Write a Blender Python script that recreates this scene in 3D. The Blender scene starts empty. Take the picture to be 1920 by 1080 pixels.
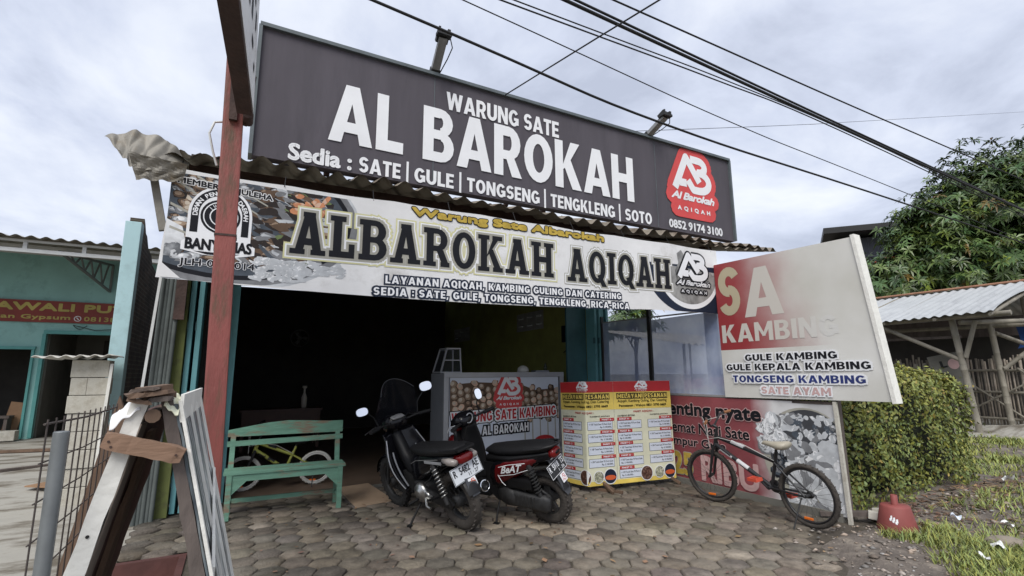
import bpy, bmesh, math, random
import numpy as np
from mathutils import Vector, Matrix, Euler
R_ = math.radians
random.seed(7); rng = np.random.default_rng(7)
SC = bpy.context.scene
COL = SC.collection

# ------------------------------------------------------------------ camera, sky, sun, exposure
cam = bpy.data.cameras.new("camera"); camo = bpy.data.objects.new("camera", cam); COL.objects.link(camo)
cam.sensor_width = 36.0; cam.lens = 36.0*935/1920; cam.clip_end = 2000; cam.clip_start = 0.05
_p, _y, _r = R_(9.77), R_(28.6), R_(-0.36)
_f = Vector((math.sin(_y)*math.cos(_p), math.cos(_y)*math.cos(_p), math.sin(_p)))
_rt = Vector((math.cos(_y), -math.sin(_y), 0)); _up = _rt.cross(_f)
_R = _rt*math.cos(_r)+_up*math.sin(_r); _U = -_rt*math.sin(_r)+_up*math.cos(_r)
camo.matrix_world = Matrix(((_R.x,_U.x,-_f.x,0),(_R.y,_U.y,-_f.y,0),(_R.z,_U.z,-_f.z,1.45),(0,0,0,1)))
SC.camera = camo
SC.view_settings.view_transform = 'Standard'; SC.view_settings.look = 'None'
SC.view_settings.exposure = 1.0; SC.view_settings.gamma = 1.0
try: SC.view_settings.use_curve_mapping = False
except Exception: pass

SUN_EL, SUN_AZ = R_(50), R_(220)     # azimuth clockwise from +Y; sun stands behind the camera, a little left
w = bpy.data.worlds.new("World"); SC.world = w; w.use_nodes = True
nt = w.node_tree; nt.nodes.clear()
N = lambda t, **k: _node(nt, t, **k)
def _node(tree, t, **k):
    n = tree.nodes.new(t)
    for a, b in k.items(): setattr(n, a, b)
    return n
sky = N('ShaderNodeTexSky', sky_type='NISHITA', sun_disc=False, sun_elevation=SUN_EL, sun_rotation=SUN_AZ)
sky.air_density = 1.0; sky.dust_density = 1.5
tc = N('ShaderNodeTexCoord')
sep = N('ShaderNodeSeparateXYZ'); nt.links.new(tc.outputs['Generated'], sep.inputs[0])
addz = N('ShaderNodeMath', operation='ADD'); nt.links.new(sep.outputs['Z'], addz.inputs[0]); addz.inputs[1].default_value = 0.22
mx = N('ShaderNodeMath', operation='MAXIMUM'); nt.links.new(addz.outputs[0], mx.inputs[0]); mx.inputs[1].default_value = 0.05
dx = N('ShaderNodeMath', operation='DIVIDE'); nt.links.new(sep.outputs['X'], dx.inputs[0]); nt.links.new(mx.outputs[0], dx.inputs[1])
dy = N('ShaderNodeMath', operation='DIVIDE'); nt.links.new(sep.outputs['Y'], dy.inputs[0]); nt.links.new(mx.outputs[0], dy.inputs[1])
cmb = N('ShaderNodeCombineXYZ'); nt.links.new(dx.outputs[0], cmb.inputs[0]); nt.links.new(dy.outputs[0], cmb.inputs[1])
n1 = N('ShaderNodeTexNoise'); n1.inputs['Scale'].default_value = 1.5; n1.inputs['Detail'].default_value = 8; n1.inputs['Roughness'].default_value = 0.58; n1.inputs['Distortion'].default_value = 0.35
nt.links.new(cmb.outputs[0], n1.inputs['Vector'])
cr = N('ShaderNodeValToRGB'); nt.links.new(n1.outputs['Fac'], cr.inputs[0])
e = cr.color_ramp.elements
e[0].position = 0.35; e[0].color = (0.385, 0.42, 0.515, 1)
e[1].position = 0.68; e[1].color = (0.70, 0.725, 0.78, 1)
m_ = cr.color_ramp.elements.new(0.46); m_.color = (0.50, 0.54, 0.645, 1)
m_ = cr.color_ramp.elements.new(0.56); m_.color = (0.60, 0.635, 0.715, 1)
bg1 = N('ShaderNodeBackground'); bg1.inputs['Strength'].default_value = 0.08; nt.links.new(sky.outputs[0], bg1.inputs['Color'])
bg2 = N('ShaderNodeBackground'); bg2.inputs['Strength'].default_value = 0.73; nt.links.new(cr.outputs[0], bg2.inputs['Color'])
mxs = N('ShaderNodeMixShader'); mxs.inputs[0].default_value = 0.93
nt.links.new(bg1.outputs[0], mxs.inputs[1]); nt.links.new(bg2.outputs[0], mxs.inputs[2])
wo = N('ShaderNodeOutputWorld'); nt.links.new(mxs.outputs[0], wo.inputs[0])
sl = bpy.data.lights.new("sun", 'SUN'); sl.energy = 1.5; sl.angle = R_(35); sl.color = (1.0, 0.965, 0.91)
so = bpy.data.objects.new("sun", sl); COL.objects.link(so)
_sd = Vector((math.sin(SUN_AZ)*math.cos(SUN_EL), math.cos(SUN_AZ)*math.cos(SUN_EL), math.sin(SUN_EL)))
so.rotation_euler = _sd.to_track_quat('Z', 'Y').to_euler()

# ------------------------------------------------------------------ materials
M = {}
def mat(name, c, rough=0.7, var=0.25, scale=6.0, bump=0.0, bscale=None, metal=0.0, stain=None, stain_scale=2.0, stain_lo=0.52, stain_hi=0.68, alpha=None, spec=0.5, attr=False, stretch=None, trans=0.0):
    m = bpy.data.materials.new(name); m.use_nodes = True; t = m.node_tree; b = t.nodes['Principled BSDF']
    L = t.links.new
    co = _node(t, 'ShaderNodeTexCoord'); vec = co.outputs['Object']
    if stretch:
        mp = _node(t, 'ShaderNodeMapping'); mp.inputs['Scale'].default_value = stretch; L(vec, mp.inputs['Vector']); vec = mp.outputs[0]
    nz = _node(t, 'ShaderNodeTexNoise'); nz.inputs['Scale'].default_value = scale; nz.inputs['Detail'].default_value = 6; nz.inputs['Roughness'].default_value = 0.62; L(vec, nz.inputs['Vector'])
    mr = _node(t, 'ShaderNodeMapRange'); mr.inputs['From Min'].default_value = 0.3; mr.inputs['From Max'].default_value = 0.7
    mr.inputs['To Min'].default_value = 1-var; mr.inputs['To Max'].default_value = 1+var; L(nz.outputs['Fac'], mr.inputs['Value'])
    mul = _node(t, 'ShaderNodeMix', data_type='RGBA', blend_type='MULTIPLY'); mul.inputs[0].default_value = 1.0
    base = mul.inputs[6]; base.default_value = (*c, 1)
    if attr:
        at = _node(t, 'ShaderNodeAttribute', attribute_name='Col'); m2 = _node(t, 'ShaderNodeMix', data_type='RGBA', blend_type='MULTIPLY'); m2.inputs[0].default_value = 1.0
        m2.inputs[6].default_value = (*c, 1); L(at.outputs['Color'], m2.inputs[7]); L(m2.outputs[2], base)
    L(mr.outputs[0], mul.inputs[7]); out = mul.outputs[2]
    if stain is not None:
        n2 = _node(t, 'ShaderNodeTexNoise'); n2.inputs['Scale'].default_value = stain_scale; n2.inputs['Detail'].default_value = 8; n2.inputs['Roughness'].default_value = 0.7; L(vec, n2.inputs['Vector'])
        r2 = _node(t, 'ShaderNodeMapRange'); r2.inputs['From Min'].default_value = stain_lo; r2.inputs['From Max'].default_value = stain_hi; L(n2.outputs['Fac'], r2.inputs['Value'])
        mm = _node(t, 'ShaderNodeMix', data_type='RGBA'); L(r2.outputs[0], mm.inputs[0]); L(out, mm.inputs[6]); mm.inputs[7].default_value = (*stain, 1); out = mm.outputs[2]
    L(out, b.inputs['Base Color'])
    b.inputs['Roughness'].default_value = rough; b.inputs['Metallic'].default_value = metal
    b.inputs['Specular IOR Level'].default_value = spec
    if alpha is not None: b.inputs['Alpha'].default_value = alpha
    if trans: b.inputs['Transmission Weight'].default_value = trans
    if bump:
        n3 = _node(t, 'ShaderNodeTexNoise'); n3.inputs['Scale'].default_value = bscale or scale*4; n3.inputs['Detail'].default_value = 5; L(vec, n3.inputs['Vector'])
        bp = _node(t, 'ShaderNodeBump'); bp.inputs['Strength'].default_value = bump; bp.inputs['Distance'].default_value = 0.02; L(n3.outputs['Fac'], bp.inputs['Height']); L(bp.outputs[0], b.inputs['Normal'])
    M[name] = m; return m

mat('sign_grey', (0.094,0.086,0.100), 0.7, 0.12, 1.5, 0.30, 1.3, stain=(0.074,0.069,0.080), stain_scale=2.2, stain_lo=.50, stain_hi=.8, stretch=(2.2,1,.35), spec=0.15)
for nm_,c_ in (('pic_dark',(.035,.028,.026)),('pic_brown',(.13,.085,.058)),('pic_tan',(.33,.24,.17)),('pic_pale',(.56,.49,.40)),('pic_grey',(.20,.205,.215)),('pic_light',(.50,.52,.54)),('pic_white',(.74,.75,.76)),('pic_orange',(.58,.25,.13)),('pic_peach',(.66,.45,.33)),('pic_green',(.16,.21,.09)),('pic_slate',(.075,.09,.11))): mat(nm_,c_,.6,.22,9,spec=.15)
mat('sign_edge', (0.10,0.12,0.13), 0.6, 0.2)
mat('print_white', (0.80,0.81,0.83), 0.6, 0.04, 3, spec=0.15)
mat('banner_white', (0.74,0.74,0.74), 0.55, 0.10, 1.6, 0.5, 2.6, stain=(0.44,0.42,0.39), stain_scale=1.4, stain_lo=.56, stain_hi=.8, spec=0.15)
mat('print_black', (0.013,0.014,0.018), 0.55, 0.2, 2, spec=0.15)
mat('print_navy', (0.018,0.026,0.048), 0.55, 0.3, 2, spec=0.15)
mat('halo_yellow', (0.62,0.60,0.33), 0.6, 0.15, 3)
mat('halo_grey', (0.36,0.35,0.30), 0.6, 0.15, 3)
mat('text_gold', (0.50,0.36,0.07), 0.6, 0.25, 9, spec=0.15)
mat('logo_red', (0.62,0.085,0.085), 0.55, 0.1, 3, spec=0.15)
mat('poster_red', (0.46,0.022,0.026), 0.45, 0.12, 3, 0.2, 4)
mat('poster_yellow', (0.74,0.56,0.12), 0.5, 0.25, 2.5, 0.2, 4)
mat('poster_cream', (0.70,0.70,0.53), 0.5, 0.10, 3, 0.35, 3)
mat('poster_white', (0.64,0.69,0.78), 0.5, 0.05, 3)
mat('text_blue', (0.02,0.035,0.16), 0.6, 0.2, 3)
mat('text_faded_red', (0.56,0.37,0.36), 0.6, 0.15, 5)
mat('rust_red', (0.225,0.062,0.052), 0.62, 0.22, 3, 0.2, 30, stain=(0.10,0.062,0.036), stain_scale=2.6, stain_lo=.50, stain_hi=.66, stretch=(3,3,.7))
mat('dark_rust', (0.055,0.030,0.024), 0.75, 0.4, 6, 0.3, 30)
mat('teal', (0.13,0.33,0.36), 0.6, 0.12, 3, stain=(0.07,0.13,0.13), stain_scale=5, stain_lo=.6, stain_hi=.8)
mat('teal_dark', (0.05,0.135,0.15), 0.6, 0.2, 3)
mat('green_wall', (0.13,0.15,0.045), 0.85, 0.2, 2, 0.2, stain=(0.07,0.07,0.035), stain_scale=2.2)
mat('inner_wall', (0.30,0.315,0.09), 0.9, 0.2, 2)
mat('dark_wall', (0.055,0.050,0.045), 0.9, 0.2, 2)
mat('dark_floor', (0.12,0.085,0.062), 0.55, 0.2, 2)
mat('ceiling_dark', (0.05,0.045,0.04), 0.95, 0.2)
mat('zinc_old', (0.27,0.235,0.19), 0.6, 0.3, 4, 0.2, 20, metal=0.25, stain=(0.12,0.085,0.056), stain_scale=2.5)
mat('zinc_tan', (0.235,0.22,0.19), 0.6, 0.2, 4, 0.2, 20, metal=0.2, stain=(0.17,0.135,0.09), stain_scale=3)
mat('zinc_white', (0.45,0.465,0.47), 0.5, 0.08, 2, metal=0.15, stain=(0.36,0.37,0.38), stain_scale=1.2, stretch=(1,3,1))
mat('asbestos', (0.62,0.60,0.55), 0.8, 0.12, 6)
mat('asbestos_grey', (0.10,0.115,0.11), 0.85, 0.25, 4)
mat('paver', (0.145,0.122,0.095), 0.9, 0.38, 11, 0.6, 50, attr=True, stain=(0.215,0.19,0.155), stain_scale=1.7, stain_lo=.50, stain_hi=.78)
mat('sand_joint', (0.070,0.058,0.044), 0.95, 0.3, 20)
mat('step_red', (0.085,0.032,0.027), 0.8, 0.25, 5, 0.2)
mat('concrete', (0.36,0.345,0.305), 0.9, 0.14, 1.5, 0.25, 20, stain=(0.13,0.112,0.085), stain_scale=1.5, stain_lo=.48, stain_hi=.62, stretch=(.5,1.6,1))
mat('dirt', (0.14,0.118,0.10), 0.95, 0.40, 5, 0.8, 40, stain=(0.26,0.225,0.18), stain_scale=5, stain_lo=.53, stain_hi=.72)
mat('ground', (0.15,0.125,0.09), 0.95, 0.3, 0.8, 0.3, 8, stain=(0.09,0.11,0.035), stain_scale=.35)
mat('gravel', (0.21,0.18,0.155), 0.9, 0.35, 30, attr=True)
mat('aqua', (0.29,0.53,0.50), 0.8, 0.12, 1.2, 0.05, stain=(0.12,0.24,0.22), stain_scale=1.3, stain_lo=.52, stain_hi=.78)
mat('aqua_pale', (0.40,0.58,0.61), 0.8, 0.08, 1.2, stain=(0.25,0.36,0.37), stain_scale=1.8, stain_lo=.5, stain_hi=.75)
mat('door_trim', (0.10,0.33,0.31), 0.6, 0.1)
mat('brick_mortar', (0.10,0.088,0.07), 0.95, 0.3, 10, 0.6, 30)
mat('white_steel', (0.60,0.61,0.60), 0.5, 0.08)
mat('truss_grey', (0.14,0.16,0.15), 0.6, 0.1)
mat('shop_sign_red', (0.23,0.035,0.025), 0.6, 0.2, 1.5)
mat('shop_sign_yellow', (0.46,0.38,0.10), 0.6, 0.2, 1.5)
mat('block', (0.50,0.48,0.42), 0.9, 0.12, 5, 0.2, 40, stain=(0.36,0.33,0.27), stain_scale=3)
mat('cardboard', (0.27,0.16,0.09), 0.85, 0.15, 4)
mat('wood_white', (0.76,0.75,0.70), 0.75, 0.08, 6, 0.25, 24, stain=(0.45,0.42,0.36), stain_scale=4, stain_lo=.62, stain_hi=.85)
mat('wood_brown', (0.13,0.082,0.054), 0.8, 0.3, 8, 0.35, 30, stretch=(1,1,.25))
mat('wood_raw', (0.205,0.125,0.082), 0.8, 0.2, 8, 0.35, 30, stretch=(.3,1,1))
mat('wood_grey', (0.105,0.085,0.075), 0.85, 0.3, 8, 0.4, 30, stretch=(1,1,.25))
mat('wood_side', (0.20,0.165,0.135), 0.85, 0.25, 8, 0.3, 30, stretch=(1,1,.25))
mat('panel_red', (0.070,0.030,0.024), 0.8, 0.25, 3)
mat('fabric_white', (0.72,0.72,0.72), 0.8, 0.06, 6, 0.3)
mat('cloth_brown', (0.105,0.080,0.066), 0.9, 0.3, 14, 0.4, 40)
mat('pipe_grey', (0.20,0.215,0.22), 0.5, 0.2, 6, metal=0.4, stain=(0.20,0.12,0.07), stain_scale=4, stain_lo=.6, stain_hi=.75)
mat('mesh_iron', (0.062,0.050,0.045), 0.8, 0.3, 10)
mat('bench_green', (0.125,0.26,0.19), 0.75, 0.2, 6, 0.25, 30, stain=(0.20,0.145,0.10), stain_scale=3.5, stain_lo=.54, stain_hi=.63, stretch=(.6,3,3))
mat('plywood', (0.40,0.29,0.20), 0.7, 0.12, 4)
mat('mat_black', (0.02,0.02,0.02), 0.95, 0.3, 40)
mat('alu', (0.36,0.37,0.39), 0.4, 0.06, metal=0.3)
mat('alu_side', (0.26,0.275,0.30), 0.5, 0.06, metal=0.2)
mat('glass_dark', (0.05,0.06,0.07), 0.08, 0.05, alpha=0.45)
mat('black_gloss', (0.006,0.006,0.008), 0.16, 0.1, spec=0.3)
mat('black_satin', (0.010,0.010,0.011), 0.45, 0.2, spec=0.3)
mat('seat_black', (0.009,0.009,0.010), 0.6, 0.2, 30, 0.2, 90, spec=0.25)
mat('tyre', (0.022,0.021,0.020), 0.85, 0.3, 20, 0.4, 60)
mat('tyre_dusty', (0.05,0.043,0.037), 0.9, 0.3, 20, 0.4, 60)
mat('engine', (0.045,0.045,0.046), 0.6, 0.3, 20, metal=0.5)
mat('metal_bright', (0.45,0.45,0.44), 0.3, 0.15, 20, metal=0.9)
mat('chrome', (0.75,0.76,0.78), 0.08, 0.02, metal=1.0)
mat('mirror', (0.92,0.93,0.95), 0.03, 0.01, metal=1.0)
mat('red_gloss', (0.10,0.005,0.007), 0.22, 0.15, 4)
mat('tail_red', (0.15,0.006,0.007), 0.15, 0.1)
mat('lens_clear', (0.30,0.27,0.25), 0.15, 0.1)
mat('smoke', (0.02,0.022,0.03), 0.06, 0.02, alpha=0.38)
mat('plate_white', (0.64,0.67,0.70), 0.5, 0.06, 20)
mat('plate_black', (0.020,0.022,0.024), 0.5, 0.1)
mat('mudflap', (0.05,0.053,0.06), 0.5, 0.1)
mat('sticker_orange', (0.62,0.11,0.03), 0.6, 0.1)
mat('sticker_pink', (0.62,0.30,0.30), 0.6, 0.1)
mat('bike_frame', (0.018,0.018,0.020), 0.35, 0.2)
mat('bike_white', (0.55,0.55,0.56), 0.4, 0.1)
mat('saddle_tan', (0.40,0.365,0.29), 0.5, 0.1)
mat('grip_brown', (0.24,0.105,0.045), 0.7, 0.1)
mat('reflector', (0.72,0.16,0.015), 0.35, 0.1)
mat('pedal_red', (0.55,0.075,0.04), 0.5, 0.1)
mat('rim_red', (0.13,0.030,0.028), 0.5, 0.3)
mat('lime', (0.36,0.39,0.09), 0.4, 0.1)
mat('wall_white', (0.55,0.55,0.52), 0.6, 0.1)
mat('red_base', (0.245,0.062,0.055), 0.65, 0.16, 4, 0.1, stain=(0.16,0.05,0.04), stain_scale=5)
mat('cable_black', (0.010,0.010,0.011), 0.7, 0.1)
mat('lamp_body', (0.24,0.24,0.24), 0.5, 0.2, metal=0.2)
mat('lamp_black', (0.012,0.012,0.012), 0.6, 0.2)
mat('bamboo', (0.235,0.215,0.175), 0.7, 0.22, 5, 0.1, stain=(0.15,0.135,0.10), stain_scale=3.5, stretch=(1,1,.4))
mat('bamboo_grey', (0.33,0.29,0.245), 0.8, 0.3, 6, attr=True)
mat('tarp_blue', (0.02,0.065,0.22), 0.5, 0.2, 2, 0.4, 3)
mat('bark', (0.075,0.055,0.042), 0.95, 0.3, 8, 0.8, 16)
mat('leaf_mango', (0.062,0.105,0.034), 0.38, 0.2, 2.0, attr=True, spec=0.5)
mat('leaf_hedge', (0.172,0.215,0.066), 0.5, 0.15, 1.5, attr=True, spec=0.4)
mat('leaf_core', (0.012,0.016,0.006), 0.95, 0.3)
mat('grass', (0.215,0.285,0.10), 0.7, 0.2, 2, attr=True, spec=0.2)
mat('clad_dark', (0.10,0.105,0.13), 0.6, 0.1)
mat('neon_red', (0.60,0.045,0.03), 0.5, 0.05)
mat('terracotta', (0.30,0.15,0.09), 0.8, 0.2)
mat('litter', (0.74,0.75,0.74), 0.6, 0.08)
mat('stone', (0.24,0.205,0.165), 0.9, 0.2, 8, 0.3)
mat('dead_leaf', (0.13,0.085,0.055), 0.9, 0.3, attr=True)
mat('table_brown', (0.085,0.032,0.018), 0.45, 0.2)
mat('bright_bottle', (0.85,0.80,0.70), 0.3, 0.05)
mat('block_vent', (0.35,0.36,0.34), 0.9, 0.1)
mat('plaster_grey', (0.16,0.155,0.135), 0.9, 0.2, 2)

def node_mat(name):
    m = bpy.data.materials.new(name); m.use_nodes = True; M[name] = m
    return m, m.node_tree, m.node_tree.nodes['Principled BSDF']

def food_mat(name, stops, scale=14, noise=2.2, rough=0.55, distort=0.35, gap=.28, fine=.3):
    """printed picture of food: lumps of several colours with dark gaps between"""
    m, t, b = node_mat(name); L = t.links.new
    co = _node(t, 'ShaderNodeTexCoord')
    nz = _node(t, 'ShaderNodeTexNoise'); nz.inputs['Scale'].default_value = scale*.55; nz.inputs['Detail'].default_value = 5
    L(co.outputs['Object'], nz.inputs['Vector'])
    mixv = _node(t, 'ShaderNodeMix', data_type='VECTOR'); mixv.inputs[0].default_value = distort*.35
    L(co.outputs['Object'], mixv.inputs[4]); L(nz.outputs['Color'], mixv.inputs[5])
    v = _node(t, 'ShaderNodeTexVoronoi'); v.inputs['Scale'].default_value = scale; L(mixv.outputs[1], v.inputs['Vector'])
    v2 = _node(t, 'ShaderNodeTexVoronoi', feature='DISTANCE_TO_EDGE'); v2.inputs['Scale'].default_value = scale; L(mixv.outputs[1], v2.inputs['Vector'])
    sp = _node(t, 'ShaderNodeSeparateColor'); L(v.outputs['Color'], sp.inputs[0])
    big = _node(t, 'ShaderNodeTexNoise'); big.inputs['Scale'].default_value = noise; L(co.outputs['Object'], big.inputs['Vector'])
    fin = _node(t, 'ShaderNodeTexNoise'); fin.inputs['Scale'].default_value = scale*3; fin.inputs['Detail'].default_value = 6; L(co.outputs['Object'], fin.inputs['Vector'])
    a = _node(t, 'ShaderNodeMix', data_type='FLOAT'); a.inputs[0].default_value = .45; L(sp.outputs[0], a.inputs[2]); L(big.outputs['Fac'], a.inputs[3])
    a2 = _node(t, 'ShaderNodeMix', data_type='FLOAT'); a2.inputs[0].default_value = fine; L(a.outputs[0], a2.inputs[2]); L(fin.outputs['Fac'], a2.inputs[3])
    rp = _node(t, 'ShaderNodeValToRGB'); L(a2.outputs[0], rp.inputs[0]); el = rp.color_ramp.elements
    el[0].position = stops[0][0]; el[0].color = (*stops[0][1], 1); el[1].position = stops[-1][0]; el[1].color = (*stops[-1][1], 1)
    for p_, c_ in stops[1:-1]: q = el.new(p_); q.color = (*c_, 1)
    mr = _node(t, 'ShaderNodeMapRange'); mr.inputs['From Max'].default_value = .22; mr.inputs['To Min'].default_value = gap; L(v2.outputs['Distance'], mr.inputs['Value'])
    mu = _node(t, 'ShaderNodeMix', data_type='RGBA', blend_type='MULTIPLY'); mu.inputs[0].default_value = 1; L(rp.outputs[0], mu.inputs[6]); L(mr.outputs[0], mu.inputs[7])
    L(mu.outputs[2], b.inputs['Base Color']); b.inputs['Roughness'].default_value = rough
    return m
food_mat('food_meat', [(.28,(.012,.012,.014)),(.40,(.05,.042,.038)),(.48,(.16,.125,.10)),(.54,(.36,.33,.30)),(.66,(.66,.67,.69))], 4.5, 3.0, distort=1.5, gap=.6, fine=.35)
food_mat('food_rice', [(.2,(.42,.44,.46)),(.5,(.66,.69,.71)),(.8,(.78,.80,.80))], 26, distort=1.0, gap=.93, fine=.5)
food_mat('food_salad', [(.25,(.42,.16,.08)),(.5,(.60,.30,.18)),(.75,(.62,.50,.36))], 11, gap=.75)
food_mat('food_sate', [(.22,(.03,.012,.008)),(.38,(.14,.05,.022)),(.48,(.34,.16,.07)),(.60,(.52,.36,.20)),(.76,(.68,.62,.52))], 10, distort=.9, gap=.45, fine=.35)
food_mat('food_grey', [(.26,(.03,.032,.036)),(.37,(.16,.17,.185)),(.46,(.46,.48,.50)),(.60,(.72,.74,.76))], 4.5, 3.0, distort=1.8, gap=.75, fine=.45)
food_mat('food_dark', [(.2,(.03,.012,.01)),(.5,(.12,.045,.03)),(.8,(.32,.20,.16))], 40)
food_mat('food_eggs', [(.2,(.25,.27,.16)),(.5,(.56,.56,.42)),(.8,(.72,.72,.62))], 30)
food_mat('food_steam', [(.25,(.10,.10,.10)),(.5,(.36,.36,.35)),(.75,(.60,.60,.59))], 3.5, distort=2.2, gap=.95, fine=.4)

def grad_sign_mat():
    """sun-bleached billboard: red ink left on the far half only, faded to grey-white"""
    m, t, b = node_mat('billboard_ink'); L = t.links.new
    co = _node(t, 'ShaderNodeTexCoord'); sp = _node(t, 'ShaderNodeSeparateXYZ'); L(co.outputs['Object'], sp.inputs[0])
    nz = _node(t, 'ShaderNodeTexNoise'); nz.inputs['Scale'].default_value = 2.2; nz.inputs['Detail'].default_value = 5; L(co.outputs['Object'], nz.inputs['Vector'])
    # u + noise -> fade
    ad = _node(t, 'ShaderNodeMath', operation='MULTIPLY_ADD'); L(nz.outputs['Fac'], ad.inputs[0]); ad.inputs[1].default_value = .55; L(sp.outputs['X'], ad.inputs[2])
    sl_ = _node(t, 'ShaderNodeMath', operation='MULTIPLY_ADD'); L(sp.outputs['Z'], sl_.inputs[0]); sl_.inputs[1].default_value = 0.22; L(ad.outputs[0], sl_.inputs[2])
    fr = _node(t, 'ShaderNodeMapRange', interpolation_type='SMOOTHSTEP'); fr.inputs['From Min'].default_value = .74; fr.inputs['From Max'].default_value = 1.85; L(sl_.outputs[0], fr.inputs['Value'])
    gt = _node(t, 'ShaderNodeMath', operation='GREATER_THAN'); L(sp.outputs['Z'], gt.inputs[0]); gt.inputs[1].default_value = 0.575
    inv = _node(t, 'ShaderNodeMath', operation='SUBTRACT'); inv.inputs[0].default_value = 1; L(fr.outputs[0], inv.inputs[1])
    fac = _node(t, 'ShaderNodeMath', operation='MULTIPLY'); L(inv.outputs[0], fac.inputs[0]); L(gt.outputs[0], fac.inputs[1])
    n2 = _node(t, 'ShaderNodeTexNoise'); n2.inputs['Scale'].default_value = 1.3; n2.inputs['Detail'].default_value = 7; L(co.outputs['Object'], n2.inputs['Vector'])
    rp = _node(t, 'ShaderNodeValToRGB'); L(n2.outputs['Fac'], rp.inputs[0]); el = rp.color_ramp.elements
    el[0].position = .3; el[0].color = (.56,.55,.50,1); el[1].position = .62; el[1].color = (.68,.675,.645,1)
    mx_ = _node(t, 'ShaderNodeMix', data_type='RGBA'); L(fac.outputs[0], mx_.inputs[0]); L(rp.outputs[0], mx_.inputs[6]); mx_.inputs[7].default_value = (.30,.036,.040,1)
    L(mx_.outputs[2], b.inputs['Base Color']); b.inputs['Roughness'].default_value = .55
    bp = _node(t, 'ShaderNodeBump'); bp.inputs['Strength'].default_value = .25; bp.inputs['Distance'].default_value = .02; L(n2.outputs['Fac'], bp.inputs['Height']); L(bp.outputs[0], b.inputs['Normal'])
grad_sign_mat()
def fade_text_mat(name, c, u0, u1):
    m, t, b = node_mat(name); L = t.links.new
    co = _node(t, 'ShaderNodeTexCoord'); sp = _node(t, 'ShaderNodeSeparateXYZ'); L(co.outputs['Object'], sp.inputs[0])
    nz = _node(t, 'ShaderNodeTexNoise'); nz.inputs['Scale'].default_value = 7; nz.inputs['Detail'].default_value = 5; L(co.outputs['Object'], nz.inputs['Vector'])
    ad = _node(t, 'ShaderNodeMath', operation='MULTIPLY_ADD'); L(nz.outputs['Fac'], ad.inputs[0]); ad.inputs[1].default_value = .25; L(sp.outputs['X'], ad.inputs[2])
    fr = _node(t, 'ShaderNodeMapRange'); fr.inputs['From Min'].default_value = u0; fr.inputs['From Max'].default_value = u1; L(ad.outputs[0], fr.inputs['Value'])
    mx_ = _node(t, 'ShaderNodeMix', data_type='RGBA'); L(fr.outputs[0], mx_.inputs[0]); mx_.inputs[6].default_value = (*c,1); mx_.inputs[7].default_value = (.63,.625,.60,1)
    L(mx_.outputs[2], b.inputs['Base Color']); b.inputs['Roughness'].default_value = .6
fade_text_mat('ink_s', (.47,.41,.28), .9, 1.5)
fade_text_mat('ink_a', (.58,.55,.50), 1.0, 1.5)
def two_tone(name, ca, cb, u0, u1, scale=2.5, bump=.4):
    m, t, b = node_mat(name); L = t.links.new
    co = _node(t, 'ShaderNodeTexCoord'); sp = _node(t, 'ShaderNodeSeparateXYZ'); L(co.outputs['Object'], sp.inputs[0])
    nz = _node(t, 'ShaderNodeTexNoise'); nz.inputs['Scale'].default_value = scale; nz.inputs['Detail'].default_value = 6; L(co.outputs['Object'], nz.inputs['Vector'])
    ad = _node(t, 'ShaderNodeMath', operation='MULTIPLY_ADD'); L(nz.outputs['Fac'], ad.inputs[0]); ad.inputs[1].default_value = .3; L(sp.outputs['X'], ad.inputs[2])
    fr = _node(t, 'ShaderNodeMapRange'); fr.inputs['From Min'].default_value = u0; fr.inputs['From Max'].default_value = u1; L(ad.outputs[0], fr.inputs['Value'])
    mx_ = _node(t, 'ShaderNodeMix', data_type='RGBA'); L(fr.outputs[0], mx_.inputs[0]); mx_.inputs[6].default_value = (*ca,1); mx_.inputs[7].default_value = (*cb,1)
    mr = _node(t, 'ShaderNodeMapRange'); mr.inputs['From Min'].default_value=.3; mr.inputs['From Max'].default_value=.7; mr.inputs['To Min'].default_value=.72; mr.inputs['To Max'].default_value=1.2; L(nz.outputs['Fac'], mr.inputs['Value'])
    mu = _node(t, 'ShaderNodeMix', data_type='RGBA', blend_type='MULTIPLY'); mu.inputs[0].default_value=1; L(mx_.outputs[2], mu.inputs[6]); L(mr.outputs[0], mu.inputs[7])
    L(mu.outputs[2], b.inputs['Base Color']); b.inputs['Roughness'].default_value = .6
    bp = _node(t, 'ShaderNodeBump'); bp.inputs['Strength'].default_value = bump; bp.inputs['Distance'].default_value = .03; L(nz.outputs['Fac'], bp.inputs['Height']); L(bp.outputs[0], b.inputs['Normal'])
two_tone('lower_banner', (.255,.062,.072), (.60,.60,.60), 1.55, 1.85)
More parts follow.
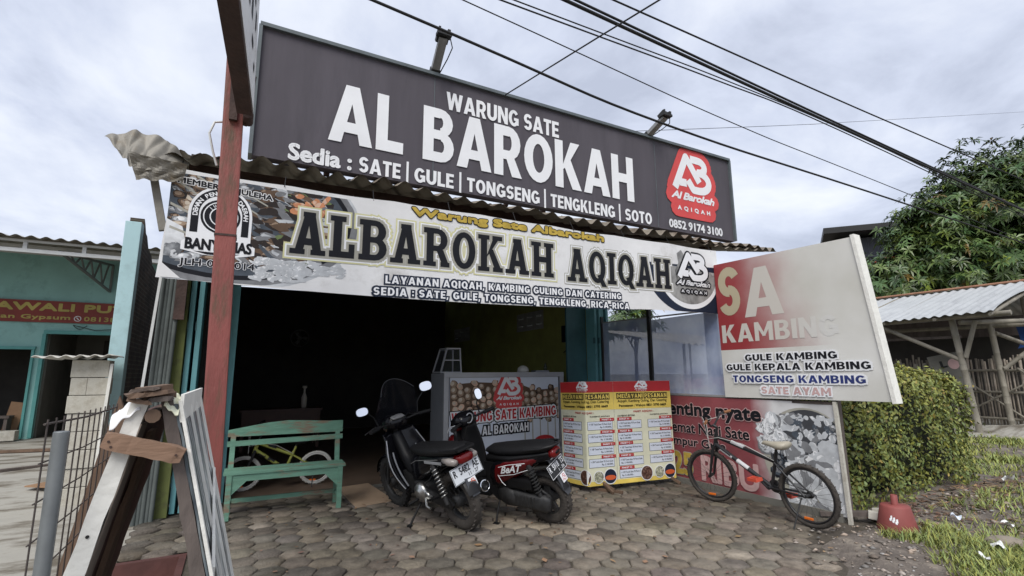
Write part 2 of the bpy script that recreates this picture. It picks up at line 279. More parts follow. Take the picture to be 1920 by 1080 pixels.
def brick_mat():
    m, t, b = node_mat('brick'); L = t.links.new
    co = _node(t, 'ShaderNodeTexCoord'); mp = _node(t, 'ShaderNodeMapping'); mp.inputs['Rotation'].default_value = (R_(90), 0, R_(90)); L(co.outputs['Object'], mp.inputs[0])
    sx = _node(t, 'ShaderNodeSeparateXYZ'); L(co.outputs['Object'], sx.inputs[0]); cb = _node(t, 'ShaderNodeCombineXYZ'); L(sx.outputs['Y'], cb.inputs[0]); L(sx.outputs['Z'], cb.inputs[1])
    br = _node(t, 'ShaderNodeTexBrick'); L(cb.outputs[0], br.inputs['Vector']); br.inputs['Scale'].default_value = 1; br.inputs['Brick Width'].default_value = .24; br.inputs['Row Height'].default_value = .07; br.inputs['Mortar Size'].default_value = .012
    br.inputs['Color1'].default_value = (.075,.048,.032,1); br.inputs['Color2'].default_value = (.035,.026,.02,1); br.inputs['Mortar'].default_value = (.10,.088,.066,1)
    nz = _node(t, 'ShaderNodeTexNoise'); nz.inputs['Scale'].default_value = 3; nz.inputs['Detail'].default_value=7; L(co.outputs['Object'], nz.inputs['Vector'])
    mu = _node(t, 'ShaderNodeMix', data_type='RGBA', blend_type='MULTIPLY'); mu.inputs[0].default_value = 1; L(br.outputs[0], mu.inputs[6])
    mr = _node(t, 'ShaderNodeMapRange'); mr.inputs['From Min'].default_value=.3; mr.inputs['From Max'].default_value=.7; mr.inputs['To Min'].default_value=.4; mr.inputs['To Max'].default_value=1.5; L(nz.outputs['Fac'], mr.inputs['Value']); L(mr.outputs[0], mu.inputs[7])
    L(mu.outputs[2], b.inputs['Base Color']); b.inputs['Roughness'].default_value=.95
    bp = _node(t, 'ShaderNodeBump'); bp.inputs['Strength'].default_value=.8; bp.inputs['Distance'].default_value=.02; L(br.outputs['Fac'], bp.inputs['Height']); bp.invert=True; L(bp.outputs[0], b.inputs['Normal'])
brick_mat()
def pane_mat():
    """bluish plastic film, hazy: part see-through, part mirror"""
    m, t, b = node_mat('film_pane'); L = t.links.new
    co = _node(t, 'ShaderNodeTexCoord'); nz = _node(t, 'ShaderNodeTexNoise'); nz.inputs['Scale'].default_value=2.2; nz.inputs['Detail'].default_value=4; L(co.outputs['Object'], nz.inputs['Vector'])
    rp = _node(t, 'ShaderNodeValToRGB'); L(nz.outputs['Fac'], rp.inputs[0]); el=rp.color_ramp.elements
    el[0].position=.36; el[0].color=(.27,.33,.52,1); el[1].position=.66; el[1].color=(.50,.57,.72,1)  # mottled pale blue paints the haze of reflected sky into the film
    L(rp.outputs[0], b.inputs['Base Color']); b.inputs['Roughness'].default_value=.10; b.inputs['Specular IOR Level'].default_value=1.0
    b.inputs['Alpha'].default_value=.90; b.inputs['Coat Weight'].default_value=.6; b.inputs['Coat Roughness'].default_value=.03
pane_mat()
def leafed_stripes():
    m, t, b = node_mat('striped_film'); L = t.links.new
    co = _node(t, 'ShaderNodeTexCoord'); sp = _node(t, 'ShaderNodeSeparateXYZ'); L(co.outputs['Object'], sp.inputs[0])
    nz = _node(t, 'ShaderNodeTexNoise'); nz.noise_dimensions='2D'; nz.inputs['Scale'].default_value=1; nz.inputs['Detail'].default_value=2
    cb = _node(t, 'ShaderNodeCombineXYZ'); a=_node(t,'ShaderNodeMath',operation='MULTIPLY'); L(sp.outputs['Y'],a.inputs[0]); a.inputs[1].default_value=15; L(a.outputs[0],cb.inputs[0])
    c_=_node(t,'ShaderNodeMath',operation='MULTIPLY'); L(sp.outputs['Z'],c_.inputs[0]); c_.inputs[1].default_value=1.2; L(c_.outputs[0],cb.inputs[1]); L(cb.outputs[0],nz.inputs['Vector'])
    rp=_node(t,'ShaderNodeValToRGB'); L(nz.outputs['Fac'],rp.inputs[0]); el=rp.color_ramp.elements
    el[0].position=.44; el[0].color=(.035,.045,.055,1); el[1].position=.60; el[1].color=(.50,.53,.52,1); q=el.new(.50); q.color=(.11,.135,.15,1)
    L(rp.outputs[0],b.inputs['Base Color']); b.inputs['Roughness'].default_value=.3
leafed_stripes()

# ------------------------------------------------------------------ mesh helpers
class MB:
    def __init__(s): s.v=[]; s.f=[]; s.sm=[]
    def add(s, vs, fs, smooth=False, T=None):
        o=len(s.v)
        for v in vs:
            v=Vector(v); s.v.append(T@v if T else v)
        for f in fs: s.f.append(tuple(o+i for i in f)); s.sm.append(smooth)
        return s
    def box(s, c, d, rot=None, T=None, bev=0.0):
        x,y,z=[q/2 for q in d]
        if bev<=0 or min(x,y,z)<=bev*1.05:
            vs=[(-x,-y,-z),(x,-y,-z),(x,y,-z),(-x,y,-z),(-x,-y,z),(x,-y,z),(x,y,z),(-x,y,z)]
            fs=[(3,2,1,0),(4,5,6,7),(0,1,5,4),(1,2,6,5),(2,3,7,6),(3,0,4,7)]
        else:
            bm=bmesh.new(); bmesh.ops.create_cube(bm,size=1)
            for v in bm.verts: v.co=Vector((v.co.x*2*x,v.co.y*2*y,v.co.z*2*z))
            bmesh.ops.bevel(bm,geom=bm.edges[:],offset=bev,segments=2,affect='EDGES',profile=.7)
            bm.verts.index_update(); vs=[v.co.copy() for v in bm.verts]; fs=[tuple(v.index for v in f.verts) for f in bm.faces]; bm.free()
        Mx=Matrix.Translation(c)
        if rot: Mx=Mx@Euler(rot).to_matrix().to_4x4()
        if T: Mx=T@Mx
        return s.add(vs,fs,False,Mx)
    def beam(s, a, b, w, h, up=(0,0,1), T=None):
        a=Vector(a); b=Vector(b); d=(b-a); L=d.length; d.normalize(); up=Vector(up)
        if abs(d.dot(up))>.98: up=Vector((0,1,0))
        x=d.cross(up).normalized(); z=x.cross(d)
        vs=[]
        for t in (a,b):
            for sx,sz in((-1,-1),(1,-1),(1,1),(-1,1)): vs.append(t+x*sx*w/2+z*sz*h/2)
        return s.add(vs,[(0,1,2,3),(7,6,5,4),(0,4,5,1),(1,5,6,2),(2,6,7,3),(3,7,4,0)],False,T)
    def tube(s, pts, r, seg=8, cap=True, T=None, smooth=True):
        pts=[Vector(p) for p in pts]; n=len(pts); rs=r if isinstance(r,(list,tuple)) else [r]*n
        vs=[]; fs=[]; prev=None
        for i,p in enumerate(pts):
            d=(pts[min(i+1,n-1)]-pts[max(i-1,0)]).normalized()
            if prev is None:
                a=Vector((0,0,1)) if abs(d.z)<.9 else Vector((1,0,0)); x=d.cross(a).normalized()
            else:
                x=(prev-d*prev.dot(d)); x=x.normalized() if x.length>1e-6 else d.orthogonal().normalized()
            prev=x; y=d.cross(x)
            for k in range(seg):
                t=2*math.pi*k/seg; vs.append(p+(x*math.cos(t)+y*math.sin(t))*rs[i])
        for i in range(n-1):
            for k in range(seg):
                k2=(k+1)%seg; fs.append((i*seg+k,i*seg+k2,(i+1)*seg+k2,(i+1)*seg+k))
        s.add(vs,fs,smooth,T)
        if cap:
            s.add(vs[:seg],[tuple(reversed(range(seg)))],False,T); s.add(vs[-seg:],[tuple(range(seg))],False,T)
        return s
    def lathe(s, prof, seg=24, T=None, axis='Z', smooth=True):
        """prof list of (r, h)"""
        vs=[]; fs=[]
        for r,h in prof:
            for k in range(seg):
                t=2*math.pi*k/seg; a,b=r*math.cos(t),r*math.sin(t)
                vs.append({'Z':(a,b,h),'Y':(a,h,b),'X':(h,a,b)}[axis])
        for i in range(len(prof)-1):
            for k in range(seg):
                k2=(k+1)%seg; q=(i*seg+k,i*seg+k2,(i+1)*seg+k2,(i+1)*seg+k); fs.append(q if axis!='Y' else q[::-1])
        return s.add(vs,fs,smooth,T)
    def prism(s, poly, d0, d1, plane='XZ', T=None):
        """poly of 2D points extruded along the third axis from d0 to d1"""
        mk={'XZ':lambda a,b,d:(a,d,b),'XY':lambda a,b,d:(a,b,d),'YZ':lambda a,b,d:(d,a,b)}[plane]
        n=len(poly); vs=[mk(a,b,d0) for a,b in poly]+[mk(a,b,d1) for a,b in poly]
        fs=[tuple(range(n)),tuple(range(2*n-1,n-1,-1))]+[(i,n+i,n+(i+1)%n,(i+1)%n) for i in range(n)]
        return s.add(vs,fs,False,T)
    def loft(s, secs, seg=14, pw=2.6, T=None, smooth=True):
        """secs: (x, y, z, half width, half height)"""
        vs=[]; fs=[]
        for (x,y,z,hw,hh) in secs:
            for k in range(seg):
                t=2*math.pi*k/seg; c,s_=math.cos(t),math.sin(t)
                vs.append((x,y+hw*math.copysign(abs(c)**(2/pw),c),z+hh*math.copysign(abs(s_)**(2/pw),s_)))
        n=len(secs)
        for i in range(n-1):
            for k in range(seg):
                k2=(k+1)%seg; fs.append((i*seg+k,i*seg+k2,(i+1)*seg+k2,(i+1)*seg+k))
        fs.append(tuple(reversed(range(seg)))); fs.append(tuple(range((n-1)*seg,n*seg)))
        return s.add(vs,fs,smooth,T)
    def grid(s, fn, nu, nv, smooth=True, T=None, thick=None):
        vs=[Vector(fn(i/nu,j/nv)) for j in range(nv+1) for i in range(nu+1)]
        fs=[(j*(nu+1)+i,j*(nu+1)+i+1,(j+1)*(nu+1)+i+1,(j+1)*(nu+1)+i) for j in range(nv) for i in range(nu)]
        if thick is not None:
            th=Vector(thick); n=len(vs); f2=[tuple(n+i for i in reversed(f)) for f in fs]
            vs=vs+[v+th for v in vs]
            ring=[i for i in range(nu+1)]+[j*(nu+1)+nu for j in range(1,nv+1)]+[nv*(nu+1)+i for i in range(nu-1,-1,-1)]+[j*(nu+1) for j in range(nv-1,0,-1)]
            side=[(ring[i],n+ring[i],n+ring[(i+1)%len(ring)],ring[(i+1)%len(ring)]) for i in range(len(ring))]
            s.add(vs,fs+f2+side,smooth,T)
        else: s.add(vs,fs,smooth,T)
        return s
    def mesh(s, name):
        me=bpy.data.meshes.new(name); me.from_pydata([tuple(v) for v in s.v],[],s.f); me.polygons.foreach_set('use_smooth',s.sm); me.update(); return me
    def build(s, name, m, parent=None, label=None, fix=True):
        me=s.mesh(name)
        if fix:
            bm=bmesh.new(); bm.from_mesh(me); bmesh.ops.recalc_face_normals(bm,faces=bm.faces); bm.to_mesh(me); bm.free()
        me.materials.append(M[m] if isinstance(m,str) else m)
        o=bpy.data.objects.new(name,me); COL.objects.link(o)
        if parent: o.parent=parent
        if label: o['label']=label
        return o
def thing(name, label, cat, loc=(0,0,0), rot=(0,0,0), group=None):
    o=bpy.data.objects.new(name,None); COL.objects.link(o); o.location=loc; o.rotation_euler=rot; o.empty_display_size=.2
    return tag(o,label,cat,group)
def tag(o,label,cat,group=None):
    o['label']=label; o['category']=cat
    if group: o['group']=group
    return o
def struct(name, mb, m, fix=True):
    o=mb.build(name,m,None,fix=fix); o['kind']='structure'; return o
def fast_mesh(name, V, F, m, parent=None, cols=None, smooth=False):
    """V (n,3), F (k,4) arrays; cols (k,3) per face"""
    me=bpy.data.meshes.new(name); V=np.asarray(V,np.float32); F=np.asarray(F,np.int32); k,c=F.shape
    me.vertices.add(len(V)); me.vertices.foreach_set('co',V.ravel()); me.loops.add(k*c); me.loops.foreach_set('vertex_index',F.ravel())
    me.polygons.add(k); me.polygons.foreach_set('loop_start',np.arange(k,dtype=np.int32)*c); me.polygons.foreach_set('loop_total',np.full(k,c,np.int32))
    if smooth: me.polygons.foreach_set('use_smooth',np.ones(k,bool))
    if cols is not None:
        a=me.color_attributes.new('Col','FLOAT_COLOR','CORNER'); C4=np.ones((k,c,4),np.float32); C4[:,:,:3]=np.asarray(cols)[:,None,:]; a.data.foreach_set('color',C4.ravel())
    me.update(); me.validate(); me.materials.append(M[m])
    o=bpy.data.objects.new(name,me); COL.objects.link(o)
    if parent: o.parent=parent
    return o
def copy_tree(o, parent=None):
    c=o.copy(); COL.objects.link(c)
    if parent: c.parent=parent
    for ch in list(o.children): copy_tree(ch,c)
    return c

# ------------------------------------------------------------------ lettering (local axes of a sign: X along, Z up, -Y towards the reader)
_tc={}
def text_geo(s, bold, space=1.0, shear=0.0):
    key=(s,bold,space,shear)
    if key in _tc: return _tc[key]
    cu=bpy.data.curves.new('t','FONT'); cu.body=s; cu.size=1; cu.offset=bold; cu.space_character=space; cu.shear=shear; cu.resolution_u=3; cu.fill_mode='FRONT'
    o=bpy.data.objects.new('t',cu); COL.objects.link(o); bpy.context.view_layer.update()
    me=bpy.data.meshes.new_from_object(o.evaluated_get(bpy.context.evaluated_depsgraph_get()))
    vs=[(v.co.x,v.co.y) for v in me.vertices]; fs=[tuple(p.vertices) for p in me.polygons]
    bpy.data.objects.remove(o); bpy.data.curves.remove(cu); bpy.data.meshes.remove(me)
    _tc[key]=(vs,fs); return vs,fs
def text(parent, name, s, m, box, y=-.004, bold=.02, space=1.0, halo=None, halo_m='print_white', shear=0.0, warp=None, slope=0.0, ref=None, thin=False):
    """fit the ink of s into box (u0,v0,u1,v1); bold and halo thicken every outline by strokes of that half width"""
    vs,fs=text_geo(s,bold if thin else 0.0,space,shear); xs=[v[0] for v in vs]; zs=[v[1] for v in vs]
    x0,x1=min(xs),max(xs); z0,z1=min(zs),max(zs)
    u0,v0,u1,v1=box; d=0 if thin else bold*(v1-v0)
    ax=(u1-u0-2*d)/(x1-x0); az=(v1-v0-2*d)/(z1-z0)
    P=[]
    for a,b in vs:
        u=u0+d+(a-x0)*ax; P.append((u,v0+d+(b-z0)*az+slope*(u-u0)))
    cnt={}
    for f in fs:
        for i in range(len(f)): k=(f[i],f[(i+1)%len(f)]); cnt[tuple(sorted(k))]=cnt.get(tuple(sorted(k)),0)+1
    edges=[k for k,c in cnt.items() if c==1]
    def put(dd,yy,mm,nm):
        mb=MB(); W_=lambda u,v,e:(u,yy-e+(warp(u,v) if warp else 0),v)
        mb.add([W_(u,v,0) for u,v in P],fs)
        if dd>0:
            n=0; seen=set(); done=[]
            for i,j in edges:
                a=Vector(P[i]);b=Vector(P[j]); t=b-a
                if t.length<1e-7: continue
                t.normalize(); q=Vector((-t.y,t.x))*dd; e=.00004+(n%40)*.00004; n+=1
                mb.add([W_(*(a-q),e),W_(*(b-q),e),W_(*(b+q),e),W_(*(a+q),e)],[(0,1,2,3)])
                for k in(i,j):
                    if k in seen: continue
                    seen.add(k)
                    if any((P[k][0]-c[0])**2+(P[k][1]-c[1])**2<(dd*.22)**2 for c in done[-6:]): continue
                    done.append(P[k]); e=.0017+(n%20)*.00002
                    mb.add([W_(P[k][0]+dd*math.cos(r*PI/4+.39),P[k][1]+dd*math.sin(r*PI/4+.39),e) for r in range(8)],[tuple(range(8))])
        return mb.build(nm,mm,parent,fix=False)
    if halo: put(d+halo*(v1-v0),y+.0022,halo_m,name+'_outline')
    return put(d,y,m,name)
def cpoly(poly, d):
    """offset a convex polygon outwards by d"""
    n=len(poly); A=sum(poly[i][0]*poly[(i+1)%n][1]-poly[(i+1)%n][0]*poly[i][1] for i in range(n)); sg=1 if A>0 else -1
    out=[]
    for i in range(n):
        p0=Vector(poly[i-1]); p1=Vector(poly[i]); p2=Vector(poly[(i+1)%n])
        a=(p1-p0).normalized(); b=(p2-p1).normalized(); na=Vector((a.y,-a.x))*sg; nb=Vector((b.y,-b.x))*sg
        mm=(na+nb); L=mm.length
        mm=mm/L; k=max(.55,mm.dot(na)); q=p1+mm*(d/k); out.append((q.x,q.y))
    return out
def rect(a,b,c,d): return [(a,b),(c,b),(c,d),(a,d)]
def ring(cx,cz,rx,rz,t,tz,a0,a1,n=8):
    out=[]
    for i in range(n):
        p=[]
        for a,q in((a0+(a1-a0)*i/n,1),(a0+(a1-a0)*(i+1)/n,1)):
            p.append((cx+rx*math.cos(a),cz+rz*math.sin(a)))
        for a in (a0+(a1-a0)*(i+1)/n,a0+(a1-a0)*i/n): p.append((cx+(rx-t)*math.cos(a),cz+(rz-tz)*math.sin(a)))
        out.append(p)
    return out
PI=math.pi
def slab(ch):
    t=.21; s=.12
    if ch=='A': return .86,[[(.02+.08,0),(.30,0),(.49,1),(.33,1)],[(.56,0),(.78,0),(.56,1),(.37,1)],rect(.24,.22,.62,.38),rect(0,0,.36,s),rect(.50,0,.86,s),rect(.28,.88,.58,1)]
    if ch=='L': return .66,[rect(.09,0,.09+t,1),rect(0,0,.64,.15),rect(0,.87,.40,1),rect(.49,0,.64,.34)]
    if ch=='B': return .76,[rect(.09,0,.09+t,1),rect(0,0,.42,.14),rect(0,.86,.42,1),rect(.28,.44,.5,.58)]+ring(.42,.72,.30,.28,t,.14,-PI/2,PI/2)+ring(.42,.29,.33,.29,t,.14,-PI/2,PI/2)
    if ch=='R': return .80,[rect(.09,0,.09+t,1),rect(0,0,.38,s),rect(0,.86,.42,1),rect(.28,.40,.44,.54)]+ring(.42,.70,.31,.30,t,.14,-PI/2,PI/2)+[[(.38,.44),(.60,.44),(.76,.1),(.55,.1)],rect(.52,0,.80,s)]
    if ch in'OQ':
        g=ring(.37,.5,.37,.5,t,.15,0,2*PI,20)
        if ch=='Q': g+=[[(.36,.24),(.52,.28),(.78,-.10),(.56,-.10)]]
        return .74,g
    if ch=='K': return .84,[rect(.09,0,.09+t,1),rect(0,0,.38,s),rect(0,.88,.38,1),[(.26,.36),(.40,.52),(.76,1),(.54,1)],[(.34,.56),(.50,.62),(.80,.05),(.57,.05)],rect(.50,0,.84,s),rect(.48,.88,.82,1)]
    if ch=='H': return .86,[rect(.09,0,.09+t,1),rect(.56,0,.56+t,1),rect(.2,.42,.66,.58),rect(0,0,.37,s),rect(0,.88,.37,1),rect(.49,0,.86,s),rect(.49,.88,.86,1)]
    if ch=='I': return .40,[rect(.095,0,.095+t,1),rect(0,0,.40,s),rect(0,.88,.40,1)]
    return .35,[]
def sans(ch):
    """heavy square-cut capitals made of convex pieces in a unit-high box"""
    t=.235; h=.20
    if ch=='A': return .84,[[(0,0),(.245,0),(.50,1),(.29,1)],[(.595,0),(.84,0),(.55,1),(.34,1)],rect(.22,.18,.64,.36)]
    if ch=='B': return .70,[rect(0,0,t,1),rect(0,0,.40,h-.02),rect(0,1-h+.02,.38,1),rect(.1,.42,.42,.59)]+ring(.38,.735,.29,.265,t-.01,.165,-PI/2,PI/2)+ring(.40,.285,.30,.285,t-.01,.175,-PI/2,PI/2)
    if ch=='C': return .72,ring(.40,.5,.40,.5,.24,.20,.62,2*PI-.62,16)
    if ch=='D': return .76,[rect(0,0,t,1),rect(0,0,.36,h),rect(0,1-h,.36,1)]+ring(.34,.5,.42,.5,.24,h,-PI/2,PI/2,12)
    if ch=='E': return .58,[rect(0,0,t,1),rect(.1,0,.58,h),rect(.1,.41,.53,.59),rect(.1,1-h,.58,1)]
    if ch=='G': return .78,ring(.40,.5,.40,.5,.24,.20,.66,2*PI-.55,16)+[rect(.42,.36,.78,.53),rect(.56,.10,.78,.45)]
    if ch=='H': return .74,[rect(0,0,t,1),rect(.74-t,0,.74,1),rect(.1,.40,.64,.60)]
    if ch=='I': return t,[rect(0,0,t,1)]
    if ch=='K': return .78,[rect(0,0,t,1),[(.16,.34),(.36,.48),(.74,1),(.47,1)],[(.24,.52),(.44,.66),(.78,0),(.50,0)]]
    if ch=='L': return .56,[rect(0,0,t,1),rect(.1,0,.56,h)]
    if ch=='M': return .92,[rect(0,0,t-.02,1),rect(.92-t+.02,0,.92,1),[(0,1),(.22,1),(.55,.24),(.40,.24)],[(.92,1),(.70,1),(.37,.24),(.52,.24)]]
    if ch=='N': return .76,[rect(0,0,t-.01,1),rect(.76-t+.01,0,.76,1),[(0,1),(.24,1),(.76,0),(.52,0)]]
    if ch in 'OQ': return .80,ring(.40,.5,.40,.5,.24,.20,0,2*PI,22)+([[(.42,.26),(.58,.30),(.84,-.08),(.60,-.08)]] if ch=='Q' else [])
    if ch in 'PR':
        g=[rect(0,0,t,1),rect(0,1-h,.40,1),rect(0,.33,.40,.51)]+ring(.38,.665,.31,.335,t,.18,-PI/2,PI/2)
        return .72,g+([[(.28,.42),(.50,.42),(.72,0),(.46,0)]] if ch=='R' else [])
    if ch=='S': return .66,ring(.34,.69,.33,.31,.225,.19,.42,1.5*PI,14)+ring(.32,.31,.33,.31,.225,.19,-PI+.42,.5*PI,14)
    if ch=='T': return .64,[rect(.32-t/2,0,.32+t/2,1),rect(0,1-h,.64,1)]
    if ch=='U': return .74,[rect(0,.36,t,1),rect(.74-t,.36,.74,1)]+ring(.37,.37,.37,.37,t,.20,PI,2*PI,12)
    if ch=='W': return 1.14,[[(0,1),(.24,1),(.42,0),(.20,0)],[(.20,0),(.42,0),(.66,1),(.47,1)],[(.48,1),(.67,1),(.94,0),(.72,0)],[(.72,0),(.94,0),(1.14,1),(.90,1)]]
    if ch=='Y': return .76,[[(0,1),(.26,1),(.50,.36),(.26,.36)],[(.76,1),(.50,1),(.26,.36),(.50,.36)],rect(.38-t/2,0,.38+t/2,.42)]
    if ch==',': return .20,[[(.02,.20),(.20,.20),(.14,-.14),(-.02,-.14)]]
    if ch==':': return .20,[rect(0,.10,.20,.30),rect(0,.55,.20,.75)]
    if ch=='-': return .36,[rect(0,.36,.36,.54)]
    return .28,[]
def slab_text(parent, name, s, m, box, y, halos=(), warp=None, slope=0.0, gap=.09, font=None):
    font=font or slab
    g=[]; x=0
    for ch in s:
        w_,ps=font(ch); g+=[[(x+a,b) for a,b in p] for p in ps]; x+=w_+gap
    x-=gap; u0,v0,u1,v1=box; ax=(u1-u0)/x; az=v1-v0
    polys=[[(u0+a*ax,v0+b*az) for a,b in p] for p in g]
    for d,mm,yy in [(0,m,y)]+list(halos):
        mb=MB()
        for i,p in enumerate(polys):
            q=cpoly(p,d) if d else p
            mb.add([(a,yy-(i%40)*.00004+(warp(a,b) if warp else 0),b+slope*(a-u0)) for a,b in q],[tuple(range(len(q)))])
        mb.build(name if d==0 else name+'_outline',mm,parent,fix=False)
AB_PATHS=[[(.02,0),(.36,1.0),(.70,.30)],[(.15,.20),(.34,.20)],
  [(.48,.97),(.70,.97)]+[(.70+.17*math.sin(a),.785+.185*math.cos(a)) for a in [i*PI/8 for i in range(1,8)]]+[(.66,.60)],
  [(.70,.60)]+[(.70+.27*math.sin(a),.32+.28*math.cos(a)) for a in [i*PI/8 for i in range(0,9)]]+[(.52,.04),(.38,.30)]]
def strokes(paths, t, box, round_ends=False):
    u0,v0,u1,v1=box; W,Hh=u1-u0,v1-v0; out=[]
    for P in paths:
        P=[Vector((u0+a*W,v0+b*Hh)) for a,b in P]
        for i in range(len(P)-1):
            a,b=P[i],P[i+1]; d=(b-a)
            if d.length<1e-6: continue
            d.normalize(); n=Vector((-d.y,d.x))*t/2
            out.append([tuple(a-n),tuple(b-n),tuple(b+n),tuple(a+n)])
            if i>0 or round_ends:
                out.append([(a.x+t/2*math.cos(k*PI/5),a.y+t/2*math.sin(k*PI/5)) for k in range(10)])
        if round_ends: out.append([(P[-1].x+t/2*math.cos(k*PI/5),P[-1].y+t/2*math.sin(k*PI/5)) for k in range(10)])
    return out
def flat(parent, name, polys, m, y, warp=None, label=None, slope=0, u0=0):
    mb=MB()
    for i,p in enumerate(polys):
        mb.add([(a,y-(i%60)*.00003+(warp(a,b) if warp else 0),b+slope*(a-u0)) for a,b in p],[tuple(range(len(p)))])
    return mb.build(name,m,parent,label,fix=False)
def ab_logo(parent, box, y, back='logo_red', ink='print_white', words=True, slope=0.0, warp=None, spread=.16, edge=None):
    """interlocked AB monogram with its two lines of words; box is the whole emblem"""
    u0,v0,u1,v1=box; W,Hh=u1-u0,v1-v0; mb_=(u0+.13*W,v0+.42*Hh,u0+.87*W,v0+.92*Hh); t=.115*W
    def sl(polys): return [[(a,b+slope*(a-u0)) for a,b in p] for p in polys]
    if back:
        bp=strokes(AB_PATHS,t+2*spread*W*.62,mb_,True)
        bp+=strokes([[(.09,.31),(.91,.31)],[(.17,.13),(.83,.13)],[(.3,.5),(.7,.5)],[(.40,.62),(.62,.55)],[(.6,.8),(.6,.5)],[(.36,.75),(.36,.5)]],.26*W,(u0,v0,u1,v1),True)
        flat(parent,'logo_backing',sl(bp),back,y,warp)
    if edge: flat(parent,'logo_outline',sl(strokes(AB_PATHS,t*1.55,mb_)),edge,y-.002,warp)
    flat(parent,'monogram',sl(strokes(AB_PATHS,t,mb_)),ink,y-.004,warp)
    if words:
        if edge: text(parent,'logo_words_outline','Al Barokah',edge,(u0+.03*W,v0+.235*Hh,u0+.97*W,v0+.40*Hh),y-.0025,.22,.9,shear=.3,warp=warp,slope=slope)
        text(parent,'logo_words','Al Barokah',ink,(u0+.06*W,v0+.26*Hh,u0+.94*W,v0+.375*Hh),y-.0042,.06,.9,shear=.3,warp=warp,slope=slope)
        if edge: text(parent,'logo_subtitle_outline','A Q I Q A H',edge,(u0+.14*W,v0+.06*Hh,u0+.86*W,v0+.20*Hh),y-.0025,.28,1.2,warp=warp,slope=slope)
        text(parent,'logo_subtitle','A Q I Q A H',ink,(u0+.17*W,v0+.09*Hh,u0+.83*W,v0+.165*Hh),y-.0042,.06,1.2,warp=warp,slope=slope)
def ellipse(cx,cz,rx,rz,n=40,a0=0,a1=2*PI): return [(cx+rx*math.cos(a0+(a1-a0)*i/n),cz+rz*math.sin(a0+(a1-a0)*i/n)) for i in range(n)]
def lumps(put, name, spots, tones, y, seed=0, rnd=.22):
    """printed picture of food pieces: each spot (u, v, ru, rv, angle, tone) is drawn as shaded irregular blobs; tones = (dark, mid, light) material triples"""
    r=random.Random(seed); bins={}
    for i,(u,v,ru,rv,an,tn) in enumerate(spots):
        for lay,(k,du,dv) in enumerate(((1.0,0,0),(.82,-.10,.12),(.48,-.22,.28))):
            P=[]; n=9
            for q in range(n):
                a=2*PI*q/n; kk=k*(1+r.uniform(-rnd,rnd)*(.6 if lay else 1)); x=ru*math.cos(a)*kk+du*ru; z=rv*math.sin(a)*kk+dv*rv; P.append((u+x*math.cos(an)-z*math.sin(an),v+x*math.sin(an)+z*math.cos(an)))
            bins.setdefault(tones[tn][lay],[]).append((P,y-i*.000003-lay*.000001))
    for m,L in bins.items(): put(name,L,m)
def clip_poly(poly, u0,v0,u1,v1):
    def cl(P,ins,inter):
        out=[]
        for i in range(len(P)):
            a,b=P[i-1],P[i]
            if ins(b):
                if not ins(a): out.append(inter(a,b))
                out.append(b)
            elif ins(a): out.append(inter(a,b))
        return out
    def ix(k,c): return lambda a,b:(lambda t:(a[0]+t*(b[0]-a[0]),a[1]+t*(b[1]-a[1])))((c-a[k])/(b[k]-a[k]))
    for k,c,s in((0,u0,1),(0,u1,-1),(1,v0,1),(1,v1,-1)):
        poly=cl(poly,(lambda p,k=k,c=c,s=s:(p[k]-c)*s>=0),ix(k,c))
        if not poly: return []
    return poly

def W(mb, name, m, parent, label=None, fix=True):
    """part given in world coordinates, stored relative to its thing"""
    o=mb.build(name,m,parent,label,fix); p=parent; Mx=Matrix.Identity(4)
    while p is not None: Mx=p.matrix_basis@Mx; p=p.parent
    if True:
        o.data.transform(Mx.inverted())
    return o
def sstep(a,b,x):
    t=min(1,max(0,(x-a)/(b-a))); return t*t*(3-2*t)

# ================================================================== GROUND
def gh(x,y):
    left=1-sstep(-.2,.15,x); low=-.42*(1-sstep(5.5,11.5,y))-.03
    base=-.05-.03*sstep(6,9,x)*sstep(-2,-6,-abs(y-20))
    return left*low+(1-left)*(-.05)
xs=sorted(set([-400,-200,-100,-50,-25,-16]+[round(-12+.35*i,3) for i in range(75)]+[18,24,40,70,120,250,500]))
ys=sorted(set([-300,-120,-50,-20,-10]+[round(-5+.35*i,3) for i in range(70)]+[22,26,35,60,120,250,500]))
mb=MB(); nx=len(xs); ny=len(ys)
mb.add([(x,y,gh(x,y)) for y in ys for x in xs],[(j*nx+i,j*nx+i+1,(j+1)*nx+i+1,(j+1)*nx+i) for j in range(ny-1) for i in range(nx-1)],True)
struct('ground',mb,'ground')
mb=MB(); X0,X1,Y0,Y1=-9.0,-.22,-2,16.6
mb.grid(lambda u,v:(X0+(X1-X0)*u,Y0+(Y1-Y0)*v,gh(min(X0+(X1-X0)*u,-.22),Y0+(Y1-Y0)*v)+.012+.012*math.sin(3*v*9)*math.sin(u*11)),40,60)
struct('concrete_yard',mb,'concrete')
mb=MB(); mb.box((2.9,2.0,-.32),(6.3,6.9,.6)); mb.box((2.6,6.2,-.323),(6.7,1.52,.6)); struct('terrace_bed',mb,'sand_joint')
mb=MB(); mb.box((-.275,1.8,-.315),(.05,6.75,.62)); mb.box((-.53,5.2,-.315),(.56,.06,.62)); struct('terrace_kerb',mb,'step_red')

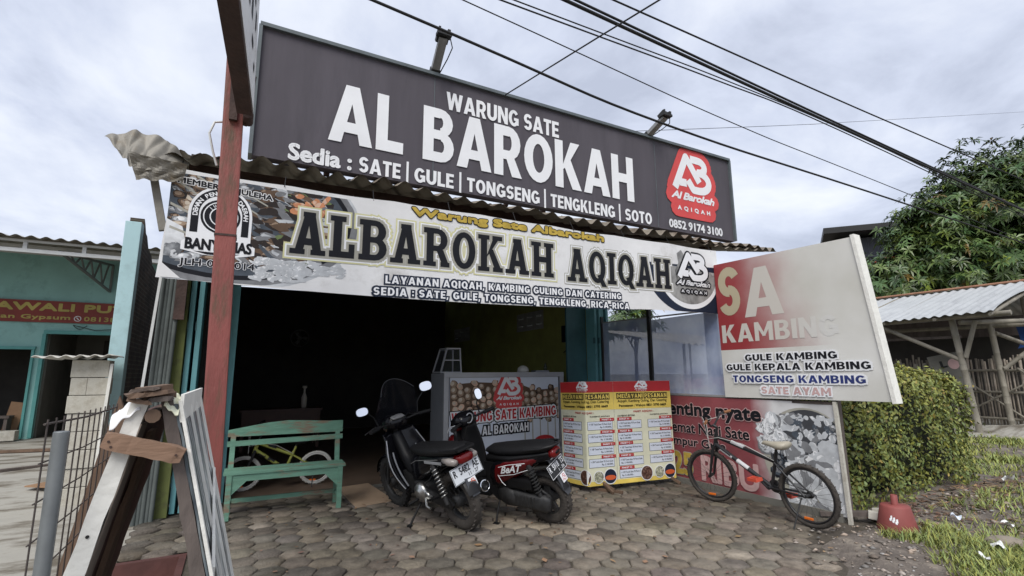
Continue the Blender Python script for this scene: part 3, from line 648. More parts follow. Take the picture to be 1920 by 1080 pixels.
def dirt_edge(x,y):
    """>0 on the bare dirt beyond the pavers"""
    return (x-3.25)*.42-(y-2.02)*1.0+.10*math.sin(x*3.1)+.12*math.sin(y*5.3+x)
def pavers():
    V=[];F=[];Cc=[]; s=.131; wx=s*1.5; hy=s*math.sqrt(3)
    for i in range(-6,48):
        for j in range(-8,36):
            cx=-.65+i*wx; cy=.0+j*hy+(hy/2 if i%2 else 0)
            if cy>6.93 or cy<-1.2 or cx>5.5 or cx<-.72: continue
            if cy<5.28 and cx<-.14: continue
            if cx>5.3 and cy>2.9: continue
            de=dirt_edge(cx,cy)
            if de>.32 or (de>.05 and rng.random()<.45): continue
            sink=-.032*min(1,max(0,de+.35)/.40) if de>-.35 else 0
            dz=rng.normal(0,.0035)+sink; tx,ty=rng.normal(0,.012,2); k=len(V); rot=rng.normal(0,.03)
            rr=s*.960*(1+rng.normal(0,.014))
            for r,z in((rr*.90,0),(rr*.975,-.006),(rr,-.03)):
                for q in range(6):
                    a=rot+q*PI/3; jx,jy=rng.normal(0,.0030,2); x,y=r*math.cos(a)+jx,r*math.sin(a)+jy
                    V.append((cx+x,cy+y,z+dz+tx*x+ty*y))
            b=float(np.clip(rng.normal(1.0,.23),.5,1.7)); 
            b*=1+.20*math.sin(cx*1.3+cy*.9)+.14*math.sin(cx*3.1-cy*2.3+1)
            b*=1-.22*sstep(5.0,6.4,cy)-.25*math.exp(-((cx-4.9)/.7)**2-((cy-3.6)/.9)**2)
            if rng.random()<.11: b*=1.38
            if rng.random()<.05:
                q=int(rng.integers(6)); f_=rng.uniform(.55,.8)
                for lv in(0,6,12): v_=V[k+lv+q]; V[k+lv+q]=(cx+(v_[0]-cx)*f_,cy+(v_[1]-cy)*f_,v_[2]-.012)
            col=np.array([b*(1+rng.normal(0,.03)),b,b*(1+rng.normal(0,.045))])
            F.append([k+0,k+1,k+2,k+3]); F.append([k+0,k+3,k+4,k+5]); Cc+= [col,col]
            for a,bb in((0,6),(6,12)):
                for q in range(6):
                    q2=(q+1)%6; F.append([k+bb+q,k+bb+q2,k+a+q2,k+a+q]); Cc.append(col*.9)
    o=fast_mesh('pavers',V,F,'paver',cols=Cc); o['kind']='structure'
pavers()
def vh(x,y):
    n=.018*math.sin(2.3*x+1.1*y)+.012*math.sin(5.1*x-3.7*y)+.008*math.sin(11*x+9*y)
    e=sstep(-.28,.25,dirt_edge(x,y)); r=sstep(5.4,6.4,x)*.05
    right=sstep(9,13.5,x)*(.10)
    return -.035+e*(.045+n)+r+right*.6
mb=MB(); mb.grid(lambda u,v:((x:=2.6+u*15),(y:=-2.2+v*9.6),vh(x,y) if not (x<5.44 and y>2.8) else -.06),170,120)
struct('dirt_verge',mb,'dirt')
mb=MB(); mb.grid(lambda u,v:((x:=13.2+u*6),(y:=2.2+v*5),vh(min(x,17.4),y)+.05+.14*math.exp(-((x-15.6)/1.6)**2-((y-4.1)/1.0)**2)-.12*max(abs(2*u-1),abs(2*v-1))**4),24,20); struct('sandy_bank',mb,'concrete')

def gravel():
    V=[];F=[];Cc=[]
    base=[(1,0,0),(0,1,0),(-1,0,0),(0,-1,0),(0,0,.7),(0,0,-.7)]; fc=[(0,1,4),(1,2,4),(2,3,4),(3,0,4),(1,0,5),(2,1,5),(3,2,5),(0,3,5)]
    for i in range(6500):
        x=rng.uniform(2.2,7.5); y=rng.uniform(-.6,3.3)
        de=dirt_edge(x,y)
        if de<-.7 or (x>5.35 and y>2.9): continue
        if de<-.25 and rng.random()<.93: continue
        if de<.05 and rng.random()<.6: continue
        s=float(rng.gamma(2.0,.0045))+.004; k=len(V); A=rng.uniform(0,6.28); ca,sa=math.cos(A),math.sin(A); ex,ey,ez=s*rng.uniform(.6,1.5,3)*(1,1,.6)
        z=max(vh(x,y),-.004 if de<.06 else -1)
        for a,b,c in base:
            a,b,c=a*ex,b*ey,c*ez; V.append((x+a*ca-b*sa,y+a*sa+b*ca,z+c+.2*s))
        b=rng.uniform(.5,1.9); t=rng.normal(0,.06)
        for f in fc: F.append([k+q for q in f]); Cc.append((b*(1+t),b,b*(1-t)))
    o=fast_mesh('gravel',V,F,'gravel',cols=Cc); tag(o,'loose gravel and grit scattered over the bare dirt beside the pavers','gravel'); o['kind']='stuff'
gravel()
def paver_debris():
    V=[];F=[];Cc=[]
    for i in range(420):
        x=rng.uniform(.2,5.2); y=rng.uniform(1.6,6.6)
        if dirt_edge(x,y)>.1: continue
        a=rng.uniform(0,6.28); L=float(rng.gamma(2,.006))+.006; wd=L*rng.uniform(.3,.8); dx_,dy_=math.cos(a)*L,math.sin(a)*L; nx_,ny_=-math.sin(a)*wd,math.cos(a)*wd; k=len(V); z=.010
        V+=[(x-dx_,y-dy_,z),(x+nx_,y+ny_,z+.004),(x+dx_,y+dy_,z+.005),(x-nx_,y-ny_,z+.003)]; F.append([k,k+1,k+2,k+3]); b=rng.uniform(.5,2.6); Cc.append((b,b*rng.uniform(.8,1.05),b*rng.uniform(.6,1.0)))
    o=fast_mesh('leaf_debris',V,F,'dead_leaf',cols=Cc); tag(o,'small dry leaf bits and crumbs scattered over the hexagonal pavers','debris'); o['kind']='stuff'
paver_debris()
def grass():
    P=[]
    for i in range(64000):
        x=4.6+11.4*rng.random()**1.5; y=rng.uniform(-1.5,5.2)
        d=(x-5.15)*.55-(y-2.35)*.9
        dens=0
        # main patch in front of the red base, right corner of the picture
        if x<9.5 and y<2.75 and d>.0: dens=min(1,d*1.5)*(.95 if y<2.2 else .6)
        if 6.2<x<9.5 and 2.1<y<3.0: dens*=.45
        if x>=9.0: dens=.8 if y<4.9 else .3
        pn=math.sin(x*1.7+y*2.9)+math.sin(x*4.1-y*3.3)*.7+.5*math.sin(x*9+y*7)
        if pn<-.25: dens*=.18
        elif pn<.2: dens*=.6
        if 5.1<x<5.75 and 2.2<y<2.62: dens=max(dens,.55)
        if math.hypot(x-5.47,y-2.62)<.17: dens=0
        if x>13.4 and y>3.6: dens*=.3
        if rng.random()<dens: P.append((x,y))
    V=[];F=[];Cc=[]
    for x,y in P:
        z=vh(x,y)-.004; nb=4 if x<8 else 2
        for _ in range(nb):
            a=rng.uniform(0,6.28); L=rng.uniform(.03,.10)*(1.15 if x>9 else 1); wd=rng.uniform(.003,.006)*(1+max(0,x-6)*.10); ln=rng.uniform(.4,1.4)
            px,py=x+rng.normal(0,.02),y+rng.normal(0,.02); dx_,dy_=math.cos(a),math.sin(a); k=len(V)
            V+= [(px-dy_*wd,py+dx_*wd,z),(px+dy_*wd,py-dx_*wd,z),(px+dx_*L*ln*.45+dy_*wd*.7,py+dy_*L*ln*.45-dx_*wd*.7,z+L*.62),(px+dx_*L*ln*.45-dy_*wd*.7,py+dy_*L*ln*.45+dx_*wd*.7,z+L*.62),(px+dx_*L*ln,py+dy_*L*ln,z+L*.9)]
            F+= [[k,k+1,k+2,k+3],[k+3,k+2,k+4,k+4]]
            b=rng.uniform(.65,1.35); yl=rng.random(); c=(b*(1+.35*yl),b,b*(.7+.4*(1-yl))); Cc+=[c,c]
    # triangles as degenerate quads are avoided by splitting
    F2=[];C2=[]
    for f,c in zip(F,Cc):
        if f[2]==f[3]: continue
        F2.append(f);C2.append(c)
    F3=[];C3=[]
    for f,c in zip(F,Cc):
        F3.append(f[:3]); C3.append(c)
        if f[2]!=f[3]: F3.append([f[0],f[2],f[3]]); C3.append(c)
    o=fast_mesh('grass',V,F3,'grass',cols=C3); tag(o,'patchy bright green grass growing on the verge in front of the hedge','grass'); o['kind']='stuff'
grass()
def leaf_litter():
    V=[];F=[];Cc=[]
    for i in range(1500):
        x=rng.uniform(5.6,9.6); y=rng.normal(2.85,.28) if rng.random()<.75 else rng.uniform(.6,2.9)
        if y>3.02+.05*(x>8.9): continue
        if x>9 and rng.random()<.5: continue
        z=vh(x,y)+.006; a=rng.uniform(0,6.28); L=rng.uniform(.02,.06); wd=L*rng.uniform(.15,.4); dx_,dy_=math.cos(a)*L,math.sin(a)*L; nx_,ny_=-math.sin(a)*wd,math.cos(a)*wd; k=len(V); t=rng.uniform(-.012,.02)
        V+=[(x-dx_,y-dy_,z),(x+nx_,y+ny_,z+.006),(x+dx_,y+dy_,z+.008+t),(x-nx_,y-ny_,z+.004)]; F.append([k,k+1,k+2,k+3]); b=rng.uniform(.5,2.2); Cc.append((b,b*rng.uniform(.8,1.1),b*rng.uniform(.7,1.1)))
    o=fast_mesh('leaf_litter',V,F,'dead_leaf',cols=Cc); tag(o,'dry brown fallen leaves and twigs along the foot of the hedge','leaf litter'); o['kind']='stuff'
leaf_litter()

# ================================================================== SHOP BUILDING
shop=thing('shop_building','open-fronted food shop with teal folding doors under a rusty corrugated awning','shop',(2.4,7.0,0))
DEP=14.5
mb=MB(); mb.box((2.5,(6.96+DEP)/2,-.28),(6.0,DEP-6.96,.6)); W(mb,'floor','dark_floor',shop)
mb=MB(); mb.box((2.05,6.93,.008),(5.9,.07,.03)); W(mb,'door_sill','plaster_grey',shop)
mb=MB()
def wall_x(mb,x,th,y0,y1,z0,z1,holes):
    """wall in a plane of constant x with rectangular holes (ya,yb,za,zb)"""
    ysb=sorted({y0,y1,*[h[0] for h in holes],*[h[1] for h in holes]})
    for a,b in zip(ysb[:-1],ysb[1:]):
        hs=sorted([(h[2],h[3]) for h in holes if h[0]<=a and h[1]>=b]); z=z0
        for za,zb in hs:
            mb.box((x,(a+b)/2,(z+za)/2),(th,b-a,za-z)); z=zb
        mb.box((x,(a+b)/2,(z+z1)/2),(th,b-a,z1-z))
wall_x(mb,5.62,.16,7.12,DEP,0.02,3.75,[(8.8,9.95,2.38,2.78),(12.6,13.75,2.36,2.74)]); W(mb,'side_wall','inner_wall',shop,'yellow-green right wall with two vent openings')
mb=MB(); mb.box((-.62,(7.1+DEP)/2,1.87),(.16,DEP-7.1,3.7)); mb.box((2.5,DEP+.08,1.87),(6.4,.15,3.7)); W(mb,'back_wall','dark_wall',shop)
for (a,b,za,zb) in((8.8,9.95,2.38,2.78),(12.6,13.75,2.36,2.74)):
    mb=MB(); 
    for k in range(4): mb.box((5.62,a+(b-a)*k/3,(za+zb)/2),(.15,.17,zb-za-.004))
    for z in(za+.03,(za+zb)/2,zb-.03): mb.box((5.62,(a+b)/2,z),(.146,b-a-.004,.135))
    W(mb,'vent_block','block_vent',shop)
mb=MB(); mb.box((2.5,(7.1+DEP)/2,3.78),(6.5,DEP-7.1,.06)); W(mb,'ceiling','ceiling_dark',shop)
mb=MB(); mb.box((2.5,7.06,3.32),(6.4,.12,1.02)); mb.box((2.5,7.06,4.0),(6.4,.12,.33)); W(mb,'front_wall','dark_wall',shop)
mb=MB(); mb.grid(lambda u,v:(-.85+6.9*u,6.95+8.0*v,4.15+.9*v*.5+.03*math.sin(u*6.9/.2*2*PI/1)),170,4); W(mb,'roof','zinc_old',shop,'corrugated main roof behind the signboard',False)
# left pillar, folding doors, jambs
mb=MB(); mb.box((-.625,6.62,1.7),(.19,.16,3.4),bev=.006); mb.box((-.64,6.9,1.7),(.16,.38,3.4)); W(mb,'pillar','green_wall',shop,'green painted pillar left of the entrance')
mb=MB(); mb.box((5.63,7.02,1.7),(.15,.18,3.4)); W(mb,'pillar','teal_dark',shop)
def fold_panel(x,y0,y1,m='teal'):
    mb=MB(); mb.box((x,(y0+y1)/2,1.42),(.05,y1-y0,2.8),bev=.006)
    o=W(mb,'folding_door_panel',m,shop)
    for z in(.35,1.15,2.0):
        mb=MB(); mb.box((x-.027,y0+.02,z),(.012,.045,.10)); q=mb.build('hinge','teal_dark',o); q.data.transform(Matrix.Translation(-Vector(shop.location)))
    return o
for x in(-.495,-.415,-.20): fold_panel(x,6.60,7.03,'teal' if x<-.25 else 'teal_dark')
mb=MB(); mb.box((-.075,6.92,1.42),(.085,.10,2.8),bev=.006); W(mb,'door_jamb','teal',shop)
mb=MB(); mb.box((-.26,7.02,1.42),(.29,.02,2.8)); W(mb,'dark_gap_sheet','dark_wall',shop)  # dark sheet standing in for the shaded gap beside the jamb
mb=MB(); mb.box((5.09,7.05,1.42),(.40,.045,2.8)); 
W(mb,'folding_door_panel','teal_dark',shop)
for i,x in enumerate((5.32,5.395,5.47,5.545)): fold_panel(x,6.78-.03*(i%2),7.02,'teal')
mb=MB(); mb.box((5.50,7.9,2.2),(.10,.24,.32),bev=.01); mb.tube([(5.5,7.9,2.04),(5.5,7.92,1.9),(5.48,8.0,1.84)],.008); W(mb,'fuse_box','black_satin',shop)
# awning: corrugated sheet with a wavy front edge, purlin, side post
EZ=[(-.62,3.10),(-.49,3.125),(-.25,3.175),(-.03,3.20),(.33,3.217),(.96,3.218),(1.63,3.20),(2.67,3.183),(3.77,3.160),(4.62,3.162),(5.72,3.172),(6.3,3.205),(6.95,3.25)]
def eave_z(x): return float(np.interp(x,[p[0] for p in EZ],[p[1] for p in EZ]))+.006*math.sin(x*7.3)
def aw(u,v):
    x=-.62+7.55*u; y=4.40+2.55*v+(.06*math.sin(x*.9)+.03*math.sin(x*3.7))*(1-v)*.6
    if x>5.9: y+= (x-5.9)*.05
    z=eave_z(x)*(1-v)+3.84*v+(.030+.008*math.sin(x*1.9))*math.sin(2*PI*x/.205+.4*math.sin(x))
    z+=.010*math.sin(x*5.3+1)*(1-v)
    return(x,y,z)
mb=MB(); mb.grid(aw,380,10); W(mb,'awning_sheet','zinc_old',shop,'rusty corrugated awning sheet',False)
mb=MB(); mb.grid(lambda u,v:(4.9+1.62*u,4.36+.6*v,eave_z(4.9+1.62*u)-.055+.14*v+.02*math.sin(2*PI*(4.9+1.62*u)/.205+1)),80,3); W(mb,'awning_patch','zinc_old',shop,None,False)
mb=MB()
mb.beam((-.50,4.95,3.23),(5.75,4.95,3.31),.06,.08); mb.beam((-.60,5.7,3.38),(5.9,5.7,3.45),.06,.09)
for x in(-.45,.9,2.3,3.7,5.1): mb.beam((x,4.85,3.16+.012*x),(x,6.98,3.72),.04,.05)
W(mb,'awning_beam','dark_rust',shop)
mb=MB(); mb.box((5.55,4.60,1.6),(.14,.10,3.2)); W(mb,'post','dark_rust',shop,'dark post behind the right end of the long banner')
# crumpled sheet end at the left
def bent(u,v):
    A=[(-.985,4.42,3.185),(-.80,4.40,3.255),(-.60,4.42,3.235),(-.45,4.48,3.10)]
    B=[(-.86,4.30,3.03),(-.79,4.26,2.93),(-.70,4.26,2.905),(-.50,4.28,2.965)]
    def ip(P,t):
        t*=3; i=min(2,int(t)); f=t-i; return Vector(P[i]).lerp(Vector(P[i+1]),f)
    p=ip(A,u).lerp(ip(B,u),v); rip=.012*math.sin(u*26+v*2)+.010*math.sin(v*7+u*3)
    return p+Vector((rip*.35,-abs(rip)*1.1,rip*.7))
mb=MB(); mb.grid(bent,60,16); W(mb,'bent_sheet','zinc_tan',shop,'crumpled pale sheet bent up at the left end of the awning',False)
def bent2(u,v):
    p=Vector((-.80+.36*u,4.22+.05*v,3.02-.02*u)).lerp(Vector((-.74+.28*u,4.27,2.84+.03*u)),v); r=.012*math.sin(u*17+v*5)+.012*math.sin(v*9)
    return p+Vector((0,-abs(r),r*.5))
mb=MB(); mb.grid(bent2,18,10,smooth=False); W(mb,'bent_sheet','zinc_tan',shop,None,False)
mb=MB(); mb.beam((-.665,4.40,2.95),(-.565,4.40,2.52),.05,.045,up=(0,1,0)); W(mb,'awning_end_board','zinc_tan',shop)
# grey ribbed sheets and white rod standing at the left corner
rs=thing('ribbed_sheet','grey ribbed sheets standing upright against the green pillar','sheet',(-.74,6.46,0))
mb=MB()
for i in range(5): mb.tube([(-.80+i*.036,6.46+.01*(i%2),-.02),(-.765+i*.036,6.46+.01*(i%2),2.62)],.022,8)
W(mb,'sheet_bundle','asbestos_grey',rs)
mb=MB(); mb.beam((-.60,6.44,2.05),(-.60,6.44,2.72),.10,.05); W(mb,'dark_cap','dark_rust',rs)
wr=MB(); wr.beam((-.90,6.38,-.02),(-.785,6.38,2.62),.025,.025,up=(0,1,0)); tag(wr.build('white_rod','white_steel'),'thin white rod leaning between the brick wall and the ribbed grey sheets','rod')

# ================================================================== SIGNBOARD ON THE AWNING
SY=4.60
sb=thing('signboard','long dark grey signboard with big white letters standing above the awning','signboard',(0,SY,3.16))
def S(u,z): return z-3.16
mb=MB(); mb.box((3.07,.06,.775),(6.20,.11,1.23)); mb.build('panel','sign_grey',sb)
mb=MB(); mb.box((3.07,.05,1.403),(6.24,.16,.035)); mb.box((-.045,.05,.775),(.03,.16,1.23)); mb.box((6.185,.05,.775),(.03,.16,1.23)); mb.build('frame','sign_edge',sb)
for u in(1.6,4.70):
    mb=MB(); mb.box((u,.0035,.775),(.007,.004,1.22)); mb.build('seam','sign_edge',sb)
mb=MB()
for u in(.6,3.0,5.4): mb.beam((u,.16,1.2),(u,1.1,.5),.05,.05); mb.beam((u,.14,.14),(u,.14,1.38),.05,.05)
mb.build('brace','dark_rust',sb)
dz=-3.16
slab_text(sb,'lettering','WARUNG SATE','print_white',(1.73,4.21+dz,3.155,4.41+dz),-.004,font=sans,gap=.07)
slab_text(sb,'lettering','AL BAROKAH','print_white',(.575,3.60+dz,4.295,4.19+dz),-.004,font=sans,gap=.07)
for s,a,b in(('Sedia :',.25,.80),('SATE',.865,1.265),('GULE',1.405,1.825),('TONGSENG',1.975,2.87),('TENGKLENG',3.02,3.965),('SOTO',4.13,4.58)):
    if s[1]=='e': text(sb,'lettering',s,'print_white',(a,3.335+dz,b,3.50+dz),bold=.050)
    else: slab_text(sb,'lettering',s,'print_white',(a,3.34+dz,b,3.495+dz),-.004,font=sans,gap=.08)
for u in(1.335,1.90,2.945,4.045):
    mb=MB(); mb.box((u,-.001,.265),(.022,.003,.225)); mb.build('divider','print_white',sb)
ab_logo(sb,(4.90,3.53+dz,5.86,4.50+dz),-.003)
text(sb,'phone_number','0852 9174 3100','print_white',(4.885,3.355+dz,5.93,3.475+dz),bold=.05)
def floodlight(a,b,label):
    t=thing('sign_lamp',label,'lamp',a,group='lamps on arms along the top of the signboard'); A=Vector(a); d=Vector(b)-A; x=Vector((1,0,0)); n=d.cross(x).normalized()
    mb=MB(); mb.beam((0,0,0),d*.94,.085,.05,up=n); mb.build('arm','lamp_body',t)
    mb=MB(); mb.beam(d*.80+n*.035,d*1.06+n*.035,.125,.05,up=n); mb.box(d*1.0,(.15,.07,.03)); mb.box(d*1.03+Vector((-.05,0,.03)),(.02,.03,.06)); mb.box(d*1.03+Vector((.05,0,.03)),(.03,.03,.05)); mb.beam(d*-.03,d*.22,.10,.07,up=n); mb.build('lamp_head','lamp_black',t)
    mb=MB(); mb.tube([d*.98+Vector((.07,0,0)),d*.8+Vector((.105,-.03,-.03)),d*.5+Vector((.085,-.04,-.02)),d*.1+Vector((.05,0,0))],.006,6); mb.build('wire','cable_black',t)
floodlight((1.60,4.66,4.565),(1.58,4.30,4.83),'lamp arm on the sign top above the word for stall, nearer the left end')
floodlight((4.60,4.66,4.565),(4.64,4.30,4.74),'lamp arm on the sign top beside the red emblem, nearer the right end')

# ================================================================== LONG BANNER UNDER THE AWNING
BY=4.34
bn=thing('banner','white fabric banner with big black slab letters hung under the awning','banner',(0,BY,2.1))
bw=lambda u,v:.008*math.sin(u*2.3+.4)+.004*math.sin(u*4.1)
B0,B1=-.57,5.44
def bpt(u,v):
    x=B0+(B1-B0)*u; top=.90+.035*u+.010*abs(math.sin(u*PI*7))*-1; bot=.055-.055*math.sin(PI*min(1,u*1.25))*.9+.04*u
    z=bot+(top-bot)*v; xx=x+.05*(v)*(1 if u<.04 else 0)*(1-u/.04 if u<.04 else 0)
    return(xx,bw(x,z),z)
mb=MB(); mb.grid(bpt,240,10); mb.build('cloth','banner_white',bn,fix=False)
z0=-2.1
def BT(*a,**k): return text(bn,*a,warp=bw,**k)
# printed plate of food at the left, bowl at the right
cl=lambda P:clip_poly(P,B0+.03,.05,B1-.01,.865)
def warped(name,P,m,y,parent=bn):
    """flat print cut into strips so it follows the cloth"""
    mb=MB(); xs_=[p[0] for p in P]
    for i in range(math.floor(min(xs_)/.05),math.ceil(max(xs_)/.05)):
        q=clip_poly(P,i*.05,-9,(i+1)*.05+.0004,9)
        if len(q)>2: mb.add([(x,y+bw(x,z),z) for x,z in q],[tuple(range(len(q)))])
    return mb.build(name,m,parent,fix=False)
warped('plate_picture',cl(ellipse(-.12,.60,.98,.60)),'pic_light',-.0003)
warped('plate_picture',cl(ellipse(-.12,.605,.955,.575)),'pic_grey',-.0005)
warped('plate_picture',cl(ellipse(-.12,.61,.90,.535)),'print_black',-.0007)
warped('food_picture',cl(ellipse(-.12,.61,.86,.50)),'pic_slate',-.0009)
def bput(name,L,m):
    mb=MB()
    for P,yy in L:
        P=cl(P)
        if len(P)>2: mb.add([(x,yy+bw(x,z),z) for x,z in P],[tuple(range(len(P)))])
    if mb.v: mb.build(name,m,bn,fix=False)
TON=[('pic_dark','pic_brown','pic_tan'),('pic_brown','pic_tan','pic_pale'),('pic_grey','pic_light','pic_white'),('pic_light','pic_white','print_white'),('pic_orange','pic_peach','pic_pale'),('pic_slate','pic_grey','pic_light'),('pic_dark','pic_green','pic_light')]
r_=random.Random(3); SP=[]
for k in range(430):   # heap of sliced meat and greens behind the badge
    u=r_.uniform(-.50,.62); v=r_.uniform(.22,.86)
    if ((u+.05)/.74)**2+((v-.56)/.44)**2>1: continue
    SP.append((u,v,r_.uniform(.04,.10),r_.uniform(.016,.036),r_.uniform(-.9,.3),r_.choice([0,0,1,5,0,2,1,5] if u<.2 else [0,1,2,2,3,6])))
for k in range(120): SP.append((r_.uniform(.05,.42),r_.uniform(.10,.27),r_.uniform(.02,.05),r_.uniform(.010,.02),r_.uniform(-.6,.6),3))
for k in range(26): SP.append((r_.uniform(.42,.72),r_.uniform(.17,.29),r_.uniform(.03,.06),r_.uniform(.012,.02),r_.uniform(-.3,.3),3))
for k in range(16): SP.append((r_.uniform(.32,.58),r_.uniform(.68,.84),r_.uniform(.03,.055),r_.uniform(.02,.035),r_.uniform(-1,1),4))
lumps(bput,'food_picture',SP,TON,-.0010,1)
for i,(a,b,c,d) in enumerate(((-.50,.80,-.05,.50),(-.53,.62,-.10,.42),(-.38,.86,.05,.62),(-.52,.44,-.2,.33),(-.2,.86,.12,.70))):
    warped('skewer_picture',cl([(a,b-.010),(c,d-.006),(c,d+.006),(a,b+.010)]),'halo_grey',-.0033)
warped('food_picture',cl([(-.54,.22),(-.54,.50),(-.44,.45),(-.40,.30),(-.46,.22)]),'food_grey',-.0032)
warped('banner_corner',cl([(-.545,.06),(-.545,.17),(-.42,.06)]),'banner_white',-.0038)
BT('member_words','MEMBER OF JULEHA','print_black',(-.50,.775,.15,.835),y=-.0054,bold=.04,halo=.12,halo_m='banner_white',slope=-.06)
# member badge
arch=[(-.415,.36)]+[(-.20+.215*math.cos(PI-i*PI/14),.575+.225*math.sin(PI-i*PI/14)) for i in range(15)]+[(.015,.36),(.05,.34),(.05,.28),(-.08,.25),(-.30,.25),(-.44,.28),(-.44,.34)]
warped('badge_backing',arch,'print_white',-.0042)
arch2=[(-.20+.195*math.cos(PI-i*PI/20),.575+.205*math.sin(PI-i*PI/20)) for i in range(21)]
for i in range(20):
    pass
inn=[(-.20+.145*math.cos(PI-i*PI/20),.575+.15*math.sin(PI-i*PI/20)) for i in range(21)]
flat(bn,'badge_arch',[[arch2[i],arch2[i+1],inn[i+1],inn[i]] for i in range(20)]+[rect(-.395,.42,-.345,.575),rect(-.055,.42,-.005,.575)],'print_black',-.0048,bw)
flat(bn,'badge_ring',[ellipse(-.20,.56,.135,.135,30)],'print_black',-.0050,bw)
flat(bn,'badge_ring',[ellipse(-.20,.56,.118,.118,30)],'print_white',-.0054,bw); flat(bn,'badge_ring',[ellipse(-.20,.56,.110,.110,30)],'print_black',-.0058,bw); flat(bn,'badge_ring',[ellipse(-.20,.56,.075,.075,30)],'print_white',-.0062,bw)
flat(bn,'badge_ring',[ellipse(-.20,.56,.067,.067,30)],'print_black',-.0066,bw)
flat(bn,'badge_bird',[[(-.235,.585),(-.215,.60),(-.19,.57),(-.205,.535)],[(-.205,.535),(-.19,.57),(-.16,.535),(-.185,.505)],[(-.22,.50),(-.185,.52),(-.19,.495)]],'print_white',-.0074,bw)
def arc_text(parent,s,cx,cz,r,h,a0,a1,m,y):
    n=len(s); mb=MB()
    for i,ch in enumerate(s):
        if ch==' ': continue
        a=a0+(a1-a0)*i/(n-1); vs,fs=text_geo(ch,.03); w_=max(v[0] for v in vs); 
        P=[]
        for px,pz in vs:
            px=(px-w_/2)*h; pz=pz*h; sx=math.sin(a)*px+math.cos(a)*(r+pz); sz=-math.cos(a)*px+math.sin(a)*(r+pz); u,v=cx+sx,cz+sz; P.append((u,y+bw(u,v),v))
        mb.add(P,fs)
    mb.build('badge_words',m,parent,fix=False)
arc_text(bn,'DEWAN PENGURUS DAERAH',-.20,.575,.155,.045,PI*1.02,-PI*.02,'print_white',-.0062)
arc_text(bn,'JULEHA',-.20,.56,.083,.027,PI*.78,PI*.22,'print_white',-.0072)
BT('badge_words','BANYUMAS','print_black',(-.415,.285,.03,.375),y=-.0058,bold=.05)
flat(bn,'badge_swash',[[(-.36,.275),(-.05,.275),(-.14,.255),(-.27,.255)]],'print_black',-.0056,bw)
BT('member_number','JLH-04.1.014','print_black',(-.44,.145,.06,.215),y=-.0054,bold=.025,halo=.06)
slab_text(bn,'lettering','ALBAROKAH','print_black',(.30,.335,2.87,.70),-.0062,[(.022,'halo_grey',-.0040),(.034,'print_white',-.0032),(.047,'halo_yellow',-.0026)],bw,slope=.006)
slab_text(bn,'lettering','AQIQAH','print_black',(3.05,.335,4.57,.70),-.0062,[(.020,'halo_grey',-.0040),(.032,'print_white',-.0032),(.040,'halo_grey',-.0026)],bw,slope=.012)
BT('lettering','Warung Sate Albarokah','text_gold',(1.31,.775,3.57,.885),y=-.0062,bold=.085,halo=.085,halo_m='print_black',slope=.012)
slab_text(bn,'lettering','LAYANAN AQIQAH, KAMBING GULING DAN CATERING','print_white',(1.09,.145,3.78,.215),-.0066,[(.014,'print_navy',-.0040)],bw,slope=.012,font=sans,gap=.16)
slab_text(bn,'lettering','SEDIA : SATE, GULE, TONGSENG, TENGKLENG, RICA-RICA','print_white',(.99,.035,3.89,.105),-.0066,[(.014,'print_navy',-.0040)],bw,slope=.012,font=sans,gap=.16)
cr_=lambda P:clip_poly(P,4.2,.095,5.425,.90)
warped('bowl_picture',cr_(ellipse(4.88,.66,.74,.60,40,PI,2*PI)+[(5.43,.70)]),'print_navy',-.0016)
warped('bowl_picture',cr_([(5.05,.05),(5.44,.05),(5.44,.42),(5.25,.25)]),'print_navy',-.0018)
warped('bowl_picture',cr_(ellipse(4.90,.60,.55,.47,40,PI,2*PI)),'print_white',-.0024)
warped('bowl_picture',cr_(ellipse(4.90,.62,.51,.43,40,PI*.97,2.03*PI)),'food_steam',-.0030)
warped('bowl_picture',cr_([(4.66,.42),(4.62,.55),(4.72,.70),(4.70,.82),(4.78,.87),(4.84,.80),(4.82,.66),(4.96,.52),(4.9,.42)]),'food_steam',-.0030)
ab_logo(bn,(4.62,.27,5.31,.86),-.0052,back=None,ink='print_white',edge='print_black',slope=.0,warp=bw)
mb=MB()
for i in range(9):
    x=-.5+i*.73; mb.tube([(x,0,.885+.003*i),(x+.01,.09,1.0+.008*i)],.004,5)
mb.build('tie','cable_black',bn)

# ================================================================== RED POST WITH SIGN BOX
ps=thing('pole_sign','tall faded red steel post carrying an edge-on sign box','sign',(-.068,3.5,-.01),(0,R_(-1.43),0))
mb=MB(); mb.box((0,0,1.9),(.115,.115,3.8),bev=.012); mb.build('post','rust_red',ps)
mb=MB(); mb.box((0,0,2.315),(.122,.122,.012)); mb.build('weld_seam','dark_rust',ps)
mb=MB(); mb.beam((.0,-.075,3.06),(-.005,-.075,3.95),.045,.03,up=(0,1,0)); mb.beam((.06,-.02,3.06),(.10,-.15,3.35),.03,.04); mb.tube([(.085,-.02,3.09),(.085,-.14,3.09)],.03,10); mb.build('bracket','dark_rust',ps)
a=Vector((.112,-.20,3.06)); b=Vector((.02,-1.45,3.06)); d=(b-a).normalized(); n=Vector((-d.y,d.x,0)) # n points to +x side?
if n.x<0: n=-n
def sgn(off0,off1,z0_,z1_,s0=0,s1=1):
    P=[]
    for t in(s0,s1):
        for o_ in(off0,off1):
            P.append(a.lerp(b,t)+n*o_)
    mb=MB(); q=[P[0],P[1],P[3],P[2]]
    mb.add([(p.x,p.y,z0_) for p in q]+[(p.x,p.y,z1_) for p in q],[(3,2,1,0),(4,5,6,7),(0,1,5,4),(1,2,6,5),(2,3,7,6),(3,0,4,7)]); return mb
sgn(-.09,-.004,3.055,4.25).build('sign_frame','dark_rust',ps)
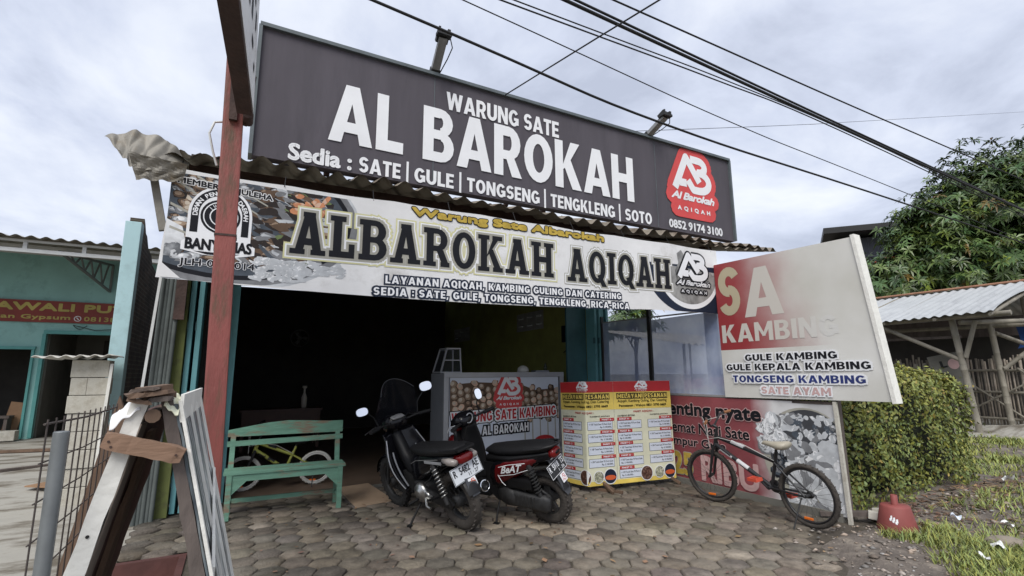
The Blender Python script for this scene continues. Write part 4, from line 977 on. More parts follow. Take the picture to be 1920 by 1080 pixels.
sgn(-.003,.0,3.08,4.25).build('sign_face','banner_white',ps)
mb=MB()
for i,(t,zz,ww,hh) in enumerate([(.12,3.25,.05,.05),(.14,3.5,.05,.12),(.10,3.75,.06,.06),(.25,3.3,.08,.05),(.22,3.6,.05,.2),(.35,3.4,.06,.25),(.5,3.35,.06,.22),(.62,3.5,.05,.2),(.4,3.85,.2,.05)]):
    p=a.lerp(b,t)+n*.003; q=a.lerp(b,t+ww)+n*.003; mb.add([(p.x,p.y,zz),(q.x,q.y,zz),(q.x,q.y,zz+hh),(p.x,p.y,zz+hh)],[(0,1,2,3)])
mb.build('sign_marks','print_black',ps)
mb=MB(); mb.tube([(-.06,.0,3.07),(-.10,-.02,3.05),(-.125,-.02,2.97),(-.10,.0,2.86),(-.075,.02,2.78)],.007,6); mb.build('wire_loop','white_steel',ps)

# ================================================================== SIDE SCREEN, BILLBOARD, LOWER BANNER (plane x = 5.4, read from the left)
RS=(0,0,R_(-90))
sc_=thing('film_screen','screen of two bluish plastic film panes in thin dark posts beside the shop','screen',(5.42,6.75,0),RS)
for a,b,c in((.03,1.10,2.285),(1.17,2.52,2.235)):
    mb=MB(); mb.grid(lambda u,v,a=a,b=b,c=c:(a+(b-a)*u,.012*math.sin(u*4+v*3),1.17+(c-1.17)*v),14,12); mb.build('pane','film_pane',sc_,fix=False)
mb=MB(); mb.box((1.135,.0,1.2),(.055,.05,2.4)); mb.build('post','lamp_black',sc_)
mb=MB(); mb.box((.0,.0,1.2),(.05,.05,2.4)); mb.build('post','lamp_black',sc_)
mb=MB(); mb.box((2.535,.0,1.2),(.03,.05,2.3)); mb.build('post','alu',sc_)
mb=MB(); mb.box((1.28,0,1.155),(2.5,.035,.03)); mb.beam((.02,0,2.30),(2.54,0,2.25),.025,.02); mb.build('rail','alu',sc_)

bb=thing('billboard','sun-bleached white billboard with faded red ink, standing out from the shop side','billboard',(5.36,4.33,1.15),RS)
def BBp(u,v,d): # trapezoid, top edge shorter than the bottom
    L=(.03)*(1-v); Rr=1.885+(1.70-1.885)*v; return (L+(Rr-L)*u, d, .0+ (1.68-.035*u)*v+.02*u*(1-v))
mb=MB(); mb.grid(lambda u,v:BBp(u,v,-.004+.010*math.sin(u*5)*math.sin(v*4)*(v<.25)),20,12); 
mb.build('panel','billboard_ink',bb,fix=False)
mb=MB(); c=[BBp(0,0,.004),BBp(1,0,.004),BBp(1,1,.004),BBp(0,1,.004)]; k=[(p[0],.085,p[2]) for p in c]
mb.add(c+k,[(0,1,2,3),(7,6,5,4),(0,4,5,1),(1,5,6,2),(2,6,7,3),(3,7,4,0)]); mb.build('box','wood_white',bb)
mb=MB(); p,q=Vector(BBp(1,0,.04)),Vector(BBp(1,1,.04)); mb.beam(p+Vector((-.005,-.005,-.015)),q+Vector((-.005,-.005,.02)),.036,.112,up=(0,1,0)); mb.build('edge_frame','wood_white',bb)
for u in(.06,1.28):
    mb=MB(); mb.beam((u,.13,-1.15),(u,.13,1.6),.06,.06); mb.build('post','wood_grey',bb)
slab_text(bb,'faded_lettering','S','ink_s',(.045,1.00,.36,1.615),-.0056,font=sans)
slab_text(bb,'faded_lettering','A','ink_a',(.40,.955,.90,1.535),-.0056,font=sans)
slab_text(bb,'faded_lettering','KAMBING','ink_a',(.055,.665,1.46,.885),-.0056,font=sans)
slab_text(bb,'lettering','GULE KAMBING','print_black',(.36,.435,1.42,.51),-.018,[(.016,'print_white',-.0155)],font=sans,gap=.10)
slab_text(bb,'lettering','GULE KEPALA KAMBING','print_black',(.09,.325,1.72,.40),-.018,[(.016,'print_white',-.0155)],font=sans,gap=.10)
slab_text(bb,'lettering','TONGSENG KAMBING','text_blue',(.17,.185,1.66,.265),-.018,[(.016,'print_white',-.0155)],font=sans,gap=.10)
slab_text(bb,'lettering','SATE AYAM','text_faded_red',(.54,.06,1.32,.14),-.018,[(.016,'print_white',-.0155)],font=sans,gap=.10)

lb=thing('low_banner','waist-high dusty red and grey food banner stretched below the billboard behind the bicycle','banner',(5.38,5.35,0),RS)
lw=lambda u,v:.010*math.sin(u*3.3+.5)+.004*math.sin(u*7.1)
mb=MB(); mb.grid(lambda u,v:((x:=-.02+2.36*u),lw(x,(z:=.035+.04*u*0+(1.10)*v)),z),60,20); mb.build('cloth','lower_banner',lb,fix=False)
def LT(*a,**k): return text(lb,*a,warp=lw,**k)
LT('lettering','kpenting nyate','print_black',(-.22,.83,1.51,1.06),y=-.008,bold=.045,halo=.04,halo_m='text_faded_red')
LT('lettering','Hemat Nasi Sate','print_black',(-.03,.655,1.335,.795),y=-.008,bold=.035,halo=.05,halo_m='text_faded_red')
LT('lettering','Campur Gule','print_black',(-.10,.455,.985,.60),y=-.008,bold=.035,halo=.05,halo_m='text_faded_red')
LT('price','25','text_gold',(.08,.10,.44,.40),y=-.008,bold=.05,halo=.03,halo_m='halo_grey')
LT('price','RIBU','text_faded_red',(.58,.08,1.42,.40),y=-.008,bold=.05)
def lflat(name,P,m,y):
    mb=MB(); xs_=[p[0] for p in P]
    for i in range(math.floor(min(xs_)/.05),math.ceil(max(xs_)/.05)):
        q=clip_poly(P,i*.05,-9,(i+1)*.05+.0004,9)
        if len(q)>2: mb.add([(x,y+lw(x,z),z) for x,z in q],[tuple(range(len(q)))])
    mb.build(name,m,lb,fix=False)
lflat('plate_picture',clip_poly(ellipse(2.0,.55,.50,.52),1.3,.06,2.32,1.09),'halo_grey',-.003)
lflat('plate_picture',clip_poly(ellipse(2.02,.60,.44,.45),1.3,.06,2.32,1.09),'mudflap',-.0045)
r_=random.Random(9); SP=[]
def lput(name,L,m):
    mb=MB()
    for P,yy in L:
        P=clip_poly(P,1.35,.06,2.325,1.09)
        if len(P)>2: mb.add([(x,yy+lw(x,z),z) for x,z in P],[tuple(range(len(P)))])
    if mb.v: mb.build(name,m,lb,fix=False)
for k in range(60): SP.append((r_.uniform(1.50,1.85),r_.uniform(.60,.95),r_.uniform(.05,.11),r_.uniform(.04,.08),r_.uniform(-1,1),r_.choice([3,2,3])))
for k in range(26): SP.append((r_.uniform(1.62,1.86),r_.uniform(.30,.62),r_.uniform(.03,.07),r_.uniform(.03,.06),r_.uniform(-1,1),7))
for k in range(60): SP.append((r_.uniform(1.88,2.30),r_.uniform(.66,.98),r_.uniform(.025,.06),r_.uniform(.02,.045),r_.uniform(-1.5,1.5),r_.choice([3,2,5,3])))
for k in range(110): SP.append((r_.uniform(1.80,2.34),r_.uniform(.06,.68),r_.uniform(.05,.12),r_.uniform(.04,.08),r_.uniform(-1.5,1.5),r_.choice([3,3,3,3,2])))
SP=[q for q in SP if q[1]<1.02-.6*abs(q[0]-2.0)**2 and not(q[0]<1.8 and q[1]<.34)]
lumps(lput,'food_picture',SP,TON+[('print_black','pic_slate','pic_grey')],-.0052,2)
mb=MB(); mb.beam((2.375,-.01,-.02),(2.345,.0,1.15),.032,.035,up=(0,1,0)); mb.build('post','block',lb)
mb=MB(); mb.beam((-.05,.03,1.13),(2.36,.02,1.13),.03,.03); mb.build('rail','wood_grey',lb)
kb=MB(); kb.box((5.40,4.15,.02),(.08,2.2,.085)); tag(kb.build('patterned_kerb','plaster_grey'),'low grey concrete kerb under the dusty red banner','kerb')
pl=MB(); pl.beam((5.34,3.25,.03),(5.68,2.72,.10),.09,.04); tag(pl.build('wood_scrap','wood_grey'),'weathered grey plank lying between the bicycle wheel and the hedge','plank')
for i,(x,y,r_) in enumerate(((5.56,2.86,.5),(5.62,2.80,1.4))):
    mb=MB(); mb.box((0,0,.04),(.16,.09,.075),rot=(.1,.15,r_),bev=.012); o=mb.build('broken_brick','block'); o.location=(x,y,.03+.03*i)
    tag(o,['broken pale brick lying flat by the red stand base','second broken pale brick, tilted, touching the hedge foot'][i],'brick')

# ================================================================== HEDGE
hg=thing('hedge','clipped leafy green hedge with a rounded top behind the bicycle','hedge',(7.2,3.8,0))
def hedge_pts(n):
    P=[];Nn=[]
    hx,hy,hz,r=1.58,.72,.74,.38
    out=0
    while out<n:
        f=rng.random(); 
        p=rng.uniform(-1,1,3)*np.array([hx,hy,hz]); ax=rng.choice(3,p=[.18,.5,.32]); sg=1 if rng.random()<.5 else -1
        if ax==2: sg=1
        p[ax]=sg*[hx,hy,hz][ax]
        # round the box
        q=np.clip(p,[-hx+r,-hy+r,-9],[hx-r,hy-r,hz-r]); d=p-q; L=np.linalg.norm(d)
        if L<1e-6: continue
        nn=d/L; p2=q+nn*r
        P.append(p2); Nn.append(nn); out+=1
    return np.array(P),np.array(Nn)
def leaf_quads(P,Nn,size,spread,depth,length=1.7,droop=.2):
    n=len(P); V=np.zeros((n,4,3)); 
    nn=Nn+rng.normal(0,spread,(n,3)); nn/=np.linalg.norm(nn,axis=1)[:,None]
    a=rng.normal(0,1,(n,3)); a[:,2]-=droop; a-=nn*(a*nn).sum(1)[:,None]; a/=np.linalg.norm(a,axis=1)[:,None]; b=np.cross(nn,a)
    s=(size*rng.uniform(.65,1.3,n))[:,None]; C=P-Nn*(rng.random(n)**1.6*depth)[:,None]+nn*.01
    V[:,0]=C-a*s*length*.5; V[:,1]=C+b*s*.42+nn*s*.12; V[:,2]=C+a*s*length*.5; V[:,3]=C-b*s*.42+nn*s*.12
    F=np.arange(n*4).reshape(n,4); return V.reshape(-1,3),F
P,Nn=hedge_pts(31000)
lump=.05*np.sin(P[:,0]*4.1+P[:,2]*3)+.035*np.sin(P[:,0]*9+P[:,2]*7.3)+.03*np.sin(P[:,1]*8); P=P+Nn*lump[:,None]; P[:,2]+=.74
P[:,2]-=.10*np.clip(P[:,0]-.6,0,2)
P=P+rng.normal(0,.018,P.shape)
out_=rng.random(len(P))<.05; P[out_]+=Nn[out_]*rng.uniform(.02,.12,(out_.sum(),1))
V,F=leaf_quads(P,Nn,.032,.55,.12)
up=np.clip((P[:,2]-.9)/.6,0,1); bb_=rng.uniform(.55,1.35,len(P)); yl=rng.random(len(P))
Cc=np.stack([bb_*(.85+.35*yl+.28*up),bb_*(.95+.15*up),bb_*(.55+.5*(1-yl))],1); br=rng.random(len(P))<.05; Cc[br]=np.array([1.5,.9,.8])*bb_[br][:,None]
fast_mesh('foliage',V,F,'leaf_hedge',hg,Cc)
mb=MB(); mb.loft([(-1.42,0,.68,.50,.62),(-1.3,0,.70,.60,.66),(0,0,.70,.62,.67),(1.2,0,.66,.60,.60),(1.42,0,.60,.48,.50)],16,4); mb.build('dark_core','leaf_core',hg)  # near-black solid filler, stands in for the shade between the leaves

# ================================================================== RED STAND BASE, LITTER, STONES
rb=thing('stand_base','red painted cone-shaped concrete stand base with a short pipe stub on the grass','stand base',(5.47,2.62,.0),(0,0,.2))
mb=MB(); mb.lathe([(0,0),(.158,0),(.160,.02),(.118,.215),(.110,.228),(0,.229)],28); mb.build('body','red_base',rb)
mb=MB(); mb.lathe([(.028,.2),(.028,.315),(.022,.318),(.022,.26),(0,.26)],14); mb.build('pipe_stub','red_base',rb)
mb=MB()
for i in range(9):
    a=-3.25+.05*i; r0=.160-(.042)*(.12/.195); q=[]
    zc=.135-.004*i+.012*((i*7)%3-1); h_=.010+.006*((i*5)%3)
    for aa,zz in((a-.026,zc-h_),(a+.026,zc-h_),(a+.026,zc+h_),(a-.026,zc+h_)):
        rr=.160-.042*(zz-.02)/.195+.0015; q.append((rr*math.cos(aa),rr*math.sin(aa),zz))
    mb.add(q,[(0,1,2,3)])
mb.build('painted_mark','print_white',rb)
def crumple(loc,s,label,seed,m='litter',flatk=.5):
    r=random.Random(seed)
    def fn(u,v):
        return((u-.5)*s*(1+.2*math.sin(v*7+seed)),(v-.5)*s*.7*(1+.2*math.sin(u*5)),s*flatk*(.25*math.sin(u*6+seed)+.2*math.sin(v*8+u*3+seed))+s*.25)
    mb=MB(); mb.grid(fn,7,6,smooth=False); o=mb.build('paper_scrap',m); o.location=loc; o.rotation_euler=(r.uniform(-.3,.3),r.uniform(-.3,.3),r.uniform(0,6)); tag(o,label,'litter',None)
crumple((5.06,1.87,.050),.085,'crumpled white wrapper at the near edge of the grass, lowest of the litter',1)
crumple((5.36,1.87,.075),.09,'upright torn white wrapper leaning on the large grey stone',5,flatk=.8)
crumple((6.06,2.40,.085),.075,'torn pale blue wrapper in the grass right of the red stand base',3,'poster_white',.9)
crumple((6.22,2.09,.075),.085,'flattened white wrapper farther right in the grass',4)
crumple((8.55,2.78,.10),.14,'small white scrap beyond the grass near the hedge end',8)
def stone(loc,s,label,seed):
    mb=MB(); mb.lathe([(0,-.5),(.32,-.45),(.48,-.2),(.5,.05),(.40,.32),(.2,.46),(0,.5)],10); 
    r=random.Random(seed); mb.v=[Vector((v.x*s[0]*(1+r.uniform(-.09,.09)),v.y*s[1]*(1+r.uniform(-.09,.09)),v.z*s[2])) for v in mb.v]
    o=mb.build('stone','stone'); o.location=loc; o.rotation_euler=(0,0,seed); tag(o,label,'stone')
stone((5.60,1.90,.06),(.30,.17,.13),'largest rounded grey stone in the grass by the white wrappers',2.2)
stone((5.60,1.66,.05),(.13,.09,.06),'small pale stone at the right edge nearest the viewer',.7)
stone((5.86,1.80,.06),(.15,.10,.07),'small brownish stone right of the largest grey stone',1.7)

# ================================================================== CABLES
def cable(label,pts,r,ext=(9,16),grp='overhead cables crossing the sky'):
    pts=[Vector(p) for p in pts]; a=pts[0]+(pts[0]-pts[1]).normalized()*ext[0]; b=pts[-1]+(pts[-1]-pts[-2]).normalized()*ext[1]
    if ext[0]==0: a=pts[0]
    if ext[1]==0: b=pts[-1]
    P=([a] if ext[0] else [])+pts+([b] if ext[1] else []); Q=[]
    for i in range(len(P)-1):
        for k in range(8):
            p0=P[max(0,i-1)];p1=P[i];p2=P[i+1];p3=P[min(len(P)-1,i+2)]; t=k/8
            Q.append(.5*((2*p1)+(p2-p0)*t+(2*p0-5*p1+4*p2-p3)*t*t+(3*p1-p0-3*p2+p3)*t**3))
    Q.append(P[-1]); mb=MB(); mb.tube(Q,r,8); o=mb.build('cable','cable_black'); tag(o,label,'cable',grp)
cable('thickest black cable, lower strand of the main bundle crossing to the tree',[(2.3,3.2,4.70),(5.7,3.2,4.56),(12.41,3.2,4.33)],.016)
cable('thick black cable, upper strand of the main bundle crossing to the tree',[(2.45,3.2,4.745),(5.8,3.2,4.60),(12.5,3.2,4.345)],.012)
cable('thin cable twisting under the main bundle and leaving it lowest on the right',[(1.66,3.2,4.45),(4.2,3.2,4.50),(6.35,3.2,4.49),(12.5,3.2,4.19)],.007)
cable('thin cable just above the lowest strand, joining the main bundle near its middle',[(1.85,3.2,4.50),(4.4,3.2,4.545),(7.0,3.2,4.50),(12.5,3.2,4.235)],.006)
cable('single black cable running lowest across the signboard top to the tree',[(.65,3.2,4.05),(3.45,3.2,3.80),(8.07,3.2,3.74)],.011)
cable('single straight cable highest on the right, apart from the bundle',[(2.85,3.2,4.92),(6.5,3.2,4.92),(10.21,3.2,4.95)],.009)
cable('fine thin wire between the bundle and the lowest cable',[(1.33,3.2,4.32),(4.5,3.2,4.06),(7.98,3.2,3.91)],.005)
cable('wire rising from the signboard top and crossing under the bundle to the upper edge',[(2.42,4.62,4.56),(2.54,3.2,4.36),(2.73,2.0,4.26)],.007,(0,8))
cable('very thin wire fanning from the second lamp far to the right edge',[(4.25,4.62,4.57),(9.1,5.0,6.05),(14,5.4,7.6)],.004,(0,45))
cable('short cable end cutting the upper right corner of the sky',[(7.0,1.2,6.05),(8.0,1.2,6.0)],.006,(6,8))

# ================================================================== BENCH
be=thing('bench','weathered green wooden bench with a high back beside the red post','bench',(.56,6.24,0),(0,0,R_(-1.5)))
mb=MB(); mb.box((0,-.02,.455),(1.20,.30,.032),bev=.005); mb.build('seat','bench_green',be)
mb=MB(); mb.box((0,-.145,.405),(1.10,.022,.065)); mb.box((0,.11,.405),(1.10,.022,.065)); mb.build('apron','bench_green',be)
for sx in(-1,1):
    mb=MB(); mb.beam((sx*.545,-.145,0),(sx*.545,-.145,.44),.05,.045,up=(0,1,0)); mb.build('leg','bench_green',be)
    mb=MB(); mb.beam((sx*.545,.13,0),(sx*.545,.13,.44),.05,.045,up=(0,1,0)); mb.beam((sx*.545,.13,.44),(sx*.545,.205,.84),.05,.04,up=(0,1,0)); mb.build('leg','bench_green',be)
    mb=MB(); mb.prism([(sx*.52,.375),(sx*.38,.375),(sx*.52,.24)],-.155,-.133); mb.build('corner_brace','bench_green',be)
    mb=MB(); mb.box((sx*.545,0,.13),(.03,.24,.03)); mb.build('stretcher','bench_green',be)
mb=MB(); mb.box((0,.13,.13),(1.05,.025,.045)); mb.build('stretcher','wood_raw' if False else 'bench_green',be)
prof=[(-.60,.79),(-.60,.86),(-.45,.885),(-.2,.925),(0,.94),(.2,.93),(.45,.915),(.60,.915),(.60,.785)]
mb=MB(); mb.prism(prof,.175,.20); mb.build('backrest','bench_green',be)
mb=MB(); mb.beam((-.60,.165,.715),(.60,.165,.735),.022,.055); mb.build('back_slat','bench_green',be)

# ================================================================== THINGS BY THE DOOR AND INSIDE
t=MB(); t.prism([(-.23,-.50),(.23,-.44),(.20,.50),(-.20,.46)],0,.016,'XY'); o=t.build('board','plywood'); o.location=(1.47,6.50,.006); o.rotation_euler=(R_(2),0,R_(4)); tag(o,'flat tan board lying on the pavers by the bench','board')
t=MB(); t.box((0,0,.008),(.42,.52,.014)); o=t.build('doormat','mat_black'); o.location=(2.12,6.62,.004); o.rotation_euler=(0,0,.1); tag(o,'dark doormat on the pavers behind the black motorcycle','mat')
ct=thing('display_counter','white aluminium framed counter with a satay picture on its front','counter',(3.66,6.9,0))
mb=MB(); mb.box((0,.30,.78),(2.03,.56,1.36)); mb.build('cabinet','alu_side',ct)
mb=MB(); X=1.035; fr=.075
mb.box((0,-.01,1.475-fr/2),(2*X,.05,fr),bev=.006); mb.box((0,-.01,.26),(2*X,.05,fr),bev=.006)
for s in(-1,1): mb.box((s*(X-fr/2),-.008,.79),(fr,.046,1.22),bev=.004); mb.box((s*.98,.0,.11),(.05,.05,.22)); mb.box((s*.98,.5,.11),(.05,.05,.22))
mb.build('frame','alu',ct)
mb=MB(); mb.box((0,-.001,.85),(1.88,.02,1.12)); mb.build('picture_panel','poster_white',ct)
fl=lambda nm,P,m,y: flat(ct,nm,[P],m,y)
r_=random.Random(5); SP=[]
def cput(name,L,m):
    flat_=[]; mb=MB()
    for P,yy in L:
        P=clip_poly(P,-.935,.45,.935,1.40)
        if len(P)>2: mb.add([(x,yy,z) for x,z in P],[tuple(range(len(P)))])
    if mb.v: mb.build(name,m,ct,fix=False)
flat(ct,'food_picture',[[(-.935,.86),(-.935,1.30),(-.5,1.33),(.2,1.30),(.5,1.20),(.935,1.22),(.935,.86)]],'pic_brown',-.01112)
for k in range(17):
    u=-.88+.112*k; top=1.36-.05*(k%3)-(.08 if u>.35 else 0)
    for q in range(5): SP.append((u+.01*r_.uniform(-1,1)+.01*q,top-.05-.095*q,r_.uniform(.052,.070),r_.uniform(.048,.064),r_.uniform(-.7,.7),r_.choice([0,1,1,8,8,1,8])))
lumps(cput,'food_picture',SP,TON+[('print_black','pic_slate','pic_grey'),('pic_brown','pic_peach','pic_pale')],-.0112,4)
for i in range(5):
    mb=MB(); u=.30+.14*i; mb.add([(u,-.0122,.45),(u+.02,-.0122,.45),(u+.012,-.0122,.9),(u-.006,-.0122,.9)],[(0,1,2,3)]); mb.build('skewer_picture','halo_grey',ct,fix=False)
ab_logo(ct,(-.22,.93,.28,1.43),-.0135)
slab_text(ct,'lettering','WARUNG SATE KAMBING','poster_red',(-.91,.745,.88,.895),-.018,[(.018,'print_white',-.0155),(.030,'print_black',-.0132)],slope=.03,font=sans,gap=.10)
slab_text(ct,'lettering','AL BAROKAH','print_white',(-.42,.56,.37,.69),-.018,[(.020,'print_black',-.0145)],slope=.03,font=sans,gap=.10)
flat(ct,'price_tag',[ellipse(.66,.42,.19,.085,20)],'poster_red',-.0135); text(ct,'price_tag_words','2.000','halo_grey',(.55,.39,.78,.45),y=-.016,bold=.04)
gc=thing('glass_cabinet','small sloping glass cabinet on the left end of the counter','cabinet',(2.80,7.22,1.478))
mb=MB(); 
A=[(-.16,-.17),(.16,-.17),(.16,.17),(-.16,.17)]
T=[(-.05,-.12),(.16,-.12),(.16,.17),(-.05,.17)]
for (x,y),(x2,y2) in zip(A,T): mb.beam((x,y,0),(x2,y2,.36),.02,.02)
for z,Q in((.0,A),(.355,T)):
    for i in range(4): a,b=Q[i],Q[(i+1)%4]; mb.beam((*a,z),(*b,z),.02,.02)
mb.beam((-.10,-.145,.18),(.16,-.145,.18),.015,.015); mb.build('frame','alu',gc)
mb=MB(); mb.add([(-.16,-.165,0),(.16,-.165,0),(.16,-.117,.35),(-.05,-.117,.35)],[(0,1,2,3)]); mb.build('pane','glass_dark',gc)
mb=MB(); mb.add([(-.157,-.16,0),(-.157,.16,0),(-.047,.16,.35),(-.047,-.115,.35)],[(0,1,2,3)]); mb.build('pane','glass_dark',gc)
mb=MB(); mb.lathe([(0,0),(.09,0),(.10,.02),(.085,.07),(.04,.105),(0,.11)],18); o=mb.build('covered_bowl','wall_white'); o.location=(4.12,7.2,1.475); tag(o,'small white covered bowl on top of the counter','bowl')
mb=MB(); mb.box((0,0,.015),(.26,.15,.03),bev=.008); o=mb.build('tray','alu_side'); o.location=(4.42,7.15,1.475); tag(o,'flat pale tray on top of the counter right of the bowl','tray')
mb=MB(); mb.lathe([(0,0),(.03,0),(.032,.09),(.014,.13),(.014,.16),(0,.16)],12); o=mb.build('bottle','glass_dark'); o.location=(4.62,7.3,1.475); tag(o,'small dark sauce bottle on the right end of the counter','bottle')
tb=thing('table','dark brown wooden table deep inside the shop behind the bench','table',(.85,11.4,.02))
mb=MB(); mb.box((0,0,.75),(1.5,.7,.04)); mb.build('table_top','table_brown',tb)
mb=MB(); mb.box((0,-.30,.60),(1.4,.03,.26)); mb.build('apron','table_brown',tb)
for sx in(-1,1):
    for sy in(-1,1): mb=MB(); mb.box((sx*.68,sy*.29,.365),(.06,.06,.73)); mb.build('leg','table_brown',tb)
mb=MB(); mb.lathe([(0,0),(.05,0),(.055,.2),(.02,.30),(.02,.38),(.045,.40),(.045,.44),(0,.44)],14); o=mb.build('pale_bottle','bright_bottle'); o.location=(1.27,11.4,.79); tag(o,'pale bottle shining on the brown table inside the shop','bottle')
wf=thing('wall_fan','round grey wall fan hanging in the dark of the shop','fan',(1.40,14.35,2.42))
mb=MB(); mb.tube([(.22*math.cos(i*PI/12),0,.22*math.sin(i*PI/12)) for i in range(25)],.012,6); 
for i in range(8): mb.beam((0,-.02,0),(.22*math.cos(i*PI/4),0,.22*math.sin(i*PI/4)),.006,.006)
mb.build('guard','alu_side',wf)
for i in range(3):
    mb=MB(); a=i*2*PI/3; mb.add([(.03*math.cos(a),0,.03*math.sin(a)),(.17*math.cos(a-.3),.02,.17*math.sin(a-.3)),(.19*math.cos(a+.2),-.01,.19*math.sin(a+.2)),(.10*math.cos(a+.5),-.02,.10*math.sin(a+.5))],[(0,1,2,3)]); mb.build('blade','alu_side',wf)
mb=MB(); mb.lathe([(0,-.05),(.05,-.05),(.06,.0),(.05,.10),(0,.10)],14,axis='Y'); mb.build('hub','alu_side',wf)

# menu board
mn=thing('menu_board','freestanding red, yellow and cream menu board with two identical posters wrapped round a frame','menu board',(3.94,5.26,0),(R_(-1.5),0,R_(-5.5)))
mw=lambda u,v:.007*math.sin(u*4+.6)+.002*math.sin(u*9)
HT=1.345; HB=.062
def poster(parent,u0,u1,wf_,wrapL):
    """one poster, columns from u0 to u1"""
    Wd=u1-u0; seg=8
    def strip(nm,za,zb,m,yy,ua=0,ub=1):
        mb=MB(); mb.grid(lambda a,b:wf_(u0+Wd*(ua+(ub-ua)*a),za+(zb-za)*b,yy),40,4); mb.build(nm,m,parent,fix=False)
    strip('sheet',HB,HT,'poster_cream',0); strip('red_band',1.205,HT-.001,'poster_red',-.002); strip('yellow_band',.985,1.205,'poster_yellow',-.002); strip('foot_band',HB+.001,.115,'poster_yellow',-.002)
    def T(nm,s,m,box,y=-.006,**k):
        u,v,U,V=box; k.setdefault('thin',nm not in('heading','line')); o=text(parent,nm,s,m,(u0+u*Wd,v,u0+U*Wd,V),y=y,**k)
        for ob in [o]+[c for c in parent.children if c.name.startswith(nm+'_outline')]:
            if ob.get('bent'): continue
            ob['bent']=1
            for vv in ob.data.vertices: vv.co=Vector(wf_(vv.co.x,vv.co.z,vv.co.y))
            del ob['bent']; ob.name=ob.name.replace('_outline','_halo')
    def P(nm,poly,m,y):
        mb=MB(); xs_=[p[0] for p in poly]; a,b=min(xs_),max(xs_); n=max(1,int((b-a)*Wd/.06))
        for i in range(n):
            q=clip_poly(poly,a+(b-a)*i/n,-9,a+(b-a)*(i+1)/n,9)
            if len(q)>2: mb.add([wf_(u0+x*Wd,z,y) for x,z in q],[tuple(range(len(q)))])
        mb.build(nm,m,parent,fix=False)
    lg=strokes(AB_PATHS,.026,(.36,1.262,.58,1.338)); mb=MB()
    for i,p in enumerate(lg): mb.add([wf_(u0+x*Wd,z,-.005-i*.00003) for x,z in p],[tuple(range(len(p)))])
    mb.build('monogram','print_white',parent,fix=False)
    T('logo_words','Al Barokah','print_white',(.36,1.232,.58,1.258),bold=.03,shear=.3); T('logo_words','A Q I Q A H','print_white',(.38,1.212,.56,1.224),bold=.02)
    for d_,mm_,yy_ in((.011,'print_black',-.0045),(0,'poster_yellow',-.0075)):
        x_=0; g_=[]
        for ch in 'MELAYANI PESANAN':
            w_,ps_=sans(ch); g_+=[[(x_+q[0],q[1]) for q in p] for p in ps_]; x_+=w_+.14
        mb=MB()
        for i_,p in enumerate(g_):
            p=[(.06*Wd+q[0]/x_*.87*Wd,1.125+.055*q[1]) for q in p]; p=cpoly(p,d_) if d_ else p; mb.add([wf_(u0+q[0],q[1],yy_-(i_%40)*.00004) for q in p],[tuple(range(len(p)))])
        mb.build('heading' if not d_ else 'heading_outline',mm_,parent,fix=False)
    T('line','Aqiqah, Kambing Guling, Dan Catering','print_black',(.06,1.062,.92,1.107),bold=.01)
    T('line','Pemesanan : Waluyo 0821 3795 6669','print_black',(.08,1.005,.90,1.045),bold=.03)
    T('line','PAKET AQIQAH :','poster_red',(.32,.935,.66,.962),bold=.03)
    T('line','KAMBING BETINA','print_black',(.05,.89,.34,.912),bold=.02); T('line','KAMBING JANTAN','print_black',(.60,.89,.92,.912),bold=.02)
    for k,ch in enumerate('ABCDE'):
        z=.845-.152*k
        for side in(0,1):
            if side and k==4: continue
            a=.04 if side==0 else .56
            lab=rect(a,z-.003,a+.24,z+.035) if side==0 else rect(a+.20,z-.003,a+.43,z+.035)
            P('price_box',rect(a-.005,z-.110,a+.405,z-.004),'print_navy',-.003); P('price_box',rect(a,z-.106,a+.40,z-.008),'poster_white',-.0042); P('price_label',lab,'poster_red',-.0054)
            T('price_label_words','PAKET %s :'%ch,'print_white',(lab[0][0]+.03,z+.005,lab[1][0]-.03,z+.026),y=-.008,bold=.03)
            T('price_words','+ 100 Tusuk Sate 70 Porsi Gule','print_black',(a+.02,z-.05,a+.38,z-.028),bold=.01); T('price_words','Rp. 2.100.000,-','print_black',(a+(.03 if side==0 else .2),z-.092,a+(.22 if side==0 else .39),z-.066),bold=.015)
    for c_,r_,m_ in((.48,.105,'food_dark'),(.70,.085,'food_eggs'),(.885,.105,'print_navy')):
        P('dish_picture',ellipse(c_,.165,r_,r_*.92,20),'print_white',-.0085); P('dish_picture',ellipse(c_,.165,r_*.90,r_*.82,20),m_,-.0095)
    P('dish_picture',ellipse(.885,.15,.085,.03,16),'sticker_orange',-.0105)
CORN=.0
def mfn(u,v,y):
    """u<0 runs along the left side of the frame, u>=0 along its front"""
    if u>=0: return (u,y+mw(u,v)+ .0,v)
    # side goes back and slightly left
    return (u*.18+y*.9, -u*.98, v)
po=thing('menu_poster','right-hand menu poster on the front of the board, next to the film screen','poster',(3.94,5.26,0),(R_(-1.5),0,R_(-5.5)),'menu posters wrapped round the board')
poster(po,.43,1.36,mfn,False)
po2=thing('menu_poster','left-hand menu poster folded round the corner of the board, next to the counter','poster',(3.94,5.26,0),(R_(-1.5),0,R_(-5.5)),'menu posters wrapped round the board')
poster(po2,-.50,.427,mfn,True)
mb=MB()
for z in(.09,1.30): mb.box((.68,.045,z),(1.33,.03,.04)); mb.beam((.02,.05,z),(-.06,.48,z),.03,.04)
for u in(.03,.68,1.33): mb.box((u,.045,.70),(.03,.03,1.24))
mb.build('frame','wood_raw',mn)
for a,b in(((.22,.04,.10),(.20,-.22,.012)),((.22,.04,.10),(.30,-.08,.012)),((1.25,.04,.10),(1.32,-.12,.012))):
    mb=MB(); mb.beam(a,b,.03,.03); mb.build('foot','wood_brown',mn)
